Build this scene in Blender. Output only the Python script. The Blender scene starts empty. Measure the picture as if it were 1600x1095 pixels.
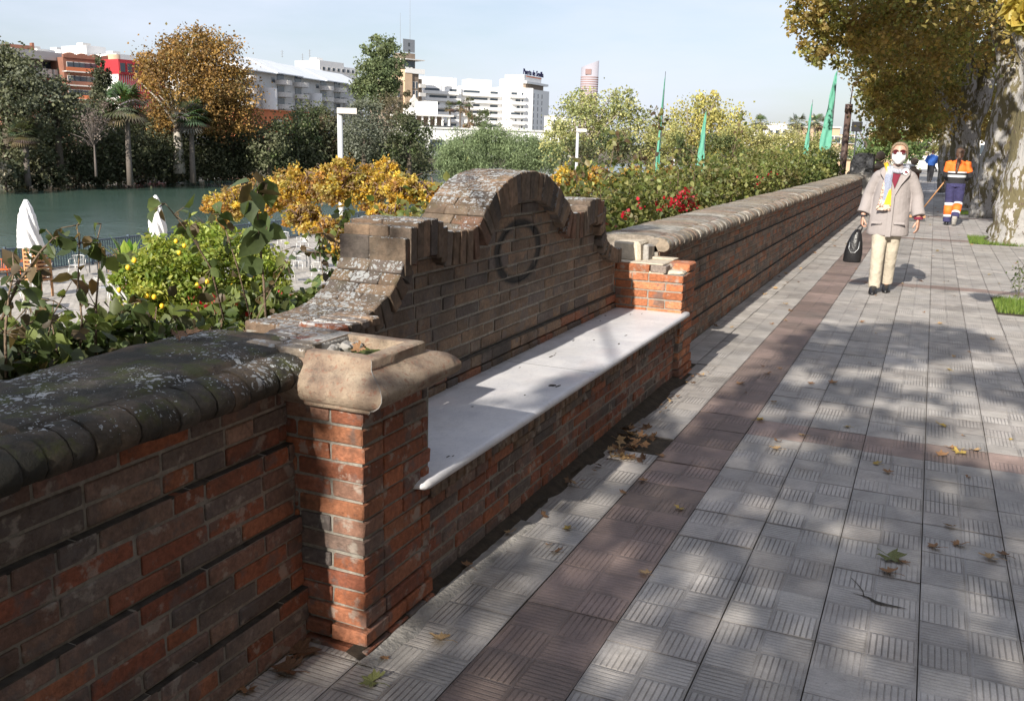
import bpy, math, random
import numpy as np
from mathutils import Vector, Matrix
random.seed(7)
RS = np.random.RandomState(11)
R = math.radians
sc = bpy.context.scene
col = sc.collection

# ------------------------------------------------------------ camera model
FPX, PITCH, ROLL, YAW, CH = 1438.5, .2230, .0266, -.4168, 1.60
def ray(u, v):
    xr = (u-800)/FPX; zr = -(v-547.5)/FPX
    cr, sr = math.cos(ROLL), math.sin(ROLL); x = cr*xr-sr*zr; zu = sr*xr+cr*zr
    cp, sp = math.cos(PITCH), math.sin(PITCH); y = cp+sp*zu; z = -sp+cp*zu
    c, s = math.cos(YAW), math.sin(YAW)
    return np.array([c*x+s*y, -s*x+c*y, z])
O0 = np.array([0, 0, CH])
def at(u, v, D):            # a point of the place at horizontal distance D in direction (u, v)
    d = ray(u, v); return O0+d*D/math.hypot(d[0], d[1])
def onz(u, v, z): d = ray(u, v); return O0+d*(z-CH)/d[2]
def ony(u, v, Y): d = ray(u, v); return O0+d*Y/d[1]
def onx(u, v, X): d = ray(u, v); return O0+d*X/d[0]
cam = bpy.data.cameras.new('camera'); co = bpy.data.objects.new('camera', cam); col.objects.link(co)
fw = ray(800, 547.5); rt = ray(800+FPX, 547.5)-fw; up = ray(800, 547.5-FPX)-fw
fw, rt, up = [Vector(a).normalized() for a in (fw, rt, up)]
M3 = Matrix((rt, up, -fw)).transposed()
co.matrix_world = Matrix.Translation((0, 0, CH)) @ M3.to_4x4()
cam.sensor_width = 36; cam.lens = 36*FPX/1600; cam.clip_end = 9000; cam.clip_start = .05
sc.camera = co

# ------------------------------------------------------------ light
SUN = Vector((0.115, 1.9, -1.0)).normalized()      # travel direction
sl = bpy.data.lights.new('sun', 'SUN'); sl.energy = 4.8; sl.angle = R(.53); sl.color = (1, .93, .82)
so = bpy.data.objects.new('sun', sl); col.objects.link(so)
so.rotation_euler = SUN.to_track_quat('-Z', 'Y').to_euler(); so.location = (-5, -20, 30)
w = bpy.data.worlds.new('World'); sc.world = w; w.use_nodes = True
nt = w.node_tree; nt.nodes.clear()
out = nt.nodes.new('ShaderNodeOutputWorld'); bg = nt.nodes.new('ShaderNodeBackground')
sky = nt.nodes.new('ShaderNodeTexSky'); sky.sky_type = 'NISHITA'; sky.sun_disc = False
sky.sun_elevation = math.asin(-SUN.z); sky.sun_rotation = math.atan2(-SUN.x, -SUN.y)
sky.altitude = 10; sky.air_density = 1.0; sky.dust_density = 1.4; sky.ozone_density = 1.2
tc = nt.nodes.new('ShaderNodeTexCoord'); mp = nt.nodes.new('ShaderNodeMapping'); mp.inputs['Scale'].default_value = (1, 1, 4.5)
nz = nt.nodes.new('ShaderNodeTexNoise'); nz.inputs['Scale'].default_value = 2.6; nz.inputs['Detail'].default_value = 8; nz.inputs['Roughness'].default_value = .55
rp = nt.nodes.new('ShaderNodeValToRGB'); rp.color_ramp.elements[0].position = .38; rp.color_ramp.elements[1].position = .8
rp.color_ramp.elements[0].color = (.42, .42, .42, 1); rp.color_ramp.elements[1].color = (1, 1, 1, 1)
mx = nt.nodes.new('ShaderNodeMix'); mx.data_type = 'RGBA'
mx.inputs['B'].default_value = (6.9, 7.35, 8.7, 1)
nt.links.new(tc.outputs['Generated'], mp.inputs[0]); nt.links.new(mp.outputs[0], nz.inputs['Vector'])
nt.links.new(nz.outputs['Fac'], rp.inputs[0]); nt.links.new(rp.outputs[0], mx.inputs['Factor'])
nt.links.new(sky.outputs[0], mx.inputs['A']); nt.links.new(mx.outputs['Result'], bg.inputs[0])
bg.inputs[1].default_value = .080
nt.links.new(bg.outputs[0], out.inputs[0])
vs = sc.view_settings; vs.view_transform = 'Standard'; vs.look = 'None'; vs.exposure = 0.70; vs.gamma = 1

# ------------------------------------------------------------ materials
def newmat(name):
    m = bpy.data.materials.new(name); m.use_nodes = True
    n = m.node_tree.nodes; b = n['Principled BSDF']; return m, m.node_tree, b
def lk(t, a, b): t.links.new(a, b)
def noise(t, scale, det=4, rough=.5, vec=None, space='Object'):
    n = t.nodes.new('ShaderNodeTexNoise'); n.inputs['Scale'].default_value = scale
    n.inputs['Detail'].default_value = det; n.inputs['Roughness'].default_value = rough
    if vec is None:
        c = t.nodes.new('ShaderNodeTexCoord'); vec = c.outputs[space]
    lk(t, vec, n.inputs['Vector']); return n
def ramp(t, fac, p0, p1, c0=(0, 0, 0, 1), c1=(1, 1, 1, 1)):
    r = t.nodes.new('ShaderNodeValToRGB'); e = r.color_ramp.elements
    e[0].position = p0; e[1].position = p1
    e[0].color = c0 if len(c0) == 4 else (*c0, 1); e[1].color = c1 if len(c1) == 4 else (*c1, 1)
    lk(t, fac, r.inputs[0]); return r.outputs[0]
def mix(t, f, a, b, mode='MIX'):
    m = t.nodes.new('ShaderNodeMix'); m.data_type = 'RGBA'; m.blend_type = mode
    for k, x in (('Factor', f), ('A', a), ('B', b)):
        if isinstance(x, (int, float)): m.inputs[k].default_value = x
        elif isinstance(x, tuple): m.inputs[k].default_value = (*x[:3], 1)
        else: lk(t, x, m.inputs[k])
    return m.outputs['Result']
def mth(t, op, a, b=None, c=None):
    m = t.nodes.new('ShaderNodeMath'); m.operation = op
    for i, x in enumerate((a, b, c)):
        if x is None: continue
        if isinstance(x, (int, float)): m.inputs[i].default_value = x
        else: lk(t, x, m.inputs[i])
    return m.outputs[0]
def bump(t, b, h, dist=.01, strength=1.0):
    n = t.nodes.new('ShaderNodeBump'); n.inputs['Distance'].default_value = dist; n.inputs['Strength'].default_value = strength
    lk(t, h, n.inputs['Height']); lk(t, n.outputs[0], b.inputs['Normal']); return n
def attr(t, name='Col'):
    a = t.nodes.new('ShaderNodeAttribute'); a.attribute_name = name; return a.outputs['Color']
def plain(name, c, rough=.6, var=.12, scale=8, metal=0, bd=0, bs=60):
    m, t, b = newmat(name); n = noise(t, scale, 5)
    d = tuple(max(0, x*(1-var)) for x in c); l = tuple(min(1, x*(1+var)) for x in c)
    lk(t, ramp(t, n.outputs['Fac'], .3, .7, d, l), b.inputs['Base Color'])
    b.inputs['Roughness'].default_value = rough; b.inputs['Metallic'].default_value = metal
    if bd: bump(t, b, noise(t, bs, 4).outputs['Fac'], bd)
    return m
def colmat(name, rough=.8, var=.25, scale=20, bd=0, bs=60):     # colour from the mesh, varied by a fine noise
    m, t, b = newmat(name); n = noise(t, scale, 6, .6)
    v = ramp(t, n.outputs['Fac'], .3, .7, (1-var,)*3, (1+var,)*3)
    lk(t, mix(t, 1.0, attr(t), v, 'MULTIPLY'), b.inputs['Base Color']); b.inputs['Roughness'].default_value = rough
    if bd: bump(t, b, noise(t, bs, 5, .6).outputs['Fac'], bd)
    return m
def leafmat(name, trans=.45, rough=.5):
    m, t, b = newmat(name); c = attr(t)
    n = noise(t, 30, 3); c2 = mix(t, 1.0, c, ramp(t, n.outputs['Fac'], .3, .7, (.8,)*3, (1.2,)*3), 'MULTIPLY')
    lk(t, c2, b.inputs['Base Color']); b.inputs['Roughness'].default_value = rough
    tr = t.nodes.new('ShaderNodeBsdfTranslucent'); lk(t, mix(t, 1.0, c2, (1.3, 1.25, .7), 'MULTIPLY'), tr.inputs[0])
    ms = t.nodes.new('ShaderNodeMixShader'); ms.inputs[0].default_value = trans
    o = t.nodes['Material Output']; lk(t, b.outputs[0], ms.inputs[1]); lk(t, tr.outputs[0], ms.inputs[2]); lk(t, ms.outputs[0], o.inputs[0])
    return m
M = {}
def brickmat(name, smear=.5, dirt=.5, pale=(.42, .38, .33), lichen=0, oval=False):
    m, t, b = newmat(name); c = attr(t)
    n1 = noise(t, 55, 6, .65); c = mix(t, 1.0, c, ramp(t, n1.outputs['Fac'], .25, .75, (.55,)*3, (1.45,)*3), 'MULTIPLY')
    nt2 = noise(t, 8.5, 6, .6); c = mix(t, mth(t, 'MULTIPLY', ramp(t, nt2.outputs['Fac'], .53, .6), .62), c, (.135, .118, .112))
    n2 = noise(t, 13, 7, .6); f2 = mth(t, 'MULTIPLY', ramp(t, n2.outputs['Fac'], .57, .63), smear)
    c = mix(t, f2, c, pale)
    n3 = noise(t, 5, 7, .65); f3 = mth(t, 'MULTIPLY', ramp(t, n3.outputs['Fac'], .5, .68), dirt)
    c = mix(t, f3, c, (.035, .032, .028))
    if lichen:
        v = t.nodes.new('ShaderNodeTexCoord'); n4 = noise(t, 38, 5, .7); n5 = noise(t, 4, 3)
        g = t.nodes.new('ShaderNodeNewGeometry'); s = t.nodes.new('ShaderNodeSeparateXYZ'); lk(t, g.outputs['Normal'], s.inputs[0])
        upf = ramp(t, s.outputs['Z'], .0, .6)
        f = mth(t, 'MULTIPLY', ramp(t, mth(t, 'ADD', n4.outputs['Fac'], mth(t, 'MULTIPLY', n5.outputs['Fac'], .45)), .76, .80), upf)
        c = mix(t, mth(t, 'MULTIPLY', f, lichen), c, (.5, .5, .49))
    ext = None
    if oval:          # oval groove with soot, its shade painted into the colour, depth by bump
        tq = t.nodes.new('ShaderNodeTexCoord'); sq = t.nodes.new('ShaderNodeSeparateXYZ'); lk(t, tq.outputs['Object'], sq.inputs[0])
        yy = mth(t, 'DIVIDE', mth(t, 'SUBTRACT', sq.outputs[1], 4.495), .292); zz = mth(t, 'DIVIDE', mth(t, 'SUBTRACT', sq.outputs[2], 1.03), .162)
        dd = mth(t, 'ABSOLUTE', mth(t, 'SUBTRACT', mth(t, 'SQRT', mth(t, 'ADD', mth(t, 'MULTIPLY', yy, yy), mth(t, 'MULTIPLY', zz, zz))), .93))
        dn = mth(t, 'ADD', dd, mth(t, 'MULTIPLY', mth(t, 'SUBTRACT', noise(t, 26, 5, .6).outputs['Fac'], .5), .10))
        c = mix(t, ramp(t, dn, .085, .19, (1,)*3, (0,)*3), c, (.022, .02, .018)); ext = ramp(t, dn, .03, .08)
    lk(t, c, b.inputs['Base Color']); b.inputs['Roughness'].default_value = .85
    h = mth(t, 'ADD', noise(t, 120, 6, .7).outputs['Fac'], mth(t, 'MULTIPLY', noise(t, 22, 4).outputs['Fac'], 1.6))
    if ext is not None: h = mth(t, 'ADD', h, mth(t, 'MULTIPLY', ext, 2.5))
    bump(t, b, h, .007); return m
M['brick'] = brickmat('brick', .6, .55)
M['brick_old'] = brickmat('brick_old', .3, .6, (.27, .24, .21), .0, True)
M['brick_lichen'] = brickmat('brick_lichen', .25, .6, (.3, .27, .23), .95)
m, t, b = newmat('mortar'); n = noise(t, 40, 8, .7)
lk(t, ramp(t, n.outputs['Fac'], .3, .75, (.17, .16, .14), (.40, .37, .32)), b.inputs['Base Color']); b.inputs['Roughness'].default_value = .95
bump(t, b, n.outputs['Fac'], .008); M['mortar'] = m
m, t, b = newmat('pale_mortar'); n = noise(t, 30, 8, .7)
lk(t, ramp(t, n.outputs['Fac'], .3, .7, (.42, .36, .28), (.66, .58, .46)), b.inputs['Base Color']); b.inputs['Roughness'].default_value = .95
bump(t, b, n.outputs['Fac'], .01); M['pale_mortar'] = m
def copemat(name, wh, moss, base0, base1, dark=.8, rg=(.4, .62), lk_=.40, lt_=(.52, .54, .55)):
    m, t, b = newmat(name); c = mix(t, 1.0, attr(t), ramp(t, noise(t, 25, 7, .7).outputs['Fac'], .3, .7, (.6,)*3, (1.35,)*3), 'MULTIPLY')
    nd = noise(t, 6, 8, .65); c = mix(t, mth(t, 'MULTIPLY', ramp(t, nd.outputs['Fac'], .38, .6), dark), c, (.035, .034, .027))
    g = t.nodes.new('ShaderNodeNewGeometry'); s = t.nodes.new('ShaderNodeSeparateXYZ'); lk(t, g.outputs['Normal'], s.inputs[0])
    upf = ramp(t, s.outputs['Z'], -.3, .5)
    nm = noise(t, 9, 8, .7); c = mix(t, mth(t, 'MULTIPLY', mth(t, 'MULTIPLY', ramp(t, nm.outputs['Fac'], .5, .62), upf), moss), c, (.075, .085, .02))
    # pale crust lichen: irregular spots of many sizes
    tcn = t.nodes.new('ShaderNodeTexCoord')
    wn = noise(t, 14, 5); wv = mix(t, .08, tcn.outputs['Object'], wn.outputs['Color'], 'ADD')
    vo = t.nodes.new('ShaderNodeTexVoronoi'); vo.inputs['Scale'].default_value = 34; lk(t, wv, vo.inputs['Vector'])
    vo2 = t.nodes.new('ShaderNodeTexVoronoi'); vo2.inputs['Scale'].default_value = 85; lk(t, wv, vo2.inputs['Vector'])
    ng = noise(t, 3.2, 6, .6); reg = ramp(t, ng.outputs['Fac'], *rg)
    a1 = mth(t, 'GREATER_THAN', mth(t, 'SUBTRACT', mth(t, 'MULTIPLY', reg, lk_), vo.outputs['Distance']), .03)
    a2 = mth(t, 'GREATER_THAN', mth(t, 'SUBTRACT', mth(t, 'MULTIPLY', reg, lk_), vo2.outputs['Distance']), .03)
    f = mth(t, 'MULTIPLY', mth(t, 'MULTIPLY', mth(t, 'MAXIMUM', a1, a2), wh), upf)
    pc = mix(t, ramp(t, noise(t, 90, 4, .7).outputs['Fac'], .35, .65), (.24, .25, .255), lt_)
    c = mix(t, f, c, pc)
    lk(t, c, b.inputs['Base Color']); b.inputs['Roughness'].default_value = .95
    h = mth(t, 'ADD', noise(t, 70, 8, .75).outputs['Fac'], mth(t, 'MULTIPLY', noise(t, 15, 6, .6).outputs['Fac'], 2))
    bump(t, b, h, .009); return m
M['coping'] = copemat('coping', .95, .8, 0, 0, .97, (.42, .62), .42)
M['coping_far'] = copemat('coping_far', .6, .35, 0, 0, .35)
M['back_top'] = copemat('back_top', .95, .2, 0, 0, .45, (.34, .54), .43, (.40, .41, .41))
m, t, b = newmat('terracotta'); n = noise(t, 9, 8, .6); n2 = noise(t, 45, 6, .7)
c = ramp(t, n.outputs['Fac'], .35, .65, (.27, .19, .14), (.52, .41, .30)); c = mix(t, mth(t, 'MULTIPLY', ramp(t, n2.outputs['Fac'], .55, .63), .6), c, (.30, .12, .07))
c = mix(t, mth(t, 'MULTIPLY', ramp(t, noise(t, 130, 3, .7).outputs['Fac'], .55, .7), .5), c, (.10, .08, .07))
n3 = noise(t, 16, 8, .7); c = mix(t, mth(t, 'MULTIPLY', ramp(t, n3.outputs['Fac'], .55, .68), .6), c, (.11, .09, .075))
lk(t, c, b.inputs['Base Color']); b.inputs['Roughness'].default_value = .9
bump(t, b, mth(t, 'ADD', mth(t, 'ADD', n2.outputs['Fac'], n3.outputs['Fac']), noise(t, 140, 6, .8).outputs['Fac']), .008); M['cap'] = m
m, t, b = newmat('marble'); n = noise(t, 5, 8, .6); n2 = noise(t, 60, 6, .7)
c = ramp(t, n.outputs['Fac'], .35, .7, (.60, .60, .63), (.74, .73, .74))
tcn = t.nodes.new('ShaderNodeTexCoord'); mpn = t.nodes.new('ShaderNodeMapping'); mpn.inputs['Scale'].default_value = (1, .35, 1); lk(t, tcn.outputs['Object'], mpn.inputs[0])
nv = noise(t, 7, 10, .75, mpn.outputs[0]); vein = mth(t, 'ABSOLUTE', mth(t, 'SUBTRACT', nv.outputs['Fac'], .5))
c = mix(t, ramp(t, vein, 0, .012, (.35,)*3, (0,)*3), c, (.36, .37, .42))
nr = noise(t, 2.3, 5); c = mix(t, ramp(t, nr.outputs['Fac'], .55, .75, (0,)*3, (.4,)*3), c, (.66, .52, .5))
c = mix(t, ramp(t, n2.outputs['Fac'], .58, .72, (0,)*3, (.4,)*3), c, (.3, .29, .28)); nq = noise(t, 1.6, 9, .75); c = mix(t, ramp(t, nq.outputs['Fac'], .48, .66, (0,)*3, (.4,)*3), c, (.40, .38, .37))
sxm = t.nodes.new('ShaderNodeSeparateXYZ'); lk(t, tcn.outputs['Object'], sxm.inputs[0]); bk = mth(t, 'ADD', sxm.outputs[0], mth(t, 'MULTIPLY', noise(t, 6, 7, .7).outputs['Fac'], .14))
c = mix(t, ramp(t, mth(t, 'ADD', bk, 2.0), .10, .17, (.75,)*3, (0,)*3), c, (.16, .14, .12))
lk(t, c, b.inputs['Base Color']); b.inputs['Roughness'].default_value = .42
bump(t, b, n2.outputs['Fac'], .0008); M['marble'] = m
m, t, b = newmat('moss'); n = noise(t, 35, 8, .7)
lk(t, ramp(t, n.outputs['Fac'], .35, .65, (.05, .06, .015), (.14, .18, .03)), b.inputs['Base Color']); b.inputs['Roughness'].default_value = 1
bump(t, b, n.outputs['Fac'], .03); M['moss'] = m
m, t, b = newmat('soil'); n = noise(t, 18, 10, .75)
lk(t, ramp(t, n.outputs['Fac'], .3, .7, (.03, .024, .018), (.11, .085, .06)), b.inputs['Base Color']); b.inputs['Roughness'].default_value = 1
bump(t, b, n.outputs['Fac'], .03); M['soil'] = m
M['dark_stain'] = plain('dark_stain', (.05, .043, .036), .95, .5, 30, bd=.004)
# ribbed paving slab: 2 x 2 cells of ribs, direction alternating; UV 0..1 on each slab, tint from the mesh
m, t, b = newmat('paving')
uv = t.nodes.new('ShaderNodeUVMap'); sx = t.nodes.new('ShaderNodeSeparateXYZ'); lk(t, uv.outputs[0], sx.inputs[0])
U2 = mth(t, 'MULTIPLY', sx.outputs[0], 2); V2 = mth(t, 'MULTIPLY', sx.outputs[1], 2)
cu = mth(t, 'FLOOR', U2); cv = mth(t, 'FLOOR', V2); par = mth(t, 'MODULO', mth(t, 'ADD', cu, cv), 2)
fu = mth(t, 'FRACT', U2); fv = mth(t, 'FRACT', V2)
co_ = mth(t, 'ADD', mth(t, 'MULTIPLY', fu, mth(t, 'SUBTRACT', 1, par)), mth(t, 'MULTIPLY', fv, par))
rib = mth(t, 'ABSOLUTE', mth(t, 'SUBTRACT', mth(t, 'FRACT', mth(t, 'MULTIPLY', co_, 8.0)), .5))     # 0 at the groove .. .5
ribh = ramp(t, rib, .03, .15)
eu = mth(t, 'MINIMUM', mth(t, 'MINIMUM', fu, mth(t, 'SUBTRACT', 1, fu)), mth(t, 'MINIMUM', fv, mth(t, 'SUBTRACT', 1, fv)))
edge = ramp(t, eu, .012, .05)
hgt = mth(t, 'MULTIPLY', ribh, edge)
cc = attr(t); wear = noise(t, 3.1, 6, .6); wr = ramp(t, wear.outputs['Fac'], .36, .62)
n1 = noise(t, 160, 5, .8); n2 = noise(t, 6, 8, .65); n3 = noise(t, 38, 8, .7)
c = mix(t, 1.0, cc, ramp(t, n1.outputs['Fac'], .3, .7, (.8,)*3, (1.2,)*3), 'MULTIPLY')
c = mix(t, 1.0, c, ramp(t, n2.outputs['Fac'], .3, .7, (.74,)*3, (1.16,)*3), 'MULTIPLY')
c = mix(t, mth(t, 'MULTIPLY', ramp(t, n3.outputs['Fac'], .64, .7), .6), c, (.07, .06, .055))
gr = mth(t, 'MULTIPLY', mth(t, 'SUBTRACT', 1, hgt), mth(t, 'ADD', .05, mth(t, 'MULTIPLY', wr, .36)))
c = mix(t, gr, c, (.085, .075, .068))
nst = noise(t, 1.3, 8, .7); c = mix(t, mth(t, 'MULTIPLY', ramp(t, nst.outputs['Fac'], .52, .66), .45), c, (.12, .105, .095))
lk(t, c, b.inputs['Base Color']); b.inputs['Roughness'].default_value = .62
bump(t, b, mth(t, 'ADD', mth(t, 'MULTIPLY', hgt, mth(t, 'ADD', .35, wr)), mth(t, 'MULTIPLY', n1.outputs['Fac'], .25)), .0032)
M['paving'] = m
M['leaf'] = leafmat('leaf'); M['leaf_far'] = leafmat('leaf_far', .25, .7)
M['wood'] = colmat('wood', .85, .3, 12, .02, 25)
m, t, b = newmat('plane_bark'); n = noise(t, 3.0, 5, .6); mpn = t.nodes.new('ShaderNodeMapping'); tcn = t.nodes.new('ShaderNodeTexCoord')
mpn.inputs['Scale'].default_value = (2.2, 2.2, .8); lk(t, tcn.outputs['Object'], mpn.inputs[0])
na = noise(t, 1.6, 6, .62, mpn.outputs[0]); nb = noise(t, 3.3, 6, .6, mpn.outputs[0]); nc = noise(t, 9, 6, .6, mpn.outputs[0])
c = mix(t, ramp(t, na.outputs['Fac'], .47, .50), (.33, .32, .31), (.13, .11, .055))
c = mix(t, ramp(t, nb.outputs['Fac'], .56, .58), c, (.40, .385, .38)); c = mix(t, ramp(t, nc.outputs['Fac'], .60, .62), c, (.11, .08, .055))
lk(t, c, b.inputs['Base Color']); b.inputs['Roughness'].default_value = .8; bump(t, b, mth(t, 'ADD', nb.outputs['Fac'], nc.outputs['Fac']), .04); M['bark'] = m
m, t, b = newmat('water'); b.inputs['Base Color'].default_value = (.055, .095, .075, 1); b.inputs['Roughness'].default_value = .12
b.inputs['IOR'].default_value = 1.33
mpn = t.nodes.new('ShaderNodeMapping'); tcn = t.nodes.new('ShaderNodeTexCoord'); mpn.inputs['Scale'].default_value = (.6, 1.6, 1); lk(t, tcn.outputs['Object'], mpn.inputs[0])
bump(t, b, mth(t, 'ADD', noise(t, 1.1, 6, .6, mpn.outputs[0]).outputs['Fac'], mth(t, 'MULTIPLY', noise(t, .12, 3).outputs['Fac'], 2)), .12); M['water'] = m
m, t, b = newmat('terrace_paving'); br = t.nodes.new('ShaderNodeTexBrick'); tcn = t.nodes.new('ShaderNodeTexCoord'); lk(t, tcn.outputs['Object'], br.inputs[0])
br.inputs['Scale'].default_value = 1.6; br.inputs['Mortar Size'].default_value = .025; br.inputs['Color1'].default_value = (.50, .46, .41, 1); br.inputs['Color2'].default_value = (.40, .37, .32, 1); br.inputs['Mortar'].default_value = (.22, .2, .18, 1)
lk(t, mix(t, 1.0, br.outputs[0], ramp(t, noise(t, 1.2, 6).outputs['Fac'], .3, .7, (.8,)*3, (1.15,)*3), 'MULTIPLY'), b.inputs['Base Color']); b.inputs['Roughness'].default_value = .8; M['terrace'] = m
M['sand'] = plain('sand', (.42, .34, .2), .95, .18, 2, bd=.02, bs=20)
M['earth'] = plain('earth', (.12, .10, .065), 1, .4, .4)
M['asphalt'] = plain('asphalt', (.06, .06, .062), .9, .2, 20)
M['concrete'] = plain('concrete', (.30, .285, .265), .9, .3, 14, bd=.01)
M['skin'] = plain('skin', (.52, .30, .22), .5, .1, 20)
M['hair'] = plain('hair', (.24, .17, .11), .6, .45, 60, bd=.004, bs=120)
M['hair_dark'] = plain('hair_dark', (.10, .055, .035), .6, .4, 60, bd=.004, bs=120)
M['wool'] = plain('wool', (.30, .27, .265), .95, .1, 260, bd=.022, bs=7)
M['maroon'] = plain('maroon', (.16, .015, .035), .9, .1)
M['beige'] = plain('beige', (.46, .41, .33), .9, .08, 30, bd=.03, bs=8)
M['black_leather'] = plain('black_leather', (.012, .012, .014), .35, .2, 40, bd=.004, bs=50)
M['white_cloth'] = plain('white_cloth', (.80, .80, .80), .8, .03)
M['navy'] = plain('navy', (.035, .033, .10), .9, .2, 30, bd=.03, bs=9)
M['hivis'] = plain('hivis', (.95, .17, .02), .7, .06)
M['black_cloth'] = plain('black_cloth', (.02, .02, .024), .9, .2)
M['reflect'] = plain('reflect', (.62, .64, .66), .4, .05)
M['blue_cloth'] = plain('blue_cloth', (.02, .09, .35), .8, .1)
M['white'] = plain('white_paint', (.80, .79, .77), .7, .03, 2)
M['offwhite'] = plain('offwhite', (.62, .60, .57), .8, .06, 2)
M['grey_wall'] = plain('grey_wall', (.52, .51, .49), .9, .12, .3)
M['roof_white'] = plain('roof_white', (.66, .68, .70), .5, .05, .3)
M['brick_wall'] = plain('brick_wall', (.24, .11, .075), .9, .15, .6)
M['tan_wall'] = plain('tan_wall', (.55, .40, .27), .9, .08, .5)
M['brown_wall'] = plain('brown_wall', (.22, .17, .13), .9, .1, .5)
M['red'] = plain('red_paint', (.40, .03, .04), .6, .08, 1)
M['orange'] = plain('orange_paint', (.75, .17, .03), .6, .08)
M['tower_glass'] = plain('tower_glass', (.33, .32, .36), .5, .1, .02)
M['tower_red'] = plain('tower_red', (.28, .18, .17), .7, .1, .02)
M['terra'] = plain('terra_wall', (.50, .16, .07), .9, .1, .5)
M['metal'] = plain('metal', (.30, .31, .32), .4, .1, metal=.6)
M['alu'] = plain('aluminium', (.62, .61, .58), .4, .06, metal=.4)
M['dark_metal'] = plain('dark_metal', (.05, .055, .06), .5, .15)
M['rail_blue'] = plain('rail_blue', (.07, .10, .13), .5, .15)
M['brown_metal'] = plain('brown_metal', (.09, .055, .045), .6, .15)
M['flag'] = plain('flag_cloth', (.10, .33, .24), .7, .06)
M['pole_grey'] = plain('pole_grey', (.50, .52, .54), .5, .05)
M['timber'] = plain('timber', (.42, .22, .10), .7, .2, 6)
M['fruit'] = plain('lemon_peel', (.85, .52, .03), .45, .1, 30)
m, t, b = newmat('glass'); b.inputs['Base Color'].default_value = (.05, .065, .08, 1); b.inputs['Roughness'].default_value = .12; M['glass'] = m
m, t, b = newmat('lens'); b.inputs['Base Color'].default_value = (.08, .008, .012, 1); b.inputs['Roughness'].default_value = .06; M['lens'] = m
M['grass'] = leafmat('grass', .3, .6)
M['yellow'] = plain('yellow_cloth', (.85, .50, .03), .85, .08, 40)
m, t, b = newmat('scarf_print'); vo = t.nodes.new('ShaderNodeTexVoronoi'); vo.inputs['Scale'].default_value = 9; tcn = t.nodes.new('ShaderNodeTexCoord'); lk(t, tcn.outputs['Object'], vo.inputs['Vector'])
n = noise(t, 3, 2); c = ramp(t, n.outputs['Fac'], .47, .5, (.36, .38, .44), (.26, .29, .38)); vo2 = t.nodes.new('ShaderNodeTexVoronoi'); vo2.inputs['Scale'].default_value = 60; lk(t, tcn.outputs['Object'], vo2.inputs['Vector'])
c = mix(t, ramp(t, vo2.outputs['Distance'], .18, .24, (1,)*3, (0,)*3), c, (.12, .10, .12)); lk(t, c, b.inputs['Base Color']); b.inputs['Roughness'].default_value = .9; M['scarf'] = m
m, t, b = newmat('scarf_fringe'); n = noise(t, 40, 3); lk(t, ramp(t, n.outputs['Fac'], .5, .56, (.75, .50, .38), (.16, .12, .1)), b.inputs['Base Color']); b.inputs['Roughness'].default_value = .9; M['peach'] = m

# ------------------------------------------------------------ object helpers
def tag(o, label=None, cat=None, group=None, kind=None):
    if label: o['label'] = label
    if cat: o['category'] = cat
    if group: o['group'] = group
    if kind: o['kind'] = kind
    return o
def empty(name, loc=(0, 0, 0), rz=0):
    o = bpy.data.objects.new(name, None); o.empty_display_size = .2; col.objects.link(o)
    o.location = loc; o.rotation_euler = (0, 0, rz); return o
def link(name, me, mats, parent=None, smooth=False):
    for mm in (mats if isinstance(mats, (list, tuple)) else [mats]): me.materials.append(M[mm] if isinstance(mm, str) else mm)
    if smooth: me.polygons.foreach_set('use_smooth', [True]*len(me.polygons))
    o = bpy.data.objects.new(name, me); col.objects.link(o)
    if parent is not None: o.parent = parent
    return o
def copy_tree(o, parent=None):
    kids = [c for c in bpy.data.objects if c.parent == o]
    c = o.copy(); col.objects.link(c); c.parent = parent
    for k in kids: copy_tree(k, c)
    return c
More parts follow.
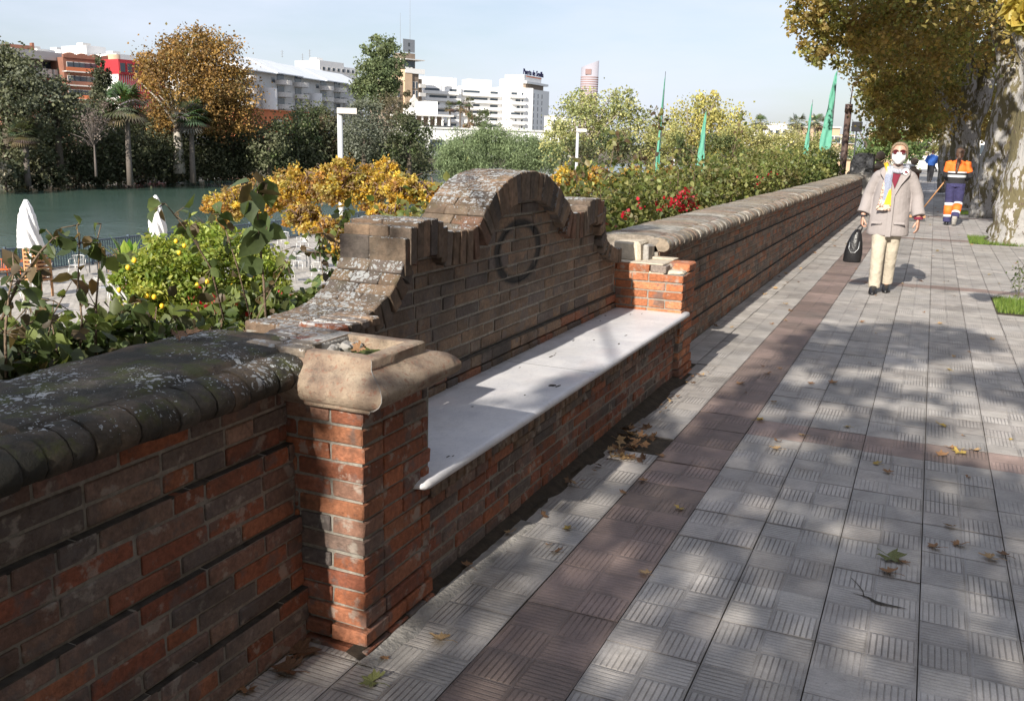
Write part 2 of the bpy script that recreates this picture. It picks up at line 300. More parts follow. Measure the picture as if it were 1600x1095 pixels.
class MB:
    def __init__(s): s.v = []; s.f = []; s.c = []; s.m = []; s.uv = []
    def face(s, idx, c=(.5, .5, .5), m=0): s.f.append(idx); s.c.append(c); s.m.append(m)
    def poly(s, pts, c=(.5, .5, .5), m=0):
        n = len(s.v); s.v += [tuple(p) for p in pts]; s.face(list(range(n, n+len(pts))), c, m)
    def box(s, lo, hi, c=(.5, .5, .5), m=0, X=None):
        n = len(s.v); P = [(x, y, z) for x in (lo[0], hi[0]) for y in (lo[1], hi[1]) for z in (lo[2], hi[2])]
        if X: P = [X(p) for p in P]
        s.v += P
        for q in ((0, 1, 3, 2), (4, 6, 7, 5), (0, 4, 5, 1), (2, 3, 7, 6), (0, 2, 6, 4), (1, 5, 7, 3)): s.face([n+i for i in q], c, m)
    def cbox(s, lo, hi, b=.004, c=(.5, .5, .5), m=0, X=None, j=.0012):      # box with worn, chamfered edges
        n = len(s.v); P = []
        rj = random.uniform
        for ix in (0, 1):
            for iy in (0, 1):
                for iz in (0, 1):
                    cx = (lo[0], hi[0])[ix]+rj(-j, j); cy = (lo[1], hi[1])[iy]+rj(-j, j); cz = (lo[2], hi[2])[iz]+rj(-j, j)
                    sx, sy, sz = (1, -1)[ix], (1, -1)[iy], (1, -1)[iz]; bb = b*rj(.6, 1.7)
                    P += [(cx, cy+sy*bb, cz+sz*bb), (cx+sx*bb, cy, cz+sz*bb), (cx+sx*bb, cy+sy*bb, cz)]
        if X: P = [X(p) for p in P]
        s.v += P
        I = lambda ix, iy, iz, k: n+3*(ix*4+iy*2+iz)+k
        F = [[I(0, 0, 0, 0), I(0, 0, 1, 0), I(0, 1, 1, 0), I(0, 1, 0, 0)], [I(1, 0, 0, 0), I(1, 1, 0, 0), I(1, 1, 1, 0), I(1, 0, 1, 0)],
             [I(0, 0, 0, 1), I(1, 0, 0, 1), I(1, 0, 1, 1), I(0, 0, 1, 1)], [I(0, 1, 0, 1), I(0, 1, 1, 1), I(1, 1, 1, 1), I(1, 1, 0, 1)],
             [I(0, 0, 0, 2), I(0, 1, 0, 2), I(1, 1, 0, 2), I(1, 0, 0, 2)], [I(0, 0, 1, 2), I(1, 0, 1, 2), I(1, 1, 1, 2), I(0, 1, 1, 2)]]
        for a in (0, 1):
            for bq in (0, 1):
                F.append([I(0, a, bq, 1), I(1, a, bq, 1), I(1, a, bq, 2), I(0, a, bq, 2)])
                F.append([I(a, 0, bq, 0), I(a, 1, bq, 0), I(a, 1, bq, 2), I(a, 0, bq, 2)])
                F.append([I(a, bq, 0, 0), I(a, bq, 1, 0), I(a, bq, 1, 1), I(a, bq, 0, 1)])
                for e in (0, 1): F.append([I(a, bq, e, 0), I(a, bq, e, 1), I(a, bq, e, 2)])
        for f in F: s.face(f, c, m)
    def tube(s, pts, rad, n=8, c=(.5, .5, .5), m=0, cap=True, wob=0, flat=None):
        pts = [Vector(p) for p in pts]; rad = [rad]*len(pts) if isinstance(rad, (int, float)) else rad
        rings = []; ref = None
        for i, p in enumerate(pts):
            d = (pts[min(i+1, len(pts)-1)]-pts[max(i-1, 0)]).normalized()
            if ref is None:
                ref = Vector((0, 0, 1)) if abs(d.z) < .9 else Vector((1, 0, 0))
                a = d.cross(ref).normalized()
            else: a = (a-d*a.dot(d)).normalized()
            bb = d.cross(a).normalized(); st = len(s.v)
            for k in range(n):
                th = 2*math.pi*k/n; r = rad[i]*(1+wob*math.sin(3*th+i*1.3)+wob*random.uniform(-1, 1))
                s.v.append(tuple(p+a*(r*math.cos(th))+bb*(r*math.sin(th))))
            rings.append(st)
        for i in range(len(rings)-1):
            for k in range(n): s.face([rings[i]+k, rings[i]+(k+1) % n, rings[i+1]+(k+1) % n, rings[i+1]+k], c, m)
        if cap:
            s.face([rings[0]+k for k in range(n)][::-1], c, m); s.face([rings[-1]+k for k in range(n)], c, m)
    def loft(s, secs, n=20, c=(.5, .5, .5), m=0, cap=True, sq=0, fold=0, nf=5):   # secs: (cx, cy, z, rx, ry)
        rings = []
        for q, (cx, cy, z, rx, ry) in enumerate(secs):
            st = len(s.v)
            for k in range(n):
                th = 2*math.pi*k/n; ct, sn = math.cos(th), math.sin(th); f = 1+sq*(abs(math.sin(2*th)))*.5
                f *= 1+fold*math.sin(nf*th+q*.7)
                s.v.append((cx+rx*ct*f, cy+ry*sn*f, z))
            rings.append(st)
        for i in range(len(rings)-1):
            for k in range(n): s.face([rings[i]+k, rings[i]+(k+1) % n, rings[i+1]+(k+1) % n, rings[i+1]+k], c, m)
        if cap:
            s.face([rings[0]+k for k in range(n)][::-1], c, m); s.face([rings[-1]+k for k in range(n)], c, m)
    def ball(s, ctr, r, n=12, c=(.5, .5, .5), m=0):
        r = (r, r, r) if isinstance(r, (int, float)) else r; h = n//2; st = len(s.v)
        for i in range(1, h):
            ph = math.pi*i/h
            for k in range(n):
                th = 2*math.pi*k/n; s.v.append((ctr[0]+r[0]*math.sin(ph)*math.cos(th), ctr[1]+r[1]*math.sin(ph)*math.sin(th), ctr[2]+r[2]*math.cos(ph)))
        t_ = len(s.v); s.v += [(ctr[0], ctr[1], ctr[2]+r[2]), (ctr[0], ctr[1], ctr[2]-r[2])]
        for i in range(h-2):
            for k in range(n): s.face([st+i*n+k, st+(i+1)*n+k, st+(i+1)*n+(k+1) % n, st+i*n+(k+1) % n], c, m)
        for k in range(n):
            s.face([t_, st+k, st+(k+1) % n], c, m); s.face([t_+1, st+(h-2)*n+(k+1) % n, st+(h-2)*n+k], c, m)
    def mesh(s, name):
        me = bpy.data.meshes.new(name); me.from_pydata(s.v, [], s.f)
        a = me.attributes.new('Col', 'FLOAT_COLOR', 'FACE')
        a.data.foreach_set('color', np.hstack([np.array(s.c, dtype=np.float32).reshape(-1, 3), np.ones((len(s.c), 1), np.float32)]).ravel())
        me.polygons.foreach_set('material_index', s.m)
        if s.uv:
            u = me.uv_layers.new(name='UVMap'); u.data.foreach_set('uv', np.array(s.uv, dtype=np.float32).ravel())
        me.update(); return me
    def build(s, name, mats, parent=None, smooth=False):
        return link(name, s.mesh(name), mats, parent, smooth)
    def fused(s, name, mats, vox, parent=None, smooth_it=3):     # union of overlapping solids into one continuous skin
        me = s.mesh(name+'_raw'); o = bpy.data.objects.new('tmp', me); col.objects.link(o)
        r = o.modifiers.new('r', 'REMESH'); r.mode = 'VOXEL'; r.voxel_size = vox
        sm = o.modifiers.new('s', 'SMOOTH'); sm.iterations = smooth_it; sm.factor = .5
        dg = bpy.context.evaluated_depsgraph_get(); e = o.evaluated_get(dg); m2 = bpy.data.meshes.new_from_object(e)
        bpy.data.objects.remove(o); m2.name = name; m2.materials.clear()
        return link(name, m2, mats, parent, True)

def rnd_unit(n, rs=RS):
    v = rs.normal(size=(n, 3)); return v/np.linalg.norm(v, axis=1)[:, None]
def leafmesh(name, P, size, cols, mat='leaf', parent=None, near=False, up=.5, rs=RS, aspect=.7, cvar=.2, droop=0):
    P = np.asarray(P, float); n = len(P)
    if n == 0: return None
    nrm = rnd_unit(n, rs); nrm[:, 2] = nrm[:, 2]*.8+up; nrm /= np.linalg.norm(nrm, axis=1)[:, None]
    t = rnd_unit(n, rs); t[:, 2] -= droop; t -= nrm*(t*nrm).sum(1)[:, None]; t /= np.linalg.norm(t, axis=1)[:, None]
    b = np.cross(nrm, t)
    sz = (size if np.ndim(size) else np.full(n, size))*rs.uniform(.55, 1.35, n); s = sz[:, None]; w_ = s*aspect*.5
    fd = rs.uniform(.08, .35, n)[:, None]*s*.5
    if near:
        cu = rs.uniform(-.1, .35, n)[:, None]*s
        V = [P, P+t*s*.22+b*w_*.8+nrm*fd, P+t*s*.55+b*w_*.85+nrm*fd-nrm*cu*.3, P+t*s-nrm*cu, P+t*s*.55-b*w_*.85+nrm*fd-nrm*cu*.3, P+t*s*.22-b*w_*.8+nrm*fd, P+t*s*.3, P+t*s*.62-nrm*cu*.25]
        F = [(0, 6, 1), (6, 7, 2, 1), (7, 3, 2), (0, 5, 6), (6, 5, 4, 7), (7, 4, 3)]
    else:
        V = [P, P+t*s*.45+b*w_+nrm*fd, P+t*s, P+t*s*.45-b*w_+nrm*fd]
        F = [(0, 2, 1), (0, 3, 2)]
    k = len(V); V = np.stack(V, 1).reshape(-1, 3)
    ll = sum(len(f) for f in F); nf = len(F)
    base = np.arange(n)[:, None]*k
    loops = (base+np.array([i for f in F for i in f])[None]).ravel()
    tot = np.tile([len(f) for f in F], n); st = np.concatenate([[0], np.cumsum(tot)[:-1]])
    me = bpy.data.meshes.new(name); me.vertices.add(len(V)); me.vertices.foreach_set('co', V.ravel())
    me.loops.add(len(loops)); me.loops.foreach_set('vertex_index', loops.astype(np.int32))
    me.polygons.add(len(tot)); me.polygons.foreach_set('loop_start', st.astype(np.int32)); 
    try: me.polygons.foreach_set('loop_total', tot.astype(np.int32))
    except Exception: pass
    cols = np.asarray(cols, float)
    if cols.ndim == 1: cols = cols[None]
    palette = cols
    if len(cols) != n: cols = cols[rs.randint(0, len(cols), n)]
    if LAST['n'] == n:            # neighbouring leaves of one spray share a tint
        nc = LAST['idx'].max()+1; pal = palette[rs.randint(0, len(palette), nc)]*rs.uniform(.7, 1.3, (nc, 1)); cols = .35*cols+.65*pal[LAST['idx']]
    cc = np.clip(cols*rs.uniform(1-cvar, 1+cvar, (n, 1)), 0, 1)
    ca = np.ones((n*k, 4), np.float32); ca[:, :3] = np.repeat(cc, k, 0)
    a = me.attributes.new('Col', 'FLOAT_COLOR', 'POINT'); a.data.foreach_set('color', ca.ravel())
    me.update(calc_edges=True); me.validate()
    return link(name, me, mat, parent)
LAST = {'n': -1, 'idx': None}
def crown(blobs, n, clump=.25, per=40, shell=.55, rs=RS):
    """points of leaves gathered in clumps inside ellipsoids (cx,cy,cz,rx,ry,rz)"""
    vol = np.array([b[3]*b[4]*b[5] for b in blobs])**(2/3); vol = vol/vol.sum(); out = []; ids = []; base_ = 0
    for b, f in zip(blobs, vol):
        nb = max(8, int(n*f)); nc = max(3, nb//per)
        d = rnd_unit(nc, rs); r = rs.uniform(shell, 1, nc)**.7; c = d*r[:, None]
        c *= rs.uniform(.82, 1.12, (nc, 1))
        idx = rs.randint(0, nc, nb); rr = np.array(b[3:6]); cs = clump*rs.uniform(.5, 1.5, nc)
        p = c[idx]*rr + rs.normal(size=(nb, 3))*cs[idx][:, None]*rr.mean()*np.array([1, 1, .75])
        out.append(p+np.array(b[:3])); ids.append(idx+base_); base_ += nc
    P = np.vstack(out); LAST['n'] = len(P); LAST['idx'] = np.concatenate(ids)
    return P
def pb(u, v, ru, rv, D, dr=None):
    c = at(u, v, D); k = D/1438.5; r = (dr or (ru+rv)/2)
    return (c[0], c[1], c[2], ru*k, r*k, rv*k)
print('part0')
from mathutils import noise as mn
U = random.uniform
RED = [(.36, .125, .06), (.30, .105, .055), (.38, .15, .08), (.27, .09, .05), (.32, .12, .07)]
MIXB = RED+[(.17, .135, .12), (.19, .15, .13), (.28, .18, .14), (.31, .20, .15), (.23, .13, .095), (.18, .115, .09), (.27, .155, .12), (.25, .17, .14), (.24, .14, .11)]
OLD = [(.25, .165, .11), (.21, .15, .105), (.27, .18, .12), (.20, .15, .115), (.145, .115, .10), (.21, .145, .10), (.26, .175, .115)]
def pick(p):
    c = random.choice(p); f = U(.68, 1.08); return tuple(x*f for x in c)
def lay(y0, y1, off, L=.245, half=.12):          # brick ends of one course between y0 and y1
    out = []; y = y0-off
    while y < y1:
        l = L if random.random() < .72 else half
        a, b_ = max(y, y0), min(y+l, y1)
        if b_-a > .03: out.append((a+.004, b_-.005))
        y += l
    return out
CZ = .84; CH_ = .06
BANDS = [(0, 3, -1.754), (3, 7, -1.730), (7, 11, -1.707), (11, 14, -1.686)]
def wall(name, y0, y1, pal, root):
    mb = MB(); back = -2.22
    for a, b_, X in BANDS:
        z1 = CZ-a*CH_; z0 = CZ-b_*CH_
        mb.box((back, y0, z0), (X-.006, y1, z1-.0005), m=1)
        if a:
            yy = y0
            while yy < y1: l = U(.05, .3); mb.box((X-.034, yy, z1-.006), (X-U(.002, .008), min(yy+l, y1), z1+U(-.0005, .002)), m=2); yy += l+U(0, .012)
        for k in range(a, b_):
            zt = CZ-k*CH_
            for p, q in lay(y0, y1, U(0, .24)):
                d = U(-.003, .003); mb.cbox((X-.045, p, zt-CH_+.009), (X+d, q, zt-.001), U(.002, .004), pick(pal))
    return mb.build(name, ['brick', 'mortar', 'dark_stain'], root)
NOSE = [(-1.80, .905), (-1.765, .842), (-1.72, .841), (-1.694, .853), (-1.681, .875), (-1.684, .9), (-1.70, .922), (-1.73, .938), (-1.765, .944), (-1.80, .940)]
def coping(name, y0, y1, mat, root, pal, pitch=.066, dx=.03, wobx=.006):
    mb = MB(); y = y0
    while y < y1:
        g = U(.0004, .0022); jx, jz = U(-wobx, wobx), U(-.004, .003); c = pick(pal); st = len(mb.v); nn = len(NOSE)
        ys = [y+g, y+g+.008, y+pitch/2, y+pitch-g-.008, y+pitch-g]; sc_ = [.965, .995, 1.0, .995, .965]
        for yy, s_ in zip(ys, sc_):
            for (px, pz) in NOSE:
                f = U(-.0015, .0015); mb.v.append((-1.76+(px+1.76)*s_+jx+f, yy, .89+(pz-.89)*s_+jz+f))
        for i in range(4):
            for k in range(nn): mb.face([st+i*nn+k, st+i*nn+(k+1) % nn, st+(i+1)*nn+(k+1) % nn, st+(i+1)*nn+k], c)
        mb.face([st+k for k in range(nn)][::-1], c); mb.face([st+4*nn+k for k in range(nn)], c); y += pitch
    nose = mb
    prof = [(-1.755, .925), (-1.79, .938), (-1.802, .948), (-1.84, .953), (-1.92, .957), (-2.0, .956), (-2.08, .955), (-2.16, .952), (-2.215, .945), (-2.235, .925), (-2.238, .84), (-2.238, .3)]
    ny = int((y1-y0)/dx); n0 = len(mb.v); m_ = len(prof)
    for i in range(ny+1):
        yy = y0+(y1-y0)*i/ny
        for k, (px, pz) in enumerate(prof):
            h = mn.noise(Vector((px*7, yy*7, 3)))*.007+mn.noise(Vector((px*22, yy*22, 9)))*.003+mn.noise(Vector((px*1.5, yy*1.2, 4)))*.008
            if (i*dx) % .125 < dx*.9: h -= .0025
            mb.v.append((px+(h if k > 8 else 0), yy, pz+h))
    cs = [pick(pal) for _ in range(ny//4+2)]
    for i in range(ny):
        for k in range(m_-1): mb.face([n0+i*m_+k, n0+i*m_+k+1, n0+(i+1)*m_+k+1, n0+(i+1)*m_+k], cs[i//4])
    mb.face([n0+k for k in range(m_)], cs[0]); mb.face([n0+ny*m_+k for k in range(m_)][::-1], cs[0])
    o = mb.build(name, [mat], root, True); md = o.modifiers.new('e', 'EDGE_SPLIT'); md.split_angle = R(42); return o
TAN = [(.36, .29, .22), (.32, .26, .20), (.40, .32, .25), (.29, .25, .21), (.34, .24, .18)]
nw = empty('brick_wall', (-1.9, 1, 0)); tag(nw, 'low brick parapet wall in the left foreground with dark lichen covered rounded coping', 'wall')
def under(root):          # parts are modelled in world coordinates: cancel the root's offset
    for o in bpy.data.objects:
        if o.parent == root: o.matrix_parent_inverse = Matrix.Translation(root.location).inverted() if root.rotation_euler.z == 0 else root.matrix_basis.inverted()
wall('masonry', -2.5, 2.245, MIXB, nw)
coping('coping', -2.5, 2.40, 'coping', nw, [(.16, .12, .085), (.22, .15, .10), (.12, .10, .08)], wobx=.004); under(nw)
fwl = empty('brick_wall', (-1.9, 16, 0)); tag(fwl, 'long brick parapet wall running away beside the promenade with pale weathered coping', 'wall')
FARP = [(.30, .17, .11), (.34, .20, .13), (.26, .15, .10), (.38, .17, .09), (.24, .18, .14), (.33, .22, .16), (.20, .16, .135), (.40, .15, .07)]
wall('masonry', 6.55, 27.6, FARP, fwl)
coping('coping', 6.56, 27.6, 'coping_far', fwl, TAN+[(.44, .39, .33), (.5, .46, .40)], dx=.05); 
mb = MB()                 # pale mortar filling where the coping breaks off
mb.cbox((-2.02, 6.33, .788), (-1.83, 6.57, .925), .012, m=0, j=.008); mb.cbox((-1.83, 6.40, .788), (-1.79, 6.57, .90), .008, m=1, j=.006)
mb.cbox((-2.0, 6.50, .79), (-1.62, 6.60, .812), .006, m=0, j=.008)
mb.build('broken_mortar', ['pale_mortar', 'concrete'], fwl); under(fwl)

# ---- brick bench -------------------------------------------------------
bench = empty('brick_bench', (-1.75, 4.4, 0)); tag(bench, 'brick bench built into the wall with white marble seat and arched brick back', 'bench')
def pier(name, y0, y1, ztop, x0, broken, root, pal):
    mb = MB(); X = -1.476
    mb.box((x0, y0+.008, -.05), (X-.008, y1-.008, ztop-.06 if broken == 'far' else ztop-.001), m=1)
    n = int(ztop/CH_)
    for k in range(n+1):
        zt = ztop-k*CH_; zb = zt-CH_+.009; w_ = .118; odd = k % 2; flare = .0 if k < n-2 else .008*(k-n+3)
        if zb < -.03: zb = -.03
        # front face (toward -Y), side face (+X), back face (+Y)
        xs = []
        x = X
        first = .245 if odd else .12
        while x > x0+.02:
            l = first if first else (.12 if random.random() < .35 else .245); first = None
            xs.append((max(x-l, x0)+.004, x-(.0 if x == X else .005))); x -= l
        for i, (a, b_) in enumerate(xs):
            d = U(-.002, .002)
            if broken == 'far' and k == 0 and a > -1.64: continue
            mb.cbox((a, y0+d-flare, zb), (b_+(flare if i == 0 else 0), y0+w_, zt-.0015), U(.002, .0045), pick(pal), j=.0022)
        yy = y0+w_+.004+(0 if odd else 0); 
        while yy < y1-.03:
            l = .245 if random.random() < .6 else .12; e = min(yy+l, y1)
            if broken == 'near' and e > y1-.02 and .44 < zb < .78: e += U(-.035, .006)
            if not (broken == 'far' and k == 0 and yy < y0+.2):
                mb.cbox((X-.12, yy, zb), (X+U(-.002, .002)+flare, e-.004, zt-.0015), U(.002, .0045), pick(pal), j=.0022)
            yy += l
        for (a, b_) in xs[1:]:
            mb.cbox((a, y1-w_+U(-.002, .002), zb), (b_, y1-.006, zt-.0015), U(.003, .006), pick(pal))
    return mb.build(name, ['brick', 'mortar'], root)
REDP = [(.42, .14, .06), (.36, .12, .055), (.40, .16, .08)]+RED*2+[(.18, .15, .14), (.30, .16, .11), (.22, .15, .12)]
pn = pier('pier', 2.24, 2.665, .80, -1.80, 'near', bench, REDP)
pf = pier('pier', 6.20, 6.58, .79, -2.0, 'far', bench, [(.50, .18, .08), (.46, .155, .065), (.52, .21, .10), (.48, .17, .075), (.46, .16, .07), (.27, .22, .19)])
tag(pf, 'far end pier with broken top, its cap missing')
mb = MB()                 # broken top of the far pier
mb.cbox((-1.98, 6.21, .725), (-1.62, 6.57, .742), .006, m=0, j=.005); mb.cbox((-1.68, 6.38, .735), (-1.48, 6.575, .796), .01, m=1, c=(.46, .17, .08), j=.006)
mb.cbox((-1.97, 6.22, .786), (-1.63, 6.575, .797), .004, m=0, j=.004); mb.cbox((-1.64, 6.25, .725), (-1.50, 6.40, .748), .01, m=0, j=.01)
mb.cbox((-1.645, 6.27, .74), (-1.60, 6.40, .782), .012, m=0, j=.012)
o = mb.build('broken_top', ['pale_mortar', 'brick'], pf)
# terracotta cap of the near pier: mitred moulding round a hollow
mb = MB()
CP = [(.797, -1.50, 2.27, 2.64), (.799, -1.446, 2.222, 2.672), (.806, -1.436, 2.215, 2.68), (.813, -1.434, 2.215, 2.682), (.820, -1.415, 2.203, 2.692), (.834, -1.394, 2.195, 2.70), (.852, -1.381, 2.19, 2.705), (.870, -1.383, 2.194, 2.702), (.888, -1.397, 2.206, 2.69), (.903, -1.42, 2.226, 2.668), (.913, -1.440, 2.244, 2.636), (.919, -1.452, 2.256, 2.605), (.926, -1.457, 2.262, 2.59), (.950, -1.456, 2.264, 2.585), (.9555, -1.462, 2.269, 2.58), (.957, -1.47, 2.276, 2.572), (.957, -1.503, 2.306, 2.535), (.950, -1.507, 2.310, 2.531), (.895, -1.508, 2.312, 2.53)]
def ring(i, nsub=10):
    z, a1, b0, b1 = CP[i]; a0 = -1.79 if i < 15 else -1.725
    P = []
    for (p, q) in (((a0, b0), (a1, b0)), ((a1, b0), (a1, b1)), ((a1, b1), (a0, b1)), ((a0, b1), (a0, b0))):
        for k in range(nsub): f = k/nsub; P.append((p[0]+(q[0]-p[0])*f, p[1]+(q[1]-p[1])*f, z))
    return P
nr = 40
for i in range(len(CP)):
    for k, p in enumerate(ring(i)):
        h = mn.noise(Vector(p)*11)*.0035+mn.noise(Vector(p)*45)*.0012
        mb.v.append((p[0]+h, p[1]+h, p[2]+h*.6))
for i in range(len(CP)-1):
    for k in range(nr): mb.face([i*nr+k, i*nr+(k+1) % nr, (i+1)*nr+(k+1) % nr, (i+1)*nr+k])
for a in range(2):        # thin mortar line on the two mitres
    pts = []
    for i in range(1, 15):
        z, a1, b0, b1 = CP[i]; h = mn.noise(Vector((a1, b0 if a == 0 else b1, z))*11)*.0035
        pts.append((a1+h+.0004, (b0 if a == 0 else b1)+h+(-.0004 if a == 0 else .0004), z))
    if a == 0: mb.tube(pts, .0012, 5, m=1, wob=.5)
cap = mb.build('cap', ['cap', 'concrete'], pn)
for p in cap.data.polygons: p.use_smooth = True
mod = cap.modifiers.new('e', 'EDGE_SPLIT'); mod.split_angle = R(50)
mb = MB(); N = 14      # moss and rubble in the hollow
for i in range(N+1):
    for j in range(N+1):
        x = -1.73+.225*i/N; y = 2.30+.235*j/N; mb.v.append((x, y, .917+mn.noise(Vector((x*25, y*25, 1)))*.016+mn.noise(Vector((x*70, y*70, 1)))*.006))
for i in range(N):
    for j in range(N): mb.face([i*(N+1)+j, (i+1)*(N+1)+j, (i+1)*(N+1)+j+1, i*(N+1)+j+1])
mb.build('moss', ['moss'], cap, True)
mb = MB()
for q in range(9):
    x, y, r = -1.72+U(0, .05), 2.33+U(0, .18), U(.008, .016)
    mb.cbox((x-r*1.5, y-r*1.5, .915), (x+r*1.5, y+r*1.5, .93+r), .008, m=0, j=.006)
mb.cbox((-1.80, 2.36, .925), (-1.715, 2.575, .961), .008, m=0, j=.006)
mb.build('rubble', ['concrete'], cap)
mb = MB()
for q in range(4): mb.cbox((-1.98+q*.0, 2.60+q*.066, .925), (-1.80, 2.66+q*.066, .96), .005, pick(RED) if q < 1 else pick(OLD), m=0, j=.003)
for q in range(5):
    for r_ in range(2): mb.cbox((-1.93+.12*r_-.02*q, 2.26+.062*q, .93), (-1.818+.12*r_-.02*q, 2.318+.062*q, .957+U(0, .004)), .004, pick(TAN+[(.36, .12, .07)]), m=0, j=.002)
mb.build('patched_brickwork', ['brick_lichen'], cap)

# marble seat
mb = MB(); ys = [2.552, 2.558, 2.572, 2.60]+[2.66+3.66*i/24 for i in range(1, 24)]+[6.30, 6.322, 6.33]
for iy, y in enumerate(ys):
    e = 0 if 2.60 <= y <= 6.30 else {2.552: .040, 2.558: .020, 2.572: .006, 6.322: .008, 6.33: .02}.get(y, 0)
    X1 = -1.436-e; t0, t1 = .434+min(e, .012), .471-min(e, .012); r = (t1-t0)/2; xin = -1.98 if y > 2.67 else -1.60
    P = [(xin, t0), (X1-r, t0)]+[(X1-r+r*math.cos(a), (t0+t1)/2+r*math.sin(a)) for a in (-1.2, -.75, -.35, 0, .35, .75, 1.2)]+[(X1-r-.004, t1), (X1-.1, t1), (xin, t1)]
    for p in P: mb.v.append((p[0], y, p[1]))
k_ = len(P)
for i in range(len(ys)-1):
    for k in range(k_): mb.face([i*k_+k, i*k_+(k+1) % k_, (i+1)*k_+(k+1) % k_, (i+1)*k_+k])
mb.face(list(range(k_))[::-1]); mb.face([(len(ys)-1)*k_+k for k in range(k_)])
# chips and holes in the marble, dark filled, and a joint line
for (u, v, r) in [(863, 602, .02), (872, 603, .014), (861, 557, .013), (946, 493, .011), (938, 501, .008), (896, 532, .009), (978, 524, .010), (967, 537, .011), (928, 531, .008), (985, 491, .008), (738, 635, .006), (820, 617, .006), (812, 574, .006), (866, 555, .007), (700, 713, .007), (708, 712, .005), (868, 552, .006), (1003, 490, .007)]:
    p = onz(u, v, .4716); n = 9; ph = U(0, 6)
    mb.poly([(p[0]+r*.7*(1+.35*math.sin(2*a+ph))*math.cos(a), p[1]+r*(1+.35*math.sin(2*a+ph))*1.5*math.sin(a), .4716) for a in [2*math.pi*i/n for i in range(n)]], m=1)
mb.box((-1.95, 4.31, .4705), (-1.45, 4.313, .4714), m=1)

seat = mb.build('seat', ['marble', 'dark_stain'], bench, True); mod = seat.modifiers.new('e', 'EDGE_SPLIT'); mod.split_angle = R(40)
# bench front below the seat
mb = MB(); X = -1.502
mb.box((-2.2, 2.66, -.05), (X-.006, 6.21, .434), m=1)
y = 2.672
while y < 6.19:
    l = .062; mb.cbox((X-.1, y+.002, .368), (-1.474+U(-.003, .003), y+l-.003, .433), .006, pick(OLD+[(.30, .14, .08)]), j=.002); y += l
for p, q in lay(2.66, 6.2, .1): mb.cbox((X-.06, p, .316), (-1.488+U(-.003, .003), q, .364), .006, pick(OLD+MIXB), j=.002)
for k in range(6):
    zt = .31-k*CH_
    for p, q in lay(2.66, 6.2, U(0, .2)):
        mb.cbox((X-.05, p, max(zt-CH_+.009, -.03)), (X+U(-.003, .003), q, zt-.001), U(.003, .006), pick(MIXB if random.random() < .8 else RED), j=.0015)
mb.build('bench_front', ['brick', 'mortar'], bench)

# ---- arched back -------------------------------------------------------
def arc(cy, cz, ry, rz, a0, a1, n): return [(cy+ry*math.cos(R(a0+(a1-a0)*i/n)), cz+rz*math.sin(R(a0+(a1-a0)*i/n))) for i in range(n+1)]
PR = [(2.62, .935), (2.76, .932), (2.91, .936), (3.02, .958), (3.12, 1.0), (3.19, 1.055), (3.235, 1.12), (3.258, 1.185), (3.268, 1.235), (3.31, 1.264), (3.42, 1.270), (3.535, 1.268), (3.57, 1.215), (3.66, 1.203), (3.80, 1.200), (3.885, 1.20)]
PR += [(3.925, 1.235), (4.0, 1.305), (4.11, 1.375), (4.26, 1.427), (4.42, 1.452), (4.56, 1.455), (4.72, 1.434), (4.86, 1.392), (4.98, 1.333), (5.08, 1.268), (5.15, 1.197)]
PR += [(5.25, 1.192), (5.36, 1.192), (5.43, 1.20), (5.455, 1.258), (5.56, 1.264), (5.69, 1.260), (5.745, 1.235), (5.76, 1.175), (5.77, 1.10), (5.80, 1.03), (5.86, .975), (5.95, .93), (6.07, .90), (6.2, .895)]
def resample(P, step):
    out = [P[0]]; acc = 0
    for a, b_ in zip(P[:-1], P[1:]):
        L = math.hypot(b_[0]-a[0], b_[1]-a[1]); d = step-acc
        while d <= L:
            f = d/L; out.append((a[0]+(b_[0]-a[0])*f, a[1]+(b_[1]-a[1])*f)); d += step
        acc = (acc+L) % step
    return out
XB, XF, XP, XPL = -2.235, -1.915, -1.965, -1.945
RP = resample(PR, .0615)
mb = MB()
corners = [(3.268, 1.255), (3.545, 1.26), (3.90, 1.2), (5.15, 1.2), (5.445, 1.2), (5.44, 1.26), (5.745, 1.25)]
for i in range(len(RP)-1):
    a, b_ = RP[i], RP[i+1]; dy, dz = b_[0]-a[0], b_[1]-a[1]; L = math.hypot(dy, dz); ty, tz = dy/L, dz/L; ny_, nz_ = -tz, ty
    if nz_ < 0: ny_, nz_ = -ny_, -nz_
    if L < .03: continue
    up_ = .0
    mid = ((a[0]+b_[0])/2, (a[1]+b_[1])/2)
    arch = 3.92 < mid[0] < 5.14
    # in steep turns bricks stay upright, elsewhere follow the curve
    if not arch:
        g = 1.0; ny_, nz_ = ny_*g, nz_+(1-g); q = math.hypot(ny_, nz_); ny_, nz_ = ny_/q, nz_/q
        if 3.25 < mid[0] < 3.60 or 5.43 < mid[0] < 5.76: ny_, nz_ = 0, 1
    dep = .15 if arch else (.155 if 3.25 < mid[0] < 5.77 else .10)
    ty2, tz2 = nz_, -ny_
    W = max(.03, L)
    jx = U(-.004, .006); jo = U(-.0015, .001); c0 = pick(OLD+[(.26, .14, .09)])
    def X_(p, mid=mid, ty2=ty2, tz2=tz2, ny_=ny_, nz_=nz_): return (p[0], mid[0]+p[1]*ty2+p[2]*ny_, mid[1]+p[1]*tz2+p[2]*nz_)
    hl = W/2+.001
    if arch: hl = L/2
    xs = [XB, XB+.11+U(-.02, .02), XB+.215+U(-.02, .02), XF+jx] if i % 2 else [XB, XB+.16+U(-.02, .02), XF+jx]
    for q in range(len(xs)-1):
        c1 = c0 if q == len(xs)-2 else pick(OLD)
        mb.cbox((xs[q], -hl+.002, -dep), (xs[q+1]-.001, hl-.003, jo+U(-.0015, .001)), .0035, c1, X=X_, j=.002)
vb = mb
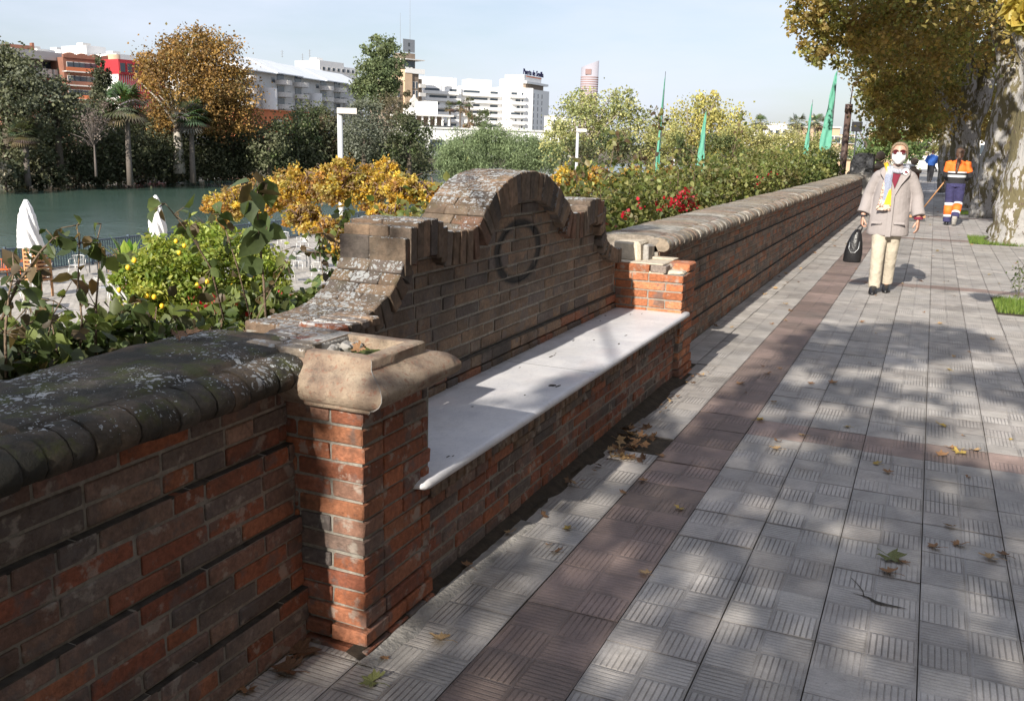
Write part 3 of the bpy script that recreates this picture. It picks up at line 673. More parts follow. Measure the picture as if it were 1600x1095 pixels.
back = empty_back = None
mbp = MB()           # core and panel
inner = [(y, z-.03) for y, z in RP]; inner = [(2.64, .3)]+inner+[(6.19, .3)]
n0 = len(mbp.v)
for x in (XB+.01, XP-.008):
    for (y, z) in inner: mbp.v.append((x, y, z))
n = len(inner)
for i in range(n): mbp.face([i, (i+1) % n, n+(i+1) % n, n+i], m=1)
# cap faces as vertical strips (profile is a function of y apart from tiny overhangs)
def ztop(y):
    zz = [a[1]+(b_[1]-a[1])*(y-a[0])/(b_[0]-a[0]) for a, b_ in zip(PR[:-1], PR[1:]) if a[0] <= y <= b_[0] and b_[0] > a[0]]
    return min(zz) if zz else .9
yy = 2.64
while yy < 6.18:
    ye = yy+.02; z = min(ztop(yy), ztop(ye))-.035
    for x in (XB+.009, XP-.005): mbp.poly([(x, yy, .3), (x, ye, .3), (x, ye, z), (x, yy, z)], m=1)
    yy = ye
for k in range(20):
    zb = .575+k*.0645
    for p, q in lay(2.68, 6.18, U(0, .24)):
        if min(ztop(p), ztop(q), ztop((p+q)/2)) < zb+.10:
            # try a half piece
            h = (p+q)/2
            if min(ztop(p), ztop(h)) > zb+.09: q = h-.004
            elif min(ztop(q), ztop(h)) > zb+.09: p = h+.004
            else: continue
        mbp.cbox((XP-.05, p, zb+.009), (XP+U(-.003, .003), q, zb+.063), U(.002, .004), pick(OLD), j=.0015)
for k in range(2):
    for p, q in lay(2.66, 6.2, .1+.12*k):
        mbp.cbox((XPL-.06, p, .452+k*.06), (XPL+U(-.002, .002), q, .505+k*.062), .005, pick(OLD+[(.36, .15, .085), (.32, .14, .08)]), j=.0015)
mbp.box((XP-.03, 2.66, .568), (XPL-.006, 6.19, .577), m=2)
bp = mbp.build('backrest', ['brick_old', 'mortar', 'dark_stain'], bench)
vo_ = vb.build('arched_coping', ['back_top'], bp)
under(bench)

# ------------------------------------------------------------ paving
PALE = [(.48, .45, .42), (.44, .41, .385), (.52, .49, .46), (.46, .425, .40), (.41, .39, .375)]
PINK = [(.28, .205, .18), (.255, .19, .165), (.30, .22, .195)]
mb = MB()
def slab(xa, xb, ya, yb, c, u0=0, rot=0):
    g = .0021; h_ = .0006; t0, t1 = U(-.0014, .0014), U(-.0014, .0014); z = U(-.001, .0022); n = len(mb.v)
    P = [(xa+g, ya+h_, z+t0+t1), (xb-g, ya+h_, z-t0+t1), (xb-g, yb-h_, z-t0-t1), (xa+g, yb-h_, z+t0-t1)]
    uvs = [(u0, 0), (1, 0), (1, 1), (u0, 1)]
    if rot: uvs = [(1-a, b_) for a, b_ in uvs] if u0 == 0 else uvs
    mb.v += P+[(p[0], p[1], -.012) for p in P]
    mb.face([n, n+1, n+2, n+3], c, 0); mb.uv += uvs
    for a in range(4):
        b_ = (a+1) % 4; mb.face([n+a, n+4+a, n+4+b_, n+b_], tuple(x*.6 for x in c), 0); mb.uv += [(0, 0)]*4
def inpit(x, y): return x > .74 and (10.64 < y < 11.68 or 18.7 < y < 20.35 or 27.6 < y < 29.4)
W = .315; cols_ = [(-1.15-2*W, -1.15-W, 'l'), (-1.15-W, -1.15, 'l'), (-1.15, -.81, 's')]
x = -.81
while x < 3.4: cols_.append((x, x+W, 'p')); x += W
for (xa, xb, kd) in cols_:
    off = U(-.012, .012); y = 5.17+off-40*W; step = W if kd != 's' else .34; i = -40
    if kd == 's': y = 5.17-30*step
    base = pick(PALE)
    while y < 60:
        ya, yb = y, y+step; c = pick(PALE); c = tuple((p*2+q)/3 for p, q in zip(c, base))
        if kd == 's': c = pick(PINK)
        if kd == 'p' and (i == 0 or i == 22 or i == -22 or i == 44 or i == 66): c = pick(PINK); c = tuple(p*1.1 for p in c)
        y += step; i += 1
        if yb < -3 or inpit((xa+xb)/2, (ya+yb)/2): continue
        if kd == 'l':
            mid = (ya+yb)/2
            if 2.2 < mid < 6.75:
                if xb < -1.3: continue
                e = -1.475+.012*(mid-2.2)+U(-.01, .014)
                if 4.42 < mid < 4.95: continue
                if 3.0 < mid < 6.3:
                    slab(max(e, xa), xb, ya, yb, c, (max(e, xa)-xa)/W*.99); continue
            if xa < -1.69:
                slab(-1.692, xb, ya, yb, c, (-1.692-xa)/W); continue
        slab(xa, xb, ya, yb, c, 0, random.random() < .5)
pv = mb.build('pavement', ['paving']); tag(pv, kind='structure')
mb = MB(); mb.poly([(-2.3, -40, -.006), (3.6, -40, -.006), (3.6, 120, -.006), (-2.3, 120, -.006)])
tag(mb.build('soil', ['soil']), kind='structure')
# cement lip and dirt along the bench foot
mb = MB(); N = 60
for i in range(N+1):
    y = 2.18+(6.2-2.18)*i/N; e = -1.462+.010*(y-2.2)+mn.noise(Vector((0, y*4, 0)))*.035
    for k, (x, z) in enumerate([(-1.51, .028), (-1.475, .02), (-1.45, .010), (e, .004), (e+.035, .0025)]):
        mb.v.append((x, y, z+mn.noise(Vector((x*20, y*20, 0)))*.005*(k < 4)+(0 if k < 4 else -.006)))
for i in range(N):
    for k in range(4): mb.face([i*5+k, i*5+k+1, (i+1)*5+k+1, (i+1)*5+k])
tag(mb.build('gutter_dirt', ['soil'], None, True), kind='structure')
mb = MB(); N = 30
for i in range(N+1):
    y = 2.17+1.25*i/N; e = -1.40+.01*i/N+mn.noise(Vector((5, y*6, 0)))*.02
    for x, z in [(-1.47, .012), (e-.02, .008), (e, .0045), (e+.01, -.004)]: mb.v.append((x, y, z+mn.noise(Vector((x*40, y*40, 0)))*.003))
for i in range(N):
    for k in range(3): mb.face([i*4+k, i*4+k+1, (i+1)*4+k+1, (i+1)*4+k])
tag(mb.build('cement_edge', ['concrete'], None, True), kind='structure')
# dark crack in the slabs on the right
mb = MB(); pts = [onz(u, v, .0035) for u, v in [(1330, 925), (1345, 929), (1357, 933), (1368, 940), (1385, 944), (1405, 948), (1418, 951)]]
for a, b_, w0, w1 in zip(pts[:-1], pts[1:], [.001, .003, .007, .012, .008, .004], [.003, .007, .012, .008, .004, .001]):
    mb.poly([(a[0], a[1]-w0, .0035), (b_[0], b_[1]-w1, .0035), (b_[0], b_[1]+w1, .0035), (a[0], a[1]+w0, .0035)])
pts = [onz(u, v, .0035) for u, v in [(1330, 902), (1340, 912), (1348, 922), (1350, 932)]]
for a, b_ in zip(pts[:-1], pts[1:]): mb.poly([(a[0]-.002, a[1], .0035), (a[0]+.002, a[1], .0035), (b_[0]+.002, b_[1], .0035), (b_[0]-.002, b_[1], .0035)])
tag(mb.build('paving_crack', ['dark_stain']), kind='structure')
print('part1')
# ============================================================ setting beyond the wall
def sheet(name, pts, z, mat, kind='structure'):
    mb = MB(); mb.poly([(x, y, z) for x, y in pts]); return tag(mb.build(name, [mat]), kind=kind)
sheet('ground', [(-4500, -3000), (4500, -3000), (4500, 6000), (-4500, 6000)], -7.6, 'earth')
sheet('river', [(-134, -400), (-31.9, -400), (-31.9, 900), (-134, 900)], -7.0, 'water')
mb = MB()     # far bank
for (x, z) in [(-129.5, -7.3), (-133, -5.6), (-150, -4.2), (-190, -3), (-4000, -3)]:
    for y in (-400, 900): mb.v.append((x, y, z))
for i in range(4): mb.face([2*i, 2*i+2, 2*i+3, 2*i+1])
tag(mb.build('far_bank', ['earth']), kind='structure')
mb = MB(); mb.box((-32.2, -200, -7.5), (-31.9, 600, -3.85)); tag(mb.build('quay_wall', ['concrete']), kind='structure')
sheet('terrace', [(-32.2, -60), (-20.6, -60), (-20.6, 300), (-32.2, 300)], -3.9, 'terrace')
mb = MB(); mb.box((-20.62, -60, -4.1), (-20.45, 300, -3.84)); tag(mb.build('terrace_kerb', ['concrete']), kind='structure')
sheet('sand_path', [(-20.46, -60), (-8, -60), (-8, 300), (-20.46, 300)], -3.92, 'sand')
mb = MB(); N = 70         # planted bank that drops from the wall to the lower path
xs = [(-2.235, .45), (-2.6, .42), (-3.1, .3), (-4.2, -.4), (-6, -2.1), (-7.6, -3.4), (-9.5, -3.95)]
for i in range(N+1):
    y = -12+62*i/N
    for k, (x, z) in enumerate(xs): mb.v.append((x, y, z+mn.noise(Vector((x, y*.7, 0)))*.12*(0 < k)))
for i in range(N):
    for k in range(len(xs)-1): mb.face([i*len(xs)+k, i*len(xs)+k+1, (i+1)*len(xs)+k+1, (i+1)*len(xs)+k])
tag(mb.build('planting_bank', ['soil'], None, True), kind='structure')
sheet('road', [(4.2, -60), (18, -60), (18, 400), (4.2, 400)], -.13, 'asphalt')
mb = MB(); mb.box((3.6, -60, -.3), (4.2, 400, .002)); mb.box((18, -60, -.3), (22, 400, .0)); tag(mb.build('kerb', ['concrete']), kind='structure')
sheet('far_promenade', [(-2.2, 60), (3.6, 60), (3.6, 400), (-2.2, 400)], -.002, 'concrete')

# ------------------------------------------------------------ foliage palettes
G_OLIVE = [(.11, .12, .06), (.135, .145, .075), (.085, .095, .05), (.17, .175, .10)]
G_DARK = [(.05, .062, .032), (.07, .08, .04), (.09, .092, .048)]
G_MID = [(.07, .10, .03), (.09, .12, .035), (.055, .085, .028)]
G_LIME = [(.30, .36, .06), (.22, .30, .05), (.38, .40, .09), (.16, .24, .04)]
G_GREY = [(.11, .125, .085), (.15, .165, .12), (.09, .10, .065), (.2, .21, .17)]
G_FEATH = [(.18, .24, .12), (.22, .28, .14), (.14, .19, .09)]
Y_TREE = [(.32, .31, .10), (.24, .25, .085), (.17, .20, .07), (.40, .34, .11), (.13, .16, .055)]
ORANGE = [(.26, .145, .04), (.32, .18, .045), (.18, .10, .035), (.17, .14, .045), (.36, .21, .05), (.13, .08, .03)]
VINE = [(.72, .56, .10), (.66, .46, .06), (.26, .17, .10), (.52, .42, .12), (.45, .33, .11), (.20, .13, .09), (.58, .38, .05), (.52, .42, .08), (.44, .23, .05), (.52, .30, .06), (.36, .33, .08), (.30, .15, .06), (.33, .32, .10)]
AUT = [(.42, .30, .11), (.30, .20, .07), (.34, .24, .08), (.20, .22, .06), (.28, .27, .08), (.38, .29, .09), (.14, .16, .05), (.24, .18, .07), (.24, .25, .07)]
HEDGE = [(.30, .30, .10), (.11, .15, .04), (.16, .20, .055), (.21, .24, .07), (.08, .11, .03), (.26, .26, .09), (.14, .16, .05), (.22, .18, .08)]
BROWNL = [(.12, .08, .045), (.08, .055, .035), (.15, .09, .04), (.06, .045, .03)]

def tree(name, label, cat, base, blobs, n, lsize, cols, trunk=.3, limbs=5, group=None, mat='leaf_far', bark='wood', bcol=(.10, .08, .06), clump=.17, per=60, shell=.4, cvar=.3, up=.4, tcol=None, aspect=.75, droop=0):
    b = Vector(base); root = empty(name, b); tag(root, label, cat, group)
    P = crown(blobs, n, clump, per, shell)-np.array(base)
    leafmesh('foliage', P, lsize, cols, mat, root, cvar=cvar, up=up, aspect=aspect, droop=droop)
    mb = MB(); c0 = Vector(blobs[0][:3])-b; top = c0
    mid = Vector((c0.x*.5+U(-.2, .2)*trunk, c0.y*.5, c0.z*.5))
    mb.tube([(0, 0, -.3), (mid.x*.3, mid.y*.3, mid.z*.6), mid, top*.85], [trunk*1.25, trunk, trunk*.8, trunk*.4], 10, bcol, wob=.06)
    for q in range(limbs):
        bl = blobs[q % len(blobs)]; e = Vector((bl[0]+U(-.75, .75)*bl[3], bl[1]+U(-.75, .75)*bl[4], bl[2]+U(-.3, .85)*bl[5]))-b; f = U(.45, .8)
        s0 = mid.lerp(top*.85, max(0, f*1.4-.6)) if f > .45 else mid
        mb.tube([s0, s0.lerp(e, .5)+Vector((0, 0, .08*(e-s0).length)), e], [trunk*.42, trunk*.25, trunk*.06], 6, bcol, wob=.08)
    mb.build('trunk', [bark], root, True)
    return root
def ptree(name, label, cat, boxes, D, zg, dens, lpx, cols, **k):
    """tree from crown ellipses measured (u0,u1,v0,v1) seen at distance D"""
    bl = [pb((a+b_)/2, (c+d)/2, (b_-a)/2, (d-c)/2, D*(1+.01*(i % 3))) for i, (a, b_, c, d) in enumerate(boxes)]
    area = sum((b_-a)*(d-c) for a, b_, c, d in boxes)*.785
    lpx *= .66; n = int(min(34000, 1.15*dens*area/(lpx*lpx*.35))); base = (bl[0][0], bl[0][1], zg)
    return tree(name, label, cat, base, bl, n, lpx*D/1438.5, cols, **k)

# ---- far bank vegetation ------------------------------------------------
FB = -4.6
ptree('olive_tree', 'huge dusky olive green tree at the left edge of the far bank', 'tree', [(-60, 70, 95, 200), (-10, 75, 98, 170), (-50, 60, 180, 285), (20, 105, 130, 230), (-20, 40, 80, 140)], 150, FB, 2.6, 7, G_OLIVE+G_GREY[:2], trunk=.8)
ptree('fir_tree', 'small dark pointed conifer top above the large olive tree', 'tree', [(0, 16, 72, 110), (2, 12, 62, 80)], 190, FB, 2.5, 4, G_DARK, trunk=.3, limbs=2)
ptree('grey_green_tree', 'grey green spreading tree with pale leaning branches between the olive tree and the cypress', 'tree', [(60, 112, 125, 190), (85, 145, 150, 220)], 152, FB, 2.0, 6, G_GREY+G_OLIVE, trunk=.5)
ptree('cypress', 'tall narrow dark cypress in front of the brick apartments', 'tree', [(150, 165, 94, 158), (151, 167, 130, 200), (153, 162, 90, 110)], 185, FB, 9, 4, G_DARK+[(.045, .06, .03)], trunk=.4, limbs=2, clump=.12, shell=.3)
bare = ptree('bare_tree', 'leafless grey brown tree below the cypress', 'tree', [(110, 180, 160, 235)], 148, FB, .5, 5, [(.17, .14, .12), (.13, .10, .09)], trunk=.16, limbs=40, bcol=(.13, .11, .10))
ptree('plane_tree', 'large golden brown autumn plane tree on the far bank', 'tree', [(218, 330, 80, 190), (280, 392, 55, 165), (255, 345, 48, 115), (300, 390, 90, 200), (330, 392, 130, 215), (232, 290, 150, 215), (275, 350, 150, 215), (218, 262, 70, 130)], 162, FB, 3.4, 5.5, ORANGE, trunk=.75, limbs=22, bcol=(.42, .38, .33), clump=.17, shell=.35)
ptree('eucalyptus', 'tall pale green eucalyptus standing above the buildings', 'tree', [(556, 615, 90, 165), (580, 626, 60, 130), (570, 605, 58, 100), (550, 600, 120, 172), (590, 630, 100, 150)], 250, FB, 5, 5, [(.13, .17, .075), (.17, .20, .09), (.09, .125, .055)], trunk=.7, clump=.14)
shr = [('olive', (385, 455, 185, 262)), ('dark', (330, 400, 175, 262)), ('green', (430, 500, 168, 260)), ('brown', (480, 540, 180, 258)), ('olive', (455, 530, 160, 215))]
lab = {('olive', 0): 'olive green bushy tree right of the golden plane tree', ('dark', 1): 'dark bushy tree under the right side of the golden plane tree', ('green', 2): 'mid green tree just below the terracotta wall', ('brown', 3): 'brownish green bush left of the near lamp post', ('olive', 4): 'olive tree reaching up against the grey apartment block'}
for i, (k, bx) in enumerate(shr):
    ptree('bushy_tree', lab[(k, i)], 'tree', [bx, (bx[0]-12, bx[1]+8, bx[3]-45, bx[3]+14)], 165+4*i, FB, 2.2, 6, {'olive': G_OLIVE+G_MID[:1], 'dark': G_DARK+G_OLIVE[:1], 'green': G_MID+G_OLIVE, 'brown': G_OLIVE+BROWNL[:2]}[k], trunk=.4)
ptree('silver_tree', 'round silvery green tree behind the near lamp post', 'tree', [(525, 612, 165, 255), (540, 600, 158, 200), (560, 630, 190, 262)], 160, FB, 2.2, 5, G_GREY, trunk=.5)
ptree('dark_tree', 'dark green round tree right of the silvery tree', 'tree', [(600, 678, 190, 270), (610, 665, 178, 230), (585, 640, 215, 275)], 158, FB, 2.6, 6, G_DARK+G_MID[:1], trunk=.5)
ptree('brown_tree', 'brownish tree above the dark round tree by the white pavilion', 'tree', [(585, 640, 148, 195), (620, 642, 140, 172)], 215, FB, 2.0, 4, [(.12, .10, .055), (.09, .09, .045), (.14, .12, .07)], trunk=.4)
ptree('green_tree', 'green round tree on the slope beside the white pavilion palms', 'tree', [(735, 772, 172, 200)], 250, 0, 2.6, 4, G_MID+G_DARK, trunk=.3)
ptree('russet_tree', 'small russet tree between the three palms and the pavilion', 'tree', [(715, 745, 172, 205)], 255, 0, 1.8, 4, [(.25, .16, .09), (.2, .14, .08)], trunk=.3)
for i in range(14):       # low scrub along the waterline
    u = -30+i*36+U(-8, 8); vb = 289-14*max(0, u)/450; h = U(34, 70); D = 139+max(0, u)*.125+U(2, 8)
    bl = [pb(u, vb-h*.38, U(22, 34), h*.5, D)]
    n = int(3.5*(60*h)/(25*.35)); names = ['pale grey', 'olive', 'brown', 'dark green']; kk = i % 4 if u > 140 else (i % 2)*3 % 4
    colr = [[(.24, .21, .15), (.19, .17, .11), (.30, .27, .2)], G_OLIVE, BROWNL+G_OLIVE, G_DARK][kk]
    ordn = ['first', 'second', 'third', 'fourth', 'fifth', 'sixth', 'seventh', 'eighth', 'ninth', 'tenth', 'eleventh', 'twelfth', 'thirteenth', 'last'][i]
    tree('waterside_bush', names[kk]+' scrub at the far waterline, '+ordn+' bush counted from the left', 'bush', (bl[0][0], bl[0][1], -6.6), bl, n, 5*D/1438, colr, trunk=.15, limbs=3, group='bushes along the far waterline')
und = [pb(u, v, 42, 40, D) for u, v, D in [(0, 235, 156), (70, 235, 158), (140, 240, 158), (205, 235, 160), (265, 240, 164), (330, 240, 168), (395, 238, 172), (455, 240, 176), (520, 240, 180), (580, 240, 184), (640, 245, 188), (110, 200, 170), (180, 200, 176), (250, 210, 178)]]
P = crown(und, 60000, .3, 60, .2)
tag(leafmesh('undergrowth', P, .5, G_DARK+G_OLIVE[:1], 'leaf_far', cvar=.35), 'dark tangled undergrowth covering the far bank', 'undergrowth', kind='stuff')

def palm(name, label, u, vt, vb, D, zb, cr, group=None, skirt=True, cols=G_MID, tr=None, n=80):
    top = at(u, vt, D); base = np.array([top[0], top[1], zb]); root = empty(name, base); tag(root, label, 'palm', group)
    H_ = top[2]-zb; mb = MB(); r = tr or 1.7*D/1438*2.2
    mb.tube([(0, 0, -.2), (0, 0, H_*.3), (.1, 0, H_*.7), (0, 0, H_)], [r*1.2, r, r*.95, r*1.1], 10, (.13, .11, .095), wob=.06); mb.build('trunk', ['wood'], root, True)
    mb = MB(); L = cr*D/1438.5
    for i in range(n):
        a = U(0, 6.28); el = U(-.9, 1.35) if skirt else U(-.3, 1.3); c = random.choice(cols if el > -.35 else [(.17, .13, .09), (.13, .10, .07)]); c = tuple(x*U(.7, 1.3) for x in c)
        d = Vector((math.cos(a)*math.cos(el), math.sin(a)*math.cos(el), math.sin(el))); l = L*U(.75, 1.1); s_ = Vector((-math.sin(a), math.cos(a), 0)); o = Vector((0, 0, H_))
        p1 = o+d*l*.45; p2 = o+d*l*.8-Vector((0, 0, l*.12)); mb.tube([o, p1, p2], l*.012, 3, c, cap=False)
        for k in range(11):          # fan leaflets
            th = -1.15+2.3*k/10; q = d*math.cos(th)+s_*math.sin(th)+Vector((0, 0, -.18*abs(th))); e = p1+q*l*.62; w_ = (s_*math.cos(th)-d*math.sin(th))*l*.035
            m_ = p1+q*l*.4; mb.poly([p1, m_+w_, e-Vector((0, 0, l*.1)), m_-w_], c)
    mb.build('fronds', ['leaf_far'], root); return root
palm('fan_palm', 'thick trunked fan palm on the far bank left of the golden plane tree', 196, 166, 0, 150, -6, 36, cols=G_GREY+G_MID)
palm('fan_palm', 'thick trunked fan palm on the far bank below the golden plane tree', 297, 182, 0, 158, -6, 32, cols=G_GREY+G_MID)
palm('fan_palm', 'shadowed fan palm half hidden under the olive tree at far left', 37, 208, 0, 146, -6, 24, cols=G_DARK+G_OLIVE)
for i, (u, v) in enumerate([(703, 168), (719, 166), (733, 161)]): palm('slender_palm', ['leftmost', 'middle', 'rightmost'][i]+' of the three slender palms beside the white pavilion', u, v, 0, 330, -3, 11, 'slender palms by the white pavilion', n=30, tr=.35, cols=[(.13, .12, .06), (.10, .11, .05)])
for i, (u, v) in enumerate([(1189, 192), (1246, 192), (1276, 192)]): palm('slender_palm', ['left', 'middle', 'right'][i]+' one of the three palms beyond the hedge near the green flags', u, v, 0, 150, -3, 16, 'palms beyond the hedge', n=34, tr=.35, cols=G_MID+[(.14, .16, .07)])

# ---- near bank trees beyond the bench ---------------------------------
TZ = -3.9
ptree('pepper_tree', 'feathery pale green pepper tree directly behind the arch of the bench back', 'tree', [(690, 775, 203, 275), (760, 860, 208, 270), (735, 800, 192, 240), (820, 880, 215, 270)], 82, TZ, 11, 6, G_FEATH, trunk=.25, clump=.16, aspect=.3, droop=1.2)
ptree('pepper_tree', 'low feathery green pepper tree left of the bench arch by the water', 'tree', [(680, 740, 218, 285), (700, 760, 235, 290)], 74, TZ, 11, 6, G_FEATH, trunk=.2, clump=.16, aspect=.3, droop=1.2)
ptree('yellowing_tree', 'tall open tree with yellow green leaves below the far tower', 'tree', [(860, 950, 150, 250), (915, 1010, 145, 250), (880, 935, 135, 190), (950, 1000, 138, 190), (845, 900, 185, 255), (985, 1030, 175, 250)], 66, TZ, 2.1, 6, [(.40, .40, .17), (.30, .32, .13), (.22, .26, .10), (.48, .46, .2), (.17, .2, .08)], trunk=.22, limbs=26, bcol=(.26, .22, .18), clump=.16, shell=.3, per=22)
ptree('yellow_tree', 'tall tree with pale yellow leaves between the first two green flags', 'tree', [(1040, 1110, 160, 260), (1080, 1165, 165, 262), (1075, 1130, 142, 200), (1110, 1172, 190, 265)], 68, TZ, 2.4, 6, [(.46, .42, .13), (.38, .35, .11), (.26, .27, .09), (.5, .42, .12)], trunk=.22, limbs=22, bcol=(.26, .22, .18), clump=.16, shell=.3, per=22)
ptree('green_shrub_tree', 'dense dark green low tree around the second lamp post', 'tree', [(865, 935, 215, 268), (925, 1000, 205, 265), (990, 1040, 215, 265)], 62, TZ, 2.3, 6, G_MID+G_DARK, trunk=.15)
ptree('green_shrub_tree', 'dense mid green low tree between the second and third flags', 'tree', [(1075, 1165, 205, 262), (1045, 1095, 215, 262)], 60, TZ, 2.3, 6, G_MID+[(.14, .15, .05)], trunk=.15)
ptree('yellow_tree', 'broad low mass of pale yellow green leaves spread behind the flags and the hedge', 'tree', [(1120, 1210, 195, 262), (1000, 1080, 190, 265), (1180, 1260, 205, 262), (1240, 1310, 212, 262)], 62, TZ, 3.0, 5, [(.34, .33, .13), (.26, .28, .10), (.20, .22, .08), (.4, .36, .14)], trunk=.2, limbs=14, clump=.16)
ptree('beige_tree', 'straw coloured thin tree under the palms beyond the hedge', 'tree', [(1165, 1225, 205, 262), (1215, 1290, 195, 258), (1270, 1330, 205, 255)], 100, TZ, 1.4, 5, [(.34, .30, .17), (.26, .25, .12), (.22, .22, .1)], trunk=.2, limbs=16, bcol=(.4, .36, .3), clump=.16)
ptree('broad_green_tree', 'broad bright green tree at the far end of the wall behind the walking woman', 'tree', [(1330, 1400, 198, 262), (1360, 1440, 190, 262), (1400, 1450, 205, 250)], 75, -1, 2.4, 6, [(.11, .17, .05), (.14, .20, .06), (.08, .12, .035)], trunk=.4)
ptree('round_tree', 'yellowish green tree closing the end of the promenade', 'tree', [(1420, 1470, 200, 240), (1440, 1480, 195, 235)], 110, -1, 2.0, 5, [(.2, .2, .06), (.14, .16, .05), (.25, .2, .07)], trunk=.3)

# ---- yellow vine over the white pergola --------------------------------
pg = empty('pergola', (-18, 25, TZ)); tag(pg, 'white flat roofed pergola on the lower terrace smothered by a yellow autumn vine', 'pergola')
pc = [at(330, 350, 31), at(520, 352, 27), at(700, 330, 27)]
mb = MB()
for (x0, y0, x1, y1) in [(-21.5, 20.5, -13.8, 29.5)]:
    mb.box((x0, y0, -1.45), (x1, y1, -1.2)); mb.box((x0-.15, y0-.15, -1.52), (x1+.15, y0-.002, -1.22)); mb.box((x0-.15, y1+.002, -1.52), (x1+.15, y1+.15, -1.22))
mb.build('roof', ['white'], pg)
for x in (-21.2, -17.6, -14.1):
    for y in (20.8, 25, 29.2): mb = MB(); mb.box((x-.06, y-.06, TZ), (x+.06, y+.06, -1.45)); mb.build('post', ['white'], pg)
def vine(name, label, boxes, n, lpx, D, parent=None, twigs=30, cols=VINE):
    bl = [pb((a+b_)/2, (c+d)/2, (b_-a)/2, (d-c)/2, Dq) for a, b_, c, d, Dq in boxes]
    c0 = bl[0]; root = empty(name, (c0[0], c0[1], c0[2]-1)); tag(root, label, 'vine'); b0 = np.array(root.location)
    P = crown(bl, n, .12, 60, .3)-b0; leafmesh('foliage', P, lpx*D/1438.5, cols, 'leaf', root, cvar=.25, up=.6)
    mb = MB()
    for i in range(twigs):
        q = random.choice(bl); a = Vector((q[0]+U(-.7, .7)*q[3], q[1]+U(-.7, .7)*q[4], q[2]+U(-.5, .3)*q[5])); e = a+Vector((U(-1, 1), U(-1, 1), U(.1, .9)))*q[5]*U(.6, 1.1)
        m_ = (a+e)/2+Vector((0, 0, .12)); mb.tube([a-Vector(b0), m_-Vector(b0), e-Vector(b0)], [.02, .014, .006], 4, (.20, .13, .10))
    mb.build('stems', ['wood'], root, True); return root
vine('yellow_vine', 'big golden yellow vine spilling over the white pergola behind the bench', [(335, 390, 292, 335, 30), (380, 450, 278, 335, 28), (430, 510, 260, 320, 27), (490, 570, 256, 318, 25), (545, 610, 262, 330, 25), (590, 660, 270, 322, 24), (640, 695, 280, 322, 24), (440, 510, 318, 362, 24), (495, 545, 335, 380, 22), (505, 550, 370, 405, 22), (318, 350, 305, 335, 31), (575, 640, 318, 350, 24), (570, 625, 252, 280, 28), (340, 380, 325, 348, 30)], 44000, 5.2, 26, twigs=420)
vine('yellow_vine', 'golden vine glimpsed between the bench arch and the hedge', [(855, 925, 262, 315, 26), (900, 960, 258, 300, 28), (960, 1010, 262, 300, 30)], 11000, 5.5, 27, twigs=30)
vine('orange_vine', 'orange brown vine strip behind the far hedge under the flags', [(1010, 1090, 262, 290, 34), (1150, 1230, 255, 285, 36), (1215, 1290, 245, 275, 38)], 8000, 5, 36, twigs=24, cols=[(.4, .22, .05), (.3, .2, .06), (.25, .2, .07)])

# ---- lamp posts, flags -----------------------------------------------
def lamp(label, u, vhead, D, flip=1, w=14):
    p = at(u, vhead, D); base = (p[0], p[1], TZ); root = empty('street_lamp', base); tag(root, label, 'street lamp', 'square headed lamp posts on the lower bank'); H_ = p[2]-TZ
    mb = MB(); mb.tube([(0, 0, 0), (0, 0, H_)], .085, 12, (.5, .5, .5)); mb.build('pole', ['pole_grey'], root, True)
    mb = MB(); a = math.atan2(p[1], p[0]); d = Vector((math.sin(a), -math.cos(a), 0)) # to the right in the view
    X = lambda q: (q[0]*d.x+q[1]*d.y*-1, q[0]*d.y+q[1]*d.x, H_+q[2])
    mb.cbox((-.09, -.16, -.12), (.52*flip, .16, .06), .01, X=X); mb.build('lamp_head', ['offwhite'], root)
    mb = MB(); mb.box((.0, -.13, -.135), (.48*flip, .13, -.121), X=X); mb.build('lens', ['glass'], root)
lamp('tall lamp post with square head in front of the silvery tree, the nearest one', 531, 172, 30)
lamp('lamp post with square head against the yellowing tree under the far tower', 903, 203, 56)
lamp('distant lamp post with square head between the first two flags', 1056, 214, 88)
lamp('distant lamp post with square head right of the yellow tree, left of the third flag', 1201, 224, 120)
def flag(label, ut, vt, ub, vb, D, w, lean=0, nar=1):
    pt = Vector(at(ut, vt, D)); pbm = Vector(at(ub, vb, D)); zb = TZ; dirn = (pt-pbm)/(pt.z-pbm.z); base = pt-dirn*(pt.z-zb)
    root = empty('feather_flag', base); tag(root, label, 'flag', 'tall green feather flags on the lower bank'); H_ = pt.z-zb
    mb = MB(); mb.tube([(0, 0, 0), tuple(dirn*H_*.6), tuple(dirn*H_)], [.035, .025, .008], 8); mb.build('pole', ['dark_metal'], root, True)
    mb = MB(); side = Vector((-.916, -.40, 0))*1.0; rows = 26; h0 = (pbm.z-zb); k = D/1438.5
    for i in range(rows+1):
        f = i/rows; z = h0+(H_*.985-h0)*f; wd = w*k*(1-f)**.62*nar; c = dirn*z
        for j in range(5):
            g = j/4; off = side*wd*g+Vector((.4, -.9, 0))*(.09*math.sin(f*9+g*9)*(1-f)+.03*math.sin(f*23+g*14))
            for sgn in (0, 1): mb.v.append((c.x+off.x, c.y+off.y+sgn*.006, c.z-.12*g*(1-f)))
    idx = lambda i, j, s_: (i*5+j)*2+s_
    for i in range(rows):
        for j in range(4):
            for s_ in (0, 1): mb.face([idx(i, j, s_), idx(i, j+1, s_), idx(i+1, j+1, s_), idx(i+1, j, s_)])
    mb.build('cloth', ['flag'], root, True)
flag('tallest thin green flag nearest the bench seen nearly edge on, with bare pole tip', 1040, 112, 1029, 268, 30, 7, nar=.8)
flag('shorter mint green flag in front of the yellow tree, second from the left', 1104, 170, 1099, 276, 46, 13)
flag('slim green flag left of the widest flag, third from the left', 1270, 156, 1262, 246, 44, 7)
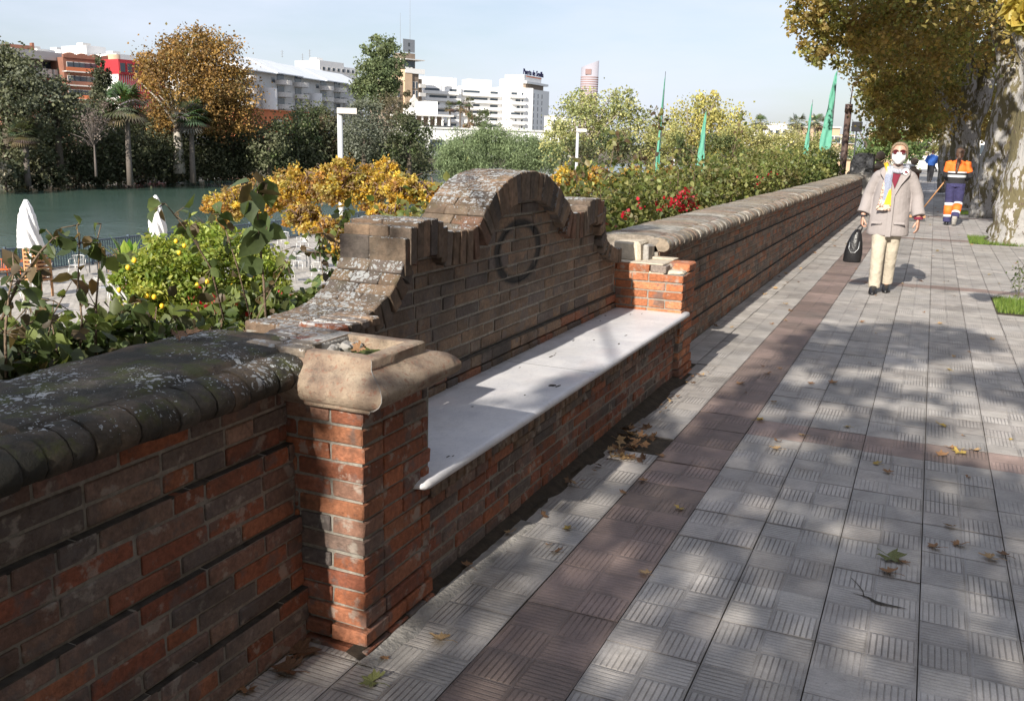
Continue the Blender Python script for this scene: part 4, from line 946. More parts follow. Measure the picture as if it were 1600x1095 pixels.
flag('widest mint green flag close to the end of the hedge', 1309, 104, 1297, 232, 30, 16)

# ------------------------------------------------------------ buildings
def xf(P0, P1):
    P0 = Vector((P0[0], P0[1], 0)); P1 = Vector((P1[0], P1[1], 0)); d = (P1-P0); L = d.length; d /= L; n = Vector((d.y, -d.x, 0))
    if n.dot(-P0) < 0: n = -n
    return (lambda q: (P0.x+d.x*q[0]+n.x*q[1], P0.y+d.y*q[0]+n.y*q[1], q[2])), L
def part(name, parent, mat, boxes, X, off):
    mb = MB()
    for b_ in boxes: mb.box(b_[0], b_[1], X=lambda p: tuple(np.array(X(p))-off))
    return mb.build(name, [mat], parent)
class Bld:
    def __init__(s, name, label, u0, D0, u1, D1, zb=-3, cat='building'):
        s.P0 = at(u0, 150, D0); s.P1 = at(u1, 150, D1); s.X, s.L = xf(s.P0, s.P1); s.u0, s.u1, s.D0, s.D1 = u0, u1, D0, D1
        s.off = np.array([s.P0[0], s.P0[1], zb]); s.root = empty(name, s.off); tag(s.root, label, cat); s.zb = zb; s.nw = 0
    def z(s, u, v):
        f = (u-s.u0)/(s.u1-s.u0); return at(u, v, s.D0+(s.D1-s.D0)*f)[2]
    def sx(s, u): return s.L*(u-s.u0)/(s.u1-s.u0)
    def part(s, name, mat, *boxes, parent=None):
        mb = MB()
        for lo, hi in boxes: mb.box(lo, hi, X=lambda p: tuple(np.array(s.X(p))-s.off))
        return mb.build(name, [mat] if isinstance(mat, str) else mat, parent or s.root)
    def windows(s, x0, x1, z0, floors, fh, n, ww, wh, frame='offwhite', glass='glass', y=0, sill=False):
        for f in range(floors):
            for i in range(n):
                if s.nw >= 95: return
                x = x0+(x1-x0)*(i+.5)/n; z = z0+f*fh; s.nw += 1
                w_ = s.part('window', frame, ((x-ww/2, y, z), (x+ww/2, y+.1, z+wh)))
                s.part('pane', glass, ((x-ww/2+.14, y+.1, z+.14), (x+ww/2-.14, y+.14, z+wh-.14)), parent=w_)
# grey and brick apartments on the left
b = Bld('concrete_apartment_block', 'low apartment block with grey concrete fascia and brick wall at the far left', 22, 258, 103, 268); zt = b.z(60, 80)
b.part('wall', 'brick_wall', ((0, -14, -3), (b.L, 0, zt-6))); b.part('fascia', 'grey_wall', ((-.5, -14, zt-1.9), (b.L+.5, 1.2, zt)))
b.part('wall', 'offwhite', ((0, -13, zt-6), (b.L, -2.5, zt-1.9)))
b.part('balcony', 'grey_wall', ((b.L*.18, -2.4, zt-6), (b.L*.68, 1.3, zt-4.1)), ((b.L*.73, -2.4, zt-6.2), (b.L*1.0, 1.3, zt-4.1)), ((b.L*.0, -2.4, zt-6.2), (b.L*.16, .6, zt-4.1)))
b.part('window', 'glass', ((b.L*.35, -2.5, zt-4.6), (b.L*.65, -1.2, zt-2.2)), ((b.L*.74, -2.5, zt-4.6), (b.L*.95, -2.3, zt-2.2)))
b.windows(b.L*.3, b.L*.75, zt-9.4, 3, -0.001 or 3, 1, 2, 1.6) if False else None
for x in (.3, .43, .6): w_ = b.part('window', 'offwhite', ((b.L*x, 0, zt-8.6), (b.L*x+2, .12, zt-6.9))); b.part('pane', 'glass', ((b.L*x+.1, .12, zt-8.5), (b.L*x+1.9, .16, zt-7.0)), parent=w_)
b = Bld('rooftop_house', 'white and brick rooftop house with chimney above the grey fascia', 18, 290, 62, 292); zt = b.z(40, 71)
b.part('wall', 'white', ((0, -10, -3), (b.L, 0, zt-1))); b.part('roof', 'brick_wall', ((0, -10.2, zt-1), (b.L*.95, .2, zt))); b.part('chimney', 'brick_wall', ((b.L*.92, -3, zt-2), (b.L, -1, zt+.9)))
b = Bld('brick_apartment_block', 'brown brick apartment block with scalloped parapet behind the cypress', 103, 262, 188, 268); zt = b.z(145, 84)
b.part('wall', 'brick_wall', ((0, -14, -3), (b.L, -.001, zt-1.4)))
mb = MB()
for i in range(24):
    x0_, x1_ = b.L*.93*i/24, b.L*.93*(i+1)/24; h = .25+.55*abs(math.sin(i*.55)); mb.box((x0_, -.6, zt-1.5), (x1_, .25, zt-1+h), X=lambda p: tuple(np.array(b.X(p))-b.off))
mb.build('parapet', ['brick_wall'], b.root)
mb = MB(); q = np.array(b.X((b.L*.92, 0, 0)))-b.off; mb.tube([(q[0], q[1], 0), (q[0], q[1], zt+3.2)], 1.6, 16); mb.build('stair_tower', ['tan_wall'], b.root, True)
for k in range(5):
    z = zt-4.9-k*3.3; b.part('floor_slab', 'offwhite', ((0, -1, z), (b.L*.9, 1.5, z+.25)))
    b.part('railing', 'terra' if k != 1 else 'brick_wall', ((0, 1.35, z+.25), (b.L*.9, 1.45, z+1.15)))
b.windows(1, b.L*.9, zt-4.4, 5, -3.3, 8, 2.0, 2.0, 'offwhite')
b = Bld('red_striped_building', 'low building with red and white vertical stripes left of the golden plane tree', 187, 258, 262, 266); zt = b.z(200, 94)
b.part('wall', 'white', ((0, -12, -3), (b.L, 0, zt-3.6))); b.part('upper_floor', 'red', ((0, -12, zt-3.6), (b.L, .4, zt)))
for i in range(24): b.part('stripe', 'red', ((b.L*i/24, .001, -2), (b.L*i/24+b.L/52, .18, zt-3.6)))
b.part('cladding', 'red', ((0, .2, zt-9), (b.L, .3, zt-7.6)))
for i in range(7): w_ = b.part('window', 'red', ((b.L*(i+.12)/7, .4, zt-3.2), (b.L*(i+.88)/7, .5, zt-.7))); b.part('pane', 'glass', ((b.L*(i+.17)/7, .5, zt-3.0), (b.L*(i+.83)/7, .54, zt-.9)), parent=w_)
for nm, lb, u0, u1, v, D in [('white_building', 'white stepped rooftops behind the grey fascia', 64, 108, 77, 320), ('white_building', 'tall white rooftop block above the brick apartments', 140, 188, 72, 310), ('white_building', 'low white rooftops above the brick parapet', 100, 142, 79, 330), ('white_building', 'white block between the red striped building and the plane tree', 186, 232, 85, 300), ('white_building', 'white block hidden behind the crown of the golden plane tree', 228, 392, 88, 320)]:
    b = Bld(nm, lb, u0, D, u1, D+6); zt = b.z(u0+5, v)
    b.part('wall', 'white', ((0, -12, -3), (b.L*.62, 0, zt)), ((b.L*.62, -12, -3), (b.L, -1, zt-1.7))); b.part('parapet', 'offwhite', ((b.L*.1, -6, zt), (b.L*.35, -3, zt+.9)))
    b.windows(b.L*.1, b.L*.9, zt-4, 2, -3, 5, 1.6, 1.4, 'offwhite')
# long grey block with round balconies
b = Bld('grey_apartment_block', 'long grey apartment block with sloping pale roof, round towers and curved balconies', 378, 280, 566, 352); zt = b.z(390, 109)
b.part('wall', 'grey_wall', ((0, -16, -3), (b.L, 0, zt)))
mb = MB(); nsec = 5
for i in range(nsec):
    a_, c_ = b.L*i/nsec, b.L*(i+1)/nsec; o_ = .25*(i % 2)
    for P in ([(a_, 2.0+o_, zt-.2+o_), (c_, 2.0+o_, zt-.2+o_), (c_-.15, -8, zt+4.2+o_), (a_-.15, -8, zt+4.2+o_)], [(a_, 2.0+o_, zt-.45+o_), (c_, 2.0+o_, zt-.45+o_), (c_, 2.0+o_, zt-.2+o_), (a_, 2.0+o_, zt-.2+o_)], [(a_, 2+o_, zt-.45+o_), (a_, -8, zt-.45+o_), (a_, -8, zt+4.2+o_), (a_, 2+o_, zt-.2+o_)]):
        mb.poly([tuple(np.array(b.X(p))-b.off) for p in P])
mb.build('roof', ['roof_white'], b.root)
def bx_(s): return b.L*s
for s_ in (.155, .51, .83): mb = MB(); q = np.array(b.X((bx_(s_), 1.2, 0)))-b.off; mb.tube([(q[0], q[1], 0), (q[0], q[1], zt-b.off[2]-4.6)], 2.5, 20); mb.build('stair_tower', ['offwhite'], b.root, True)
for s_ in (.03, .27, .405, .62, .745, .94):
    for k in range(6):
        z = zt-3.2-k*3.55; q = np.array(b.X((bx_(s_), .6, 0)))-b.off; zz = z-b.off[2]; mb = MB()
        mb.loft([(q[0], q[1], zz, 2.9, 2.9), (q[0], q[1], zz+1.35, 2.95, 2.95)], 20); bal = mb.build('balcony', ['offwhite'], b.root)
        b.part('doorway', 'glass', ((bx_(s_)-2, -.2, z+1.2), (bx_(s_)+2, .12, z+3.2)), parent=bal)
for s_ in (.085, .215, .335, .46, .565, .68, .79, .875): b.windows(bx_(s_)-1.5, bx_(s_)+1.5, zt-2.9, 6, -3.55, 1, 2.3, 1.7, 'offwhite')
b = Bld('white_building', 'white rooftop blocks rising behind the grey block left of the eucalyptus', 500, 420, 562, 440); zt = b.z(520, 97)
b.part('wall', 'white', ((0, -14, -3), (b.L*.6, 0, zt)), ((b.L*.6, -14, -3), (b.L, -1, zt-1.5)), ((b.L*.1, -8, zt), (b.L*.25, -4, zt+1.4))); b.windows(1, b.L, zt-4, 2, -3.3, 8, 1.8, 1.5)
for u, v, h in [(473, 86, 16), (484, 80, 20), (441, 80, 10)]:
    p = at(u, v+h, 340); mb = MB(); mb.tube([(0, 0, 0), (0, 0, h*340/1438.5)], .09, 5)
    for k in range(3): mb.box((-.7+.1*k, -.04, h*.236-.8*k-.5), (.7-.1*k, .04, h*.236-.8*k-.42))
    o = mb.build('rooftop_aerial', ['metal']); o.location = p; tag(o, 'thin metal aerial on the grey block roof, %s' % {473: 'the shorter of the right hand pair', 484: 'the taller of the right hand pair', 441: 'standing alone on the left'}[u], 'aerial')
# tan tower
b = Bld('tan_apartment_tower', 'tan and brown tower with stacked balconies and a rooftop billboard right of the eucalyptus', 604, 400, 662, 412); zt = b.z(640, 115)
b.part('wall', 'brown_wall', ((0, -12, -3), (b.L*.46, -.5, zt-3)), ((b.L*.66, -12, -3), (b.L*.86, 0, zt+0))); b.part('wall', 'tan_wall', ((b.L*.46, -12, -3), (b.L*.66, .6, zt+1.5)))
b.part('parapet', 'white', ((b.L*.47, .601, zt+.1), (b.L*.66, .8, zt+2.4)), ((b.L*.66, .001, zt), (b.L*1.0, .8, zt+2.0))); b.part('canopy', 'offwhite', ((b.L*.46, -8, zt+5.4), (b.L*.97, 1.5, zt+5.8)))
b.part('penthouse', 'brown_wall', ((b.L*.48, -8, zt+2), (b.L*.8, -1, zt+8.2)))
b.part('window', 'glass', ((b.L*.5, -1, zt+2.6), (b.L*.78, -.8, zt+5.1)))
for k in range(7): b.part('balcony', 'offwhite', ((b.L*.86, -6, zt-5.5-k*3.6), (b.L*1.02, 1, zt-4-k*3.6))); b.part('loggia', 'brown_wall', ((b.L*.86, -6, zt-4-k*3.6), (b.L*.99, -1, zt-1.9-k*3.6)))
b.windows(b.L*.68, b.L*.84, zt-6, 7, -3.6, 2, 1.1, 2.8, 'offwhite'); b.windows(b.L*.05, b.L*.4, zt-10, 5, -4, 2, 1.2, 2)
bb = b.part('billboard', 'metal', ((b.L*.49, -1.5, zt+8.6), (b.L*.8, -1.2, zt+13.8))); b.part('emblem', 'dark_metal', ((b.L*.62, -1.2, zt+11), (b.L*.66, -1.1, zt+12.4)), ((b.L*.625, -1.2, zt+9), (b.L*.67, -1.1, zt+9.7)), parent=bb)
for s_, h in ((.7, 22), (.44, 16)): mb = MB(); q = np.array(b.X((b.L*s_, -2, zt+8)))-b.off; mb.tube([tuple(q), (q[0], q[1], q[2]+h)], [.12, .05], 5); mb.build('aerial', ['metal'], b.root)
# white complex
b = Bld('white_apartment_complex', 'long bright white apartment complex with balcony bands and a rooftop sign', 654, 430, 832, 455)
zt = b.z(700, 133)
b.part('wall', 'white', ((0, -16, -3), (b.L*.36, 0, zt-.6)), ((b.L*.36, -16, -3), (b.L*.74, -2, zt)), ((b.L*.74, -16, -3), (b.L*1.0, .5, zt+.6)))
b.part('upper_storey', 'white', ((b.L*.02, -12, zt-.6), (b.L*.34, -3, zt+3.3)), ((b.L*.46, -12, zt), (b.L*.66, -4, zt+3.4)), ((b.L*.80, -12, zt+.6), (b.L*.93, -2, zt+4.6)))
for k in range(8):
    z = zt-3.4-k*3.05
    for a_, c_, y in ((.03, .35, 0), (.38, .73, -2), (.78, .94, .5)):
        sh = .02*(k % 3); bl_ = b.part('balcony', 'white', ((b.L*(a_+sh), y, z-.9), (b.L*(c_-.02), y+1.7, z+.45)))
        b.part('shaded_glazing', 'glass', ((b.L*(a_+.02+sh*2), y+.001, z+.6), (b.L*(a_+(c_-a_)*(.45+.2*(k % 2))), y+.06, z+1.6)), ((b.L*(a_+(c_-a_)*.72), y+.001, z+.6), (b.L*(c_-.03), y+.06, z+1.6)), parent=bl_)
E0 = b.X((b.L, .5, 0)); 
side = Bld('white_corner_wing', 'white corner wing of narrow windows at the right end of the white complex', 824, 454, 858, 478); zs = side.z(840, 141)
side.part('wall', 'white', ((0, -14, -3), (side.L, 0, zs))); side.windows(side.L*.2, side.L*.75, zs-4, 9, -3.05, 3, .9, 2.2, 'offwhite')
side.part('terrace_floor', 'brown_wall', ((0, -12, zs), (side.L*.8, -1, zs+2.3))); side.part('roof_slab', 'white', ((-1, -13, zs+2.3), (side.L*.95, 0, zs+3.3))); side.part('upper_storey', 'white', ((0, -12, zs+3.3), (side.L*.78, -2, zs+6.3)))
side.part('trim', 'orange', ((side.L*.1, -2, zs+5.6), (side.L*.78, -1.8, zs+5.9)))
fc = bpy.data.curves.new('sign', 'FONT'); fc.body = 'Puerta de Sevilla'; fc.size = 3.6; fc.extrude = .15; fc.resolution_u = 2; fc.offset = .05
fo = bpy.data.objects.new('s', fc); col.objects.link(fo); dg = bpy.context.evaluated_depsgraph_get(); sm_ = bpy.data.meshes.new_from_object(fo.evaluated_get(dg)); bpy.data.objects.remove(fo)
xs_ = [v.co.x for v in sm_.vertices]; wd_ = max(xs_)-min(xs_); A_ = Vector(side.X((-side.L*.08, -1.5, zs+6.5))); B_ = Vector(side.X((side.L*.82, -1.5, zs+6.5))); d_ = (B_-A_); sc_x = d_.length/wd_
ang = math.atan2(d_.y, d_.x)
sm_.transform(Matrix.Rotation(ang, 4, 'Z') @ Matrix.Rotation(R(90), 4, 'X') @ Matrix.Diagonal((sc_x, 1.0, 1, 1))); sm_.materials.clear()
sg = link('roof_sign', sm_, ['navy']); sg.location = A_; tag(sg, 'dark lettering standing on the roof of the white corner wing, reading Puerta de Sevilla', 'sign')
# pavilion in front
b = Bld('white_pavilion', 'modern white pavilion with flat roof and columns in front of the palms', 640, 236, 706, 240); zt = b.z(670, 182)
b.part('roof', 'offwhite', ((-2, -9, zt), (b.L, 1.5, zt+.45))); b.part('upper_storey', 'white', ((b.L*.1, -8, zt+.45), (b.L*.45, -1, zt+1.9)), ((b.L*.4, -8, zt+.45), (b.L*.68, -.5, zt+3.7)))
b.part('wall', 'brown_wall', ((0, -8, zt-3), (b.L*.85, -2, zt)))
for i in range(6): b.part('column', 'white', ((b.L*(.1+.16*i), .4, zt-3.1), (b.L*(.1+.16*i)+.4, .8, zt)))
b.part('railing', 'dark_metal', ((b.L*.35, .85, zt-3.1), (b.L*.98, .9, zt-2.2)))
b = Bld('long_white_wall_building', 'long low white building with dark glazing below the pavilion', 636, 232, 900, 246); zt = b.z(700, 202)
b.part('wall', 'white', ((0, -20, -3), (b.L, 0, zt))); b.part('parapet', 'offwhite', ((-.5, -20, zt), (b.L, .4, zt+.4)))
for i in range(9): b.part('window', 'glass', ((b.L*(.02+.11*i), .001, zt-5.5), (b.L*(.10+.11*i), .12, zt-2.6)))
b.part('canopy', 'offwhite', ((0, .001, zt-6.4), (b.L, 3, zt-5.9)))
b = Bld('terracotta_building', 'low terracotta coloured wall building below the grey apartment block', 384, 235, 512, 262); zt = b.z(400, 172)
b.part('wall', 'terra', ((0, -9, -3), (b.L, 0, zt))); b.part('roof', 'terra', ((-.2, -9.2, zt), (b.L+.2, .3, zt+.3))); b.part('window', 'white', ((b.L*.35, .001, zt-4), (b.L*.4, .1, zt-2)))
b = Bld('church_gable', 'small white church gable with curved outline below the tan tower', 636, 300, 660, 302); mb = MB()
zc = b.z(648, 150); L = b.L; pr = [(0, zc-8), (0, zc-3), (L*.15, zc-2.6), (L*.3, zc-1), (L*.42, zc-.6), (L*.5, zc+.4), (L*.58, zc-.6), (L*.7, zc-1.2), (L, zc-5), (L, zc-8)]
for y in (0, -1): mb.poly([tuple(np.array(b.X((x, y, z)))-b.off) for x, z in pr])
for (a_, c_) in zip(pr, pr[1:]+pr[:1]): mb.poly([tuple(np.array(b.X(p))-b.off) for p in ((a_[0], 0, a_[1]), (c_[0], 0, c_[1]), (c_[0], -1, c_[1]), (a_[0], -1, a_[1]))])
mb.build('gable', ['offwhite'], b.root)
# far tower, oval plan, slanted top
p = at(920, 150, 1700); root = empty('skyscraper', (p[0], p[1], -3)); tag(root, 'distant oval skyscraper with slanted top and reddish horizontal louvres', 'skyscraper')
za = at(907, 106, 1700)[2]+3; zb_ = at(932, 95, 1700)[2]+3; rx = 13.2*1700/1438.5; n = 40; dv = Vector((ray(930, 150)-ray(910, 150))).normalized(); dv.z = 0
mb = MB(); per = [(rx*math.cos(2*math.pi*k/n), rx*.8*math.sin(2*math.pi*k/n)) for k in range(n)]; pd = Vector((-dv.y, dv.x, 0))
W3 = lambda a_, c_, z: tuple(dv*a_+pd*c_+Vector((0, 0, z)))
for (a_, c_) in per: mb.v.append(W3(a_, c_, 0))
for (a_, c_) in per: mb.v.append(W3(a_, c_, za+(zb_-za)*(a_/rx+1)/2))
for k in range(n): mb.face([k, (k+1) % n, n+(k+1) % n, n+k])
mb.face([n+k for k in range(n)]); mb.build('shell', ['tower_glass' if 'tower_glass' in M else 'offwhite'], root, True)
mb = MB(); z = 8
while z < za-14:
    st = len(mb.v)
    for s_, zz in ((1.015, z), (1.015, z+1.9)):
        for (a_, c_) in per: mb.v.append(W3(a_*s_, c_*s_, zz))
    for k in range(n): mb.face([st+k, st+(k+1) % n, st+n+(k+1) % n, st+n+k])
    z += 3.9
mb.build('louvres', ['tower_red'if 'tower_red' in M else 'terra'], root); mb = MB(); a0_ = -rx*.62
mb.box((-rx*.55, -rx*.86, za-12), (rx*.1, -rx*.7, za-3), X=lambda q: W3(q[0], q[1], q[2])); mb.build('crown_opening', ['tower_red'], root)
for nm, lb, u0, u1, v, D in [('white_building', 'distant white block beyond the straw coloured tree', 1150, 1215, 203, 260), ('white_building', 'distant white block behind the third flag', 1200, 1262, 195, 290), ('white_building', 'distant cream block behind the widest flag', 1285, 1345, 200, 200), ('white_building', 'white block glimpsed through the yellowing tree', 862, 905, 182, 420), ('cream_building', 'bright cream facade closing the promenade beyond the man in blue', 1425, 1492, 205, 150), ('white_building', 'sunlit white facade across the road seen between the plane trunks', 1490, 1680, 170, 140)]:
    b = Bld(nm, lb, u0, D, u1, D+4); zt = b.z(u0+5, v); b.part('wall', 'white' if 'cream' not in lb else 'tan_wall', ((0, -10, -3), (b.L*.55, 0, zt)), ((b.L*.55, -10, -3), (b.L, -.6, zt-1.2)))
    b.windows(b.L*.05, b.L*.95, zt-3, 2, -3, 5, 1.5, 1.5); b.part('cornice', 'offwhite', ((-.2, -10, zt), (b.L*.56, .3, zt+.3)))
print('part2')
# ============================================================ terrace railing, parasols, furniture
rl = empty('railing', (-31.8, 30, TZ)); tag(rl, 'dark blue grey metal railing along the river edge of the terrace', 'railing')
y = 8
while y < 110:
    mb = MB(); mb.box((-31.84, y, TZ+.96), (-31.76, y+2.0, TZ+1.03)); mb.box((-31.83, y, TZ+.08), (-31.77, y+2.0, TZ+.12)); 
    k = y+.09
    while k < y+1.97: mb.box((-31.815, k, TZ+.12), (-31.785, k+.028, TZ+.96)); k += .125
    mb.v = [(a+31.8, b_-30, c-TZ) for a, b_, c in mb.v]; mb.build('rail_panel', ['rail_blue'], rl)
    mb = MB(); mb.box((-31.86, y-.03, TZ), (-31.74, y+.03, TZ+1.1)); mb.v = [(a+31.8, b_-30, c-TZ) for a, b_, c in mb.v]; mb.build('post', ['rail_blue'], rl); y += 2.0
def parasol(label, u, vt, vb, D, kink):
    pt = at(u, vt, D); root = empty('parasol', (pt[0], pt[1], TZ)); tag(root, label, 'parasol'); ht = pt[2]-TZ; hb = at(u, vb, D)[2]-TZ
    mb = MB(); mb.tube([(0, 0, 0), (0, 0, hb+.2)], .035, 10); mb.build('pole', ['white'], root, True)
    mb = MB(); mb.cbox((-.32, -.32, 0), (.32, .32, .09), .02); mb.tube([(0, 0, .05), (0, 0, .4)], .06, 10); mb.build('foot', ['dark_metal'], root)
    mb = MB(); secs = []; R_ = .36
    for i in range(17):
        f = i/16; z = hb+(ht-hb)*f
        if kink: r = R_*(1-.55*f) if f < .72 else (R_*.50*(1 if f < .80 else 1-(f-.80)/.20*.75))
        else: r = R_*.80*math.sqrt(max(.001, 1-f**2.2))*(.82+.18*math.sin(3.14*min(1, f*1.6)))
        secs.append((.03*math.sin(f*5), .03*math.cos(f*7), z, max(r, .03), max(r, .03)))
    mb.loft(secs, 48, fold=.17, nf=9); mb.build('canopy', ['white_cloth'], root, True)
    if kink:
        mb = MB(); mb.loft([(0, 0, hb+(ht-hb)*.69, .16, .16), (0, 0, hb+(ht-hb)*.72, .17, .17)], 16); mb.build('strap', ['offwhite'], root)
parasol('folded white parasol with bunched top at the left edge of the terrace', 40, 312, 387, 33.5, True)
parasol('smooth closed white parasol between the river and the lemon tree', 243, 305, 371, 36.5, False)
def chair(mat):
    root = empty('cafe_chair', (0, 0, 0))
    mb = MB(); mb.cbox((-.22, -.21, .43), (.22, .21, .455), .008); mb.build('seat', [mat], root)
    for sx in (-1, 1):
        for sy in (-1, 1): mb = MB(); mb.tube([(sx*.25, sy*.25, 0), (sx*.20, sy*.19, .44)], .014, 6); mb.build('leg', [mat], root, True)
        mb = MB(); mb.tube([(sx*.20, .19, .44), (sx*.235, .235, .67)], .013, 6); mb.tube([(sx*.235, .26, .67), (sx*.25, 0, .68), (sx*.21, -.20, .66), (sx*.19, -.2, .44)], .014, 6); mb.build('armrest', [mat], root, True)
    mb = MB(); arcp = [(.24*math.cos(a), .10+.17*math.sin(a), .80-.02*abs(math.cos(a))) for a in [math.pi*i/8 for i in range(9)]]
    mb.tube(arcp, .015, 6); 
    for i in range(9): a = math.pi*(.08+.84*i/8); mb.tube([(.19*math.cos(a), .08+.13*math.sin(a), .45), (.24*math.cos(a), .10+.17*math.sin(a), .80)], .008, 4)
    mb.build('backrest', [mat], root); return root
protos = {k: chair(v) for k, v in (('metal', 'alu'), ('orange', 'orange'), ('timber', 'timber'))}
first = {k: True for k in protos}
def put_chair(kind, label, u, v, rz, dz=0):
    p = onz(u, v, TZ); o = protos[kind] if first[kind] else copy_tree(protos[kind]); first[kind] = False
    o.location = (p[0], p[1], TZ); o.rotation_euler = (0, 0, rz); tag(o, label, 'chair', {'metal': 'pale metal cafe chairs on the terrace', 'orange': 'orange chairs on the terrace', 'timber': 'wooden chairs on the terrace'}[kind])
for a in [('metal', 'pale metal chair standing alone in front of the others at lower left', 52, 493, 2.8), ('metal', 'pale metal chair below the left parasol', 62, 446, 1.4), ('metal', 'pale metal chair immediately right of the left parasol foot', 70, 438, -.4), ('metal', 'pale metal chair left of the lemon tree crown', 163, 470, 2.6), ('metal', 'pale metal chair half hidden by the lemon tree crown', 182, 474, -2.2),
          ('metal', 'pale metal chair seen near the railing above the vine stems', 122, 432, .3), ('metal', 'pale metal chair with its back to the railing right of the white pergola post', 443, 388, .2), ('metal', 'pale metal chair next to the last visible railing panel', 473, 392, -.5), ('metal', 'pale metal chair beside the dark square table', 470, 424, 1.7), ('metal', 'pale metal chair behind the tall dark vine stem', 428, 432, -1.2), ('metal', 'pale metal chair closest to the left slope of the bench back', 500, 440, 3.0), ('metal', 'pale metal chair at the terrace edge cut by the picture edge', 4, 505, 1.0), ('metal', 'pale metal chair at the kerb below the tall vine stem', 452, 441, 2.2),
          ('orange', 'orange chair right of the tall vine stem base near the railing', 402, 385, .3), ('orange', 'orange chair partly behind the vine leaf above the lemon tree', 388, 389, -2.6), ('orange', 'orange chair at the left edge under the parasol', 4, 440, 1.1), ('orange', 'orange chair right behind the left edge table', 30, 438, -1.2),
          ('timber', 'brown wooden chair just left of the orange ones', 378, 391, 1.9), ('timber', 'brown wooden chair by the railing above the lemon tree', 178, 424, -.6), ('timber', 'brown wooden chair beside the potted palm', 191, 420, .8)]: put_chair(*a)
def table():
    root = empty('cafe_table', (0, 0, 0)); mb = MB(); mb.cbox((-.4, -.4, .72), (.4, .4, .75), .006); mb.build('table_top', ['dark_metal'], root)
    for sx in (-1, 1):
        for sy in (-1, 1): mb = MB(); mb.tube([(sx*.34, sy*.34, 0), (sx*.34, sy*.34, .72)], .02, 6); mb.build('leg', ['dark_metal'], root)
    return root
tb = table()
for i, (lb, u, v) in enumerate([('dark square table between chairs left of the bench back slope', 482, 420), ('dark table by the left parasol with chairs around it', 40, 445), ('dark table in front of the railing left of the lemon tree', 160, 425), ('dark table behind the tall vine stem', 415, 408), ('dark table at the lower left corner of the terrace', 22, 488)]):
    p = onz(u, v, TZ); o = tb if i == 0 else copy_tree(tb); o.location = (p[0], p[1], TZ); o.rotation_euler = (0, 0, .2*i); tag(o, lb, 'table', 'dark cafe tables on the terrace')
# slatted wooden stand by the left parasol
p = at(57, 395, 34.5); root = empty('slatted_stand', (p[0], p[1], TZ)); tag(root, 'wooden slatted stand beside the left parasol against the railing', 'stand')
mb = MB(); 
for k in range(9): mb.cbox((-.3, -.3, .55+k*.13), (.3, .3, .62+k*.13), .01)
mb.build('slats', ['timber'], root); 
for sx in (-1, 1):
    for sy in (-1, 1): mb = MB(); mb.box((sx*.27-.03, sy*.27-.03, 0), (sx*.27+.03, sy*.27+.03, 1.6)); mb.build('post', ['timber'], root)
def bigleaf(name, label, u, v, D, n, L, cols, pot=True):     # potted plant with long leaves
    p = at(u, v, D); root = empty(name, (p[0], p[1], TZ)); tag(root, label, 'plant'); mb = MB()
    mb.loft([(0, 0, 0, .2, .2), (0, 0, .5, .28, .28)], 16); mb.build('pot', ['terra'], root); mb = MB(); H_ = p[2]-TZ
    for i in range(n):
        a = U(0, 6.28); el = U(.5, 1.4); l = L*U(.7, 1.1); c = tuple(x*U(.8, 1.3) for x in random.choice(cols)); d = Vector((math.cos(a)*math.cos(el), math.sin(a)*math.cos(el), math.sin(el))); s_ = Vector((-math.sin(a), math.cos(a), 0)); o = Vector((0, 0, H_-L*.5)); w_ = l*.13; dn = Vector((0, 0, -l*.12))
        P = [o, o+d*l*.3, o+d*l*.65+dn*.3, o+d*l+dn]
        mb.poly([P[0], P[1]+s_*w_, P[2]+s_*w_, P[3], P[2], P[1]], c); mb.poly([P[0], P[1], P[2], P[3], P[2]-s_*w_, P[1]-s_*w_], c)
    mb.build('foliage', ['leaf'], root); mb = MB(); mb.tube([(0, 0, .4), (0, 0, H_-L*.4)], .05, 8); mb.build('stem', ['wood'], root)
bigleaf('banana_plant', 'potted broad leaved plant by the railing left of the lemon tree', 198, 385, 33, 16, 1.3, G_LIME[:3]+G_FEATH)
bigleaf('palm_plant', 'small potted spiky plant at the railing left of the pergola post', 330, 345, 38, 22, 1.1, G_FEATH+G_GREY)
# ============================================================ planting by the wall
root = empty('lemon_tree', (-8.9, 9.3, TZ)); tag(root, 'bushy lemon tree with yellow green leaves and yellow fruit below the wall', 'lemon tree'); off = np.array(root.location)
bl = [pb(275, 430, 72, 56, 12.6), pb(360, 420, 76, 64, 13.2), pb(410, 440, 45, 50, 13), pb(240, 450, 42, 48, 12.4), pb(320, 385, 60, 32, 13.4), pb(330, 480, 95, 32, 12.6), pb(200, 440, 22, 30, 12.4)]
leafmesh('foliage', crown(bl, 21000, .13, 26, .4)-off, .08, G_LIME*2+[(.12, .18, .05), (.46, .46, .12), (.40, .42, .12)], 'leaf', root, near=True, up=.5, aspect=.5, cvar=.25)
mb = MB(); mb.tube([(0, 0, -.2), (.1, 0, 1.4), (0, .1, 2.6), (0, 0, 3.6)], [.11, .09, .07, .03], 8)
for i in range(12): b_ = random.choice(bl); mb.tube([(0, 0, 2.2), tuple(np.array(b_[:3])-off+np.array([U(-.3, .3), U(-.3, .3), 0]))], [.04, .012], 5)
mb.build('trunk', ['wood'], root, True)
mb = MB()
for (u, v) in [(210, 407), (200, 418), (288, 384), (223, 451), (230, 462), (241, 464), (186, 453), (190, 479), (200, 487), (198, 483), (217, 491), (253, 478), (308, 446), (324, 440), (363, 447), (275, 377), (280, 395), (395, 430)]:
    p = at(u, v, U(11.75, 12.3))-off; m1 = MB(); r = U(.024, .033); m1.ball(p, (r, r, r*1.15), 10); m1.build('lemon', ['fruit'], root, True)

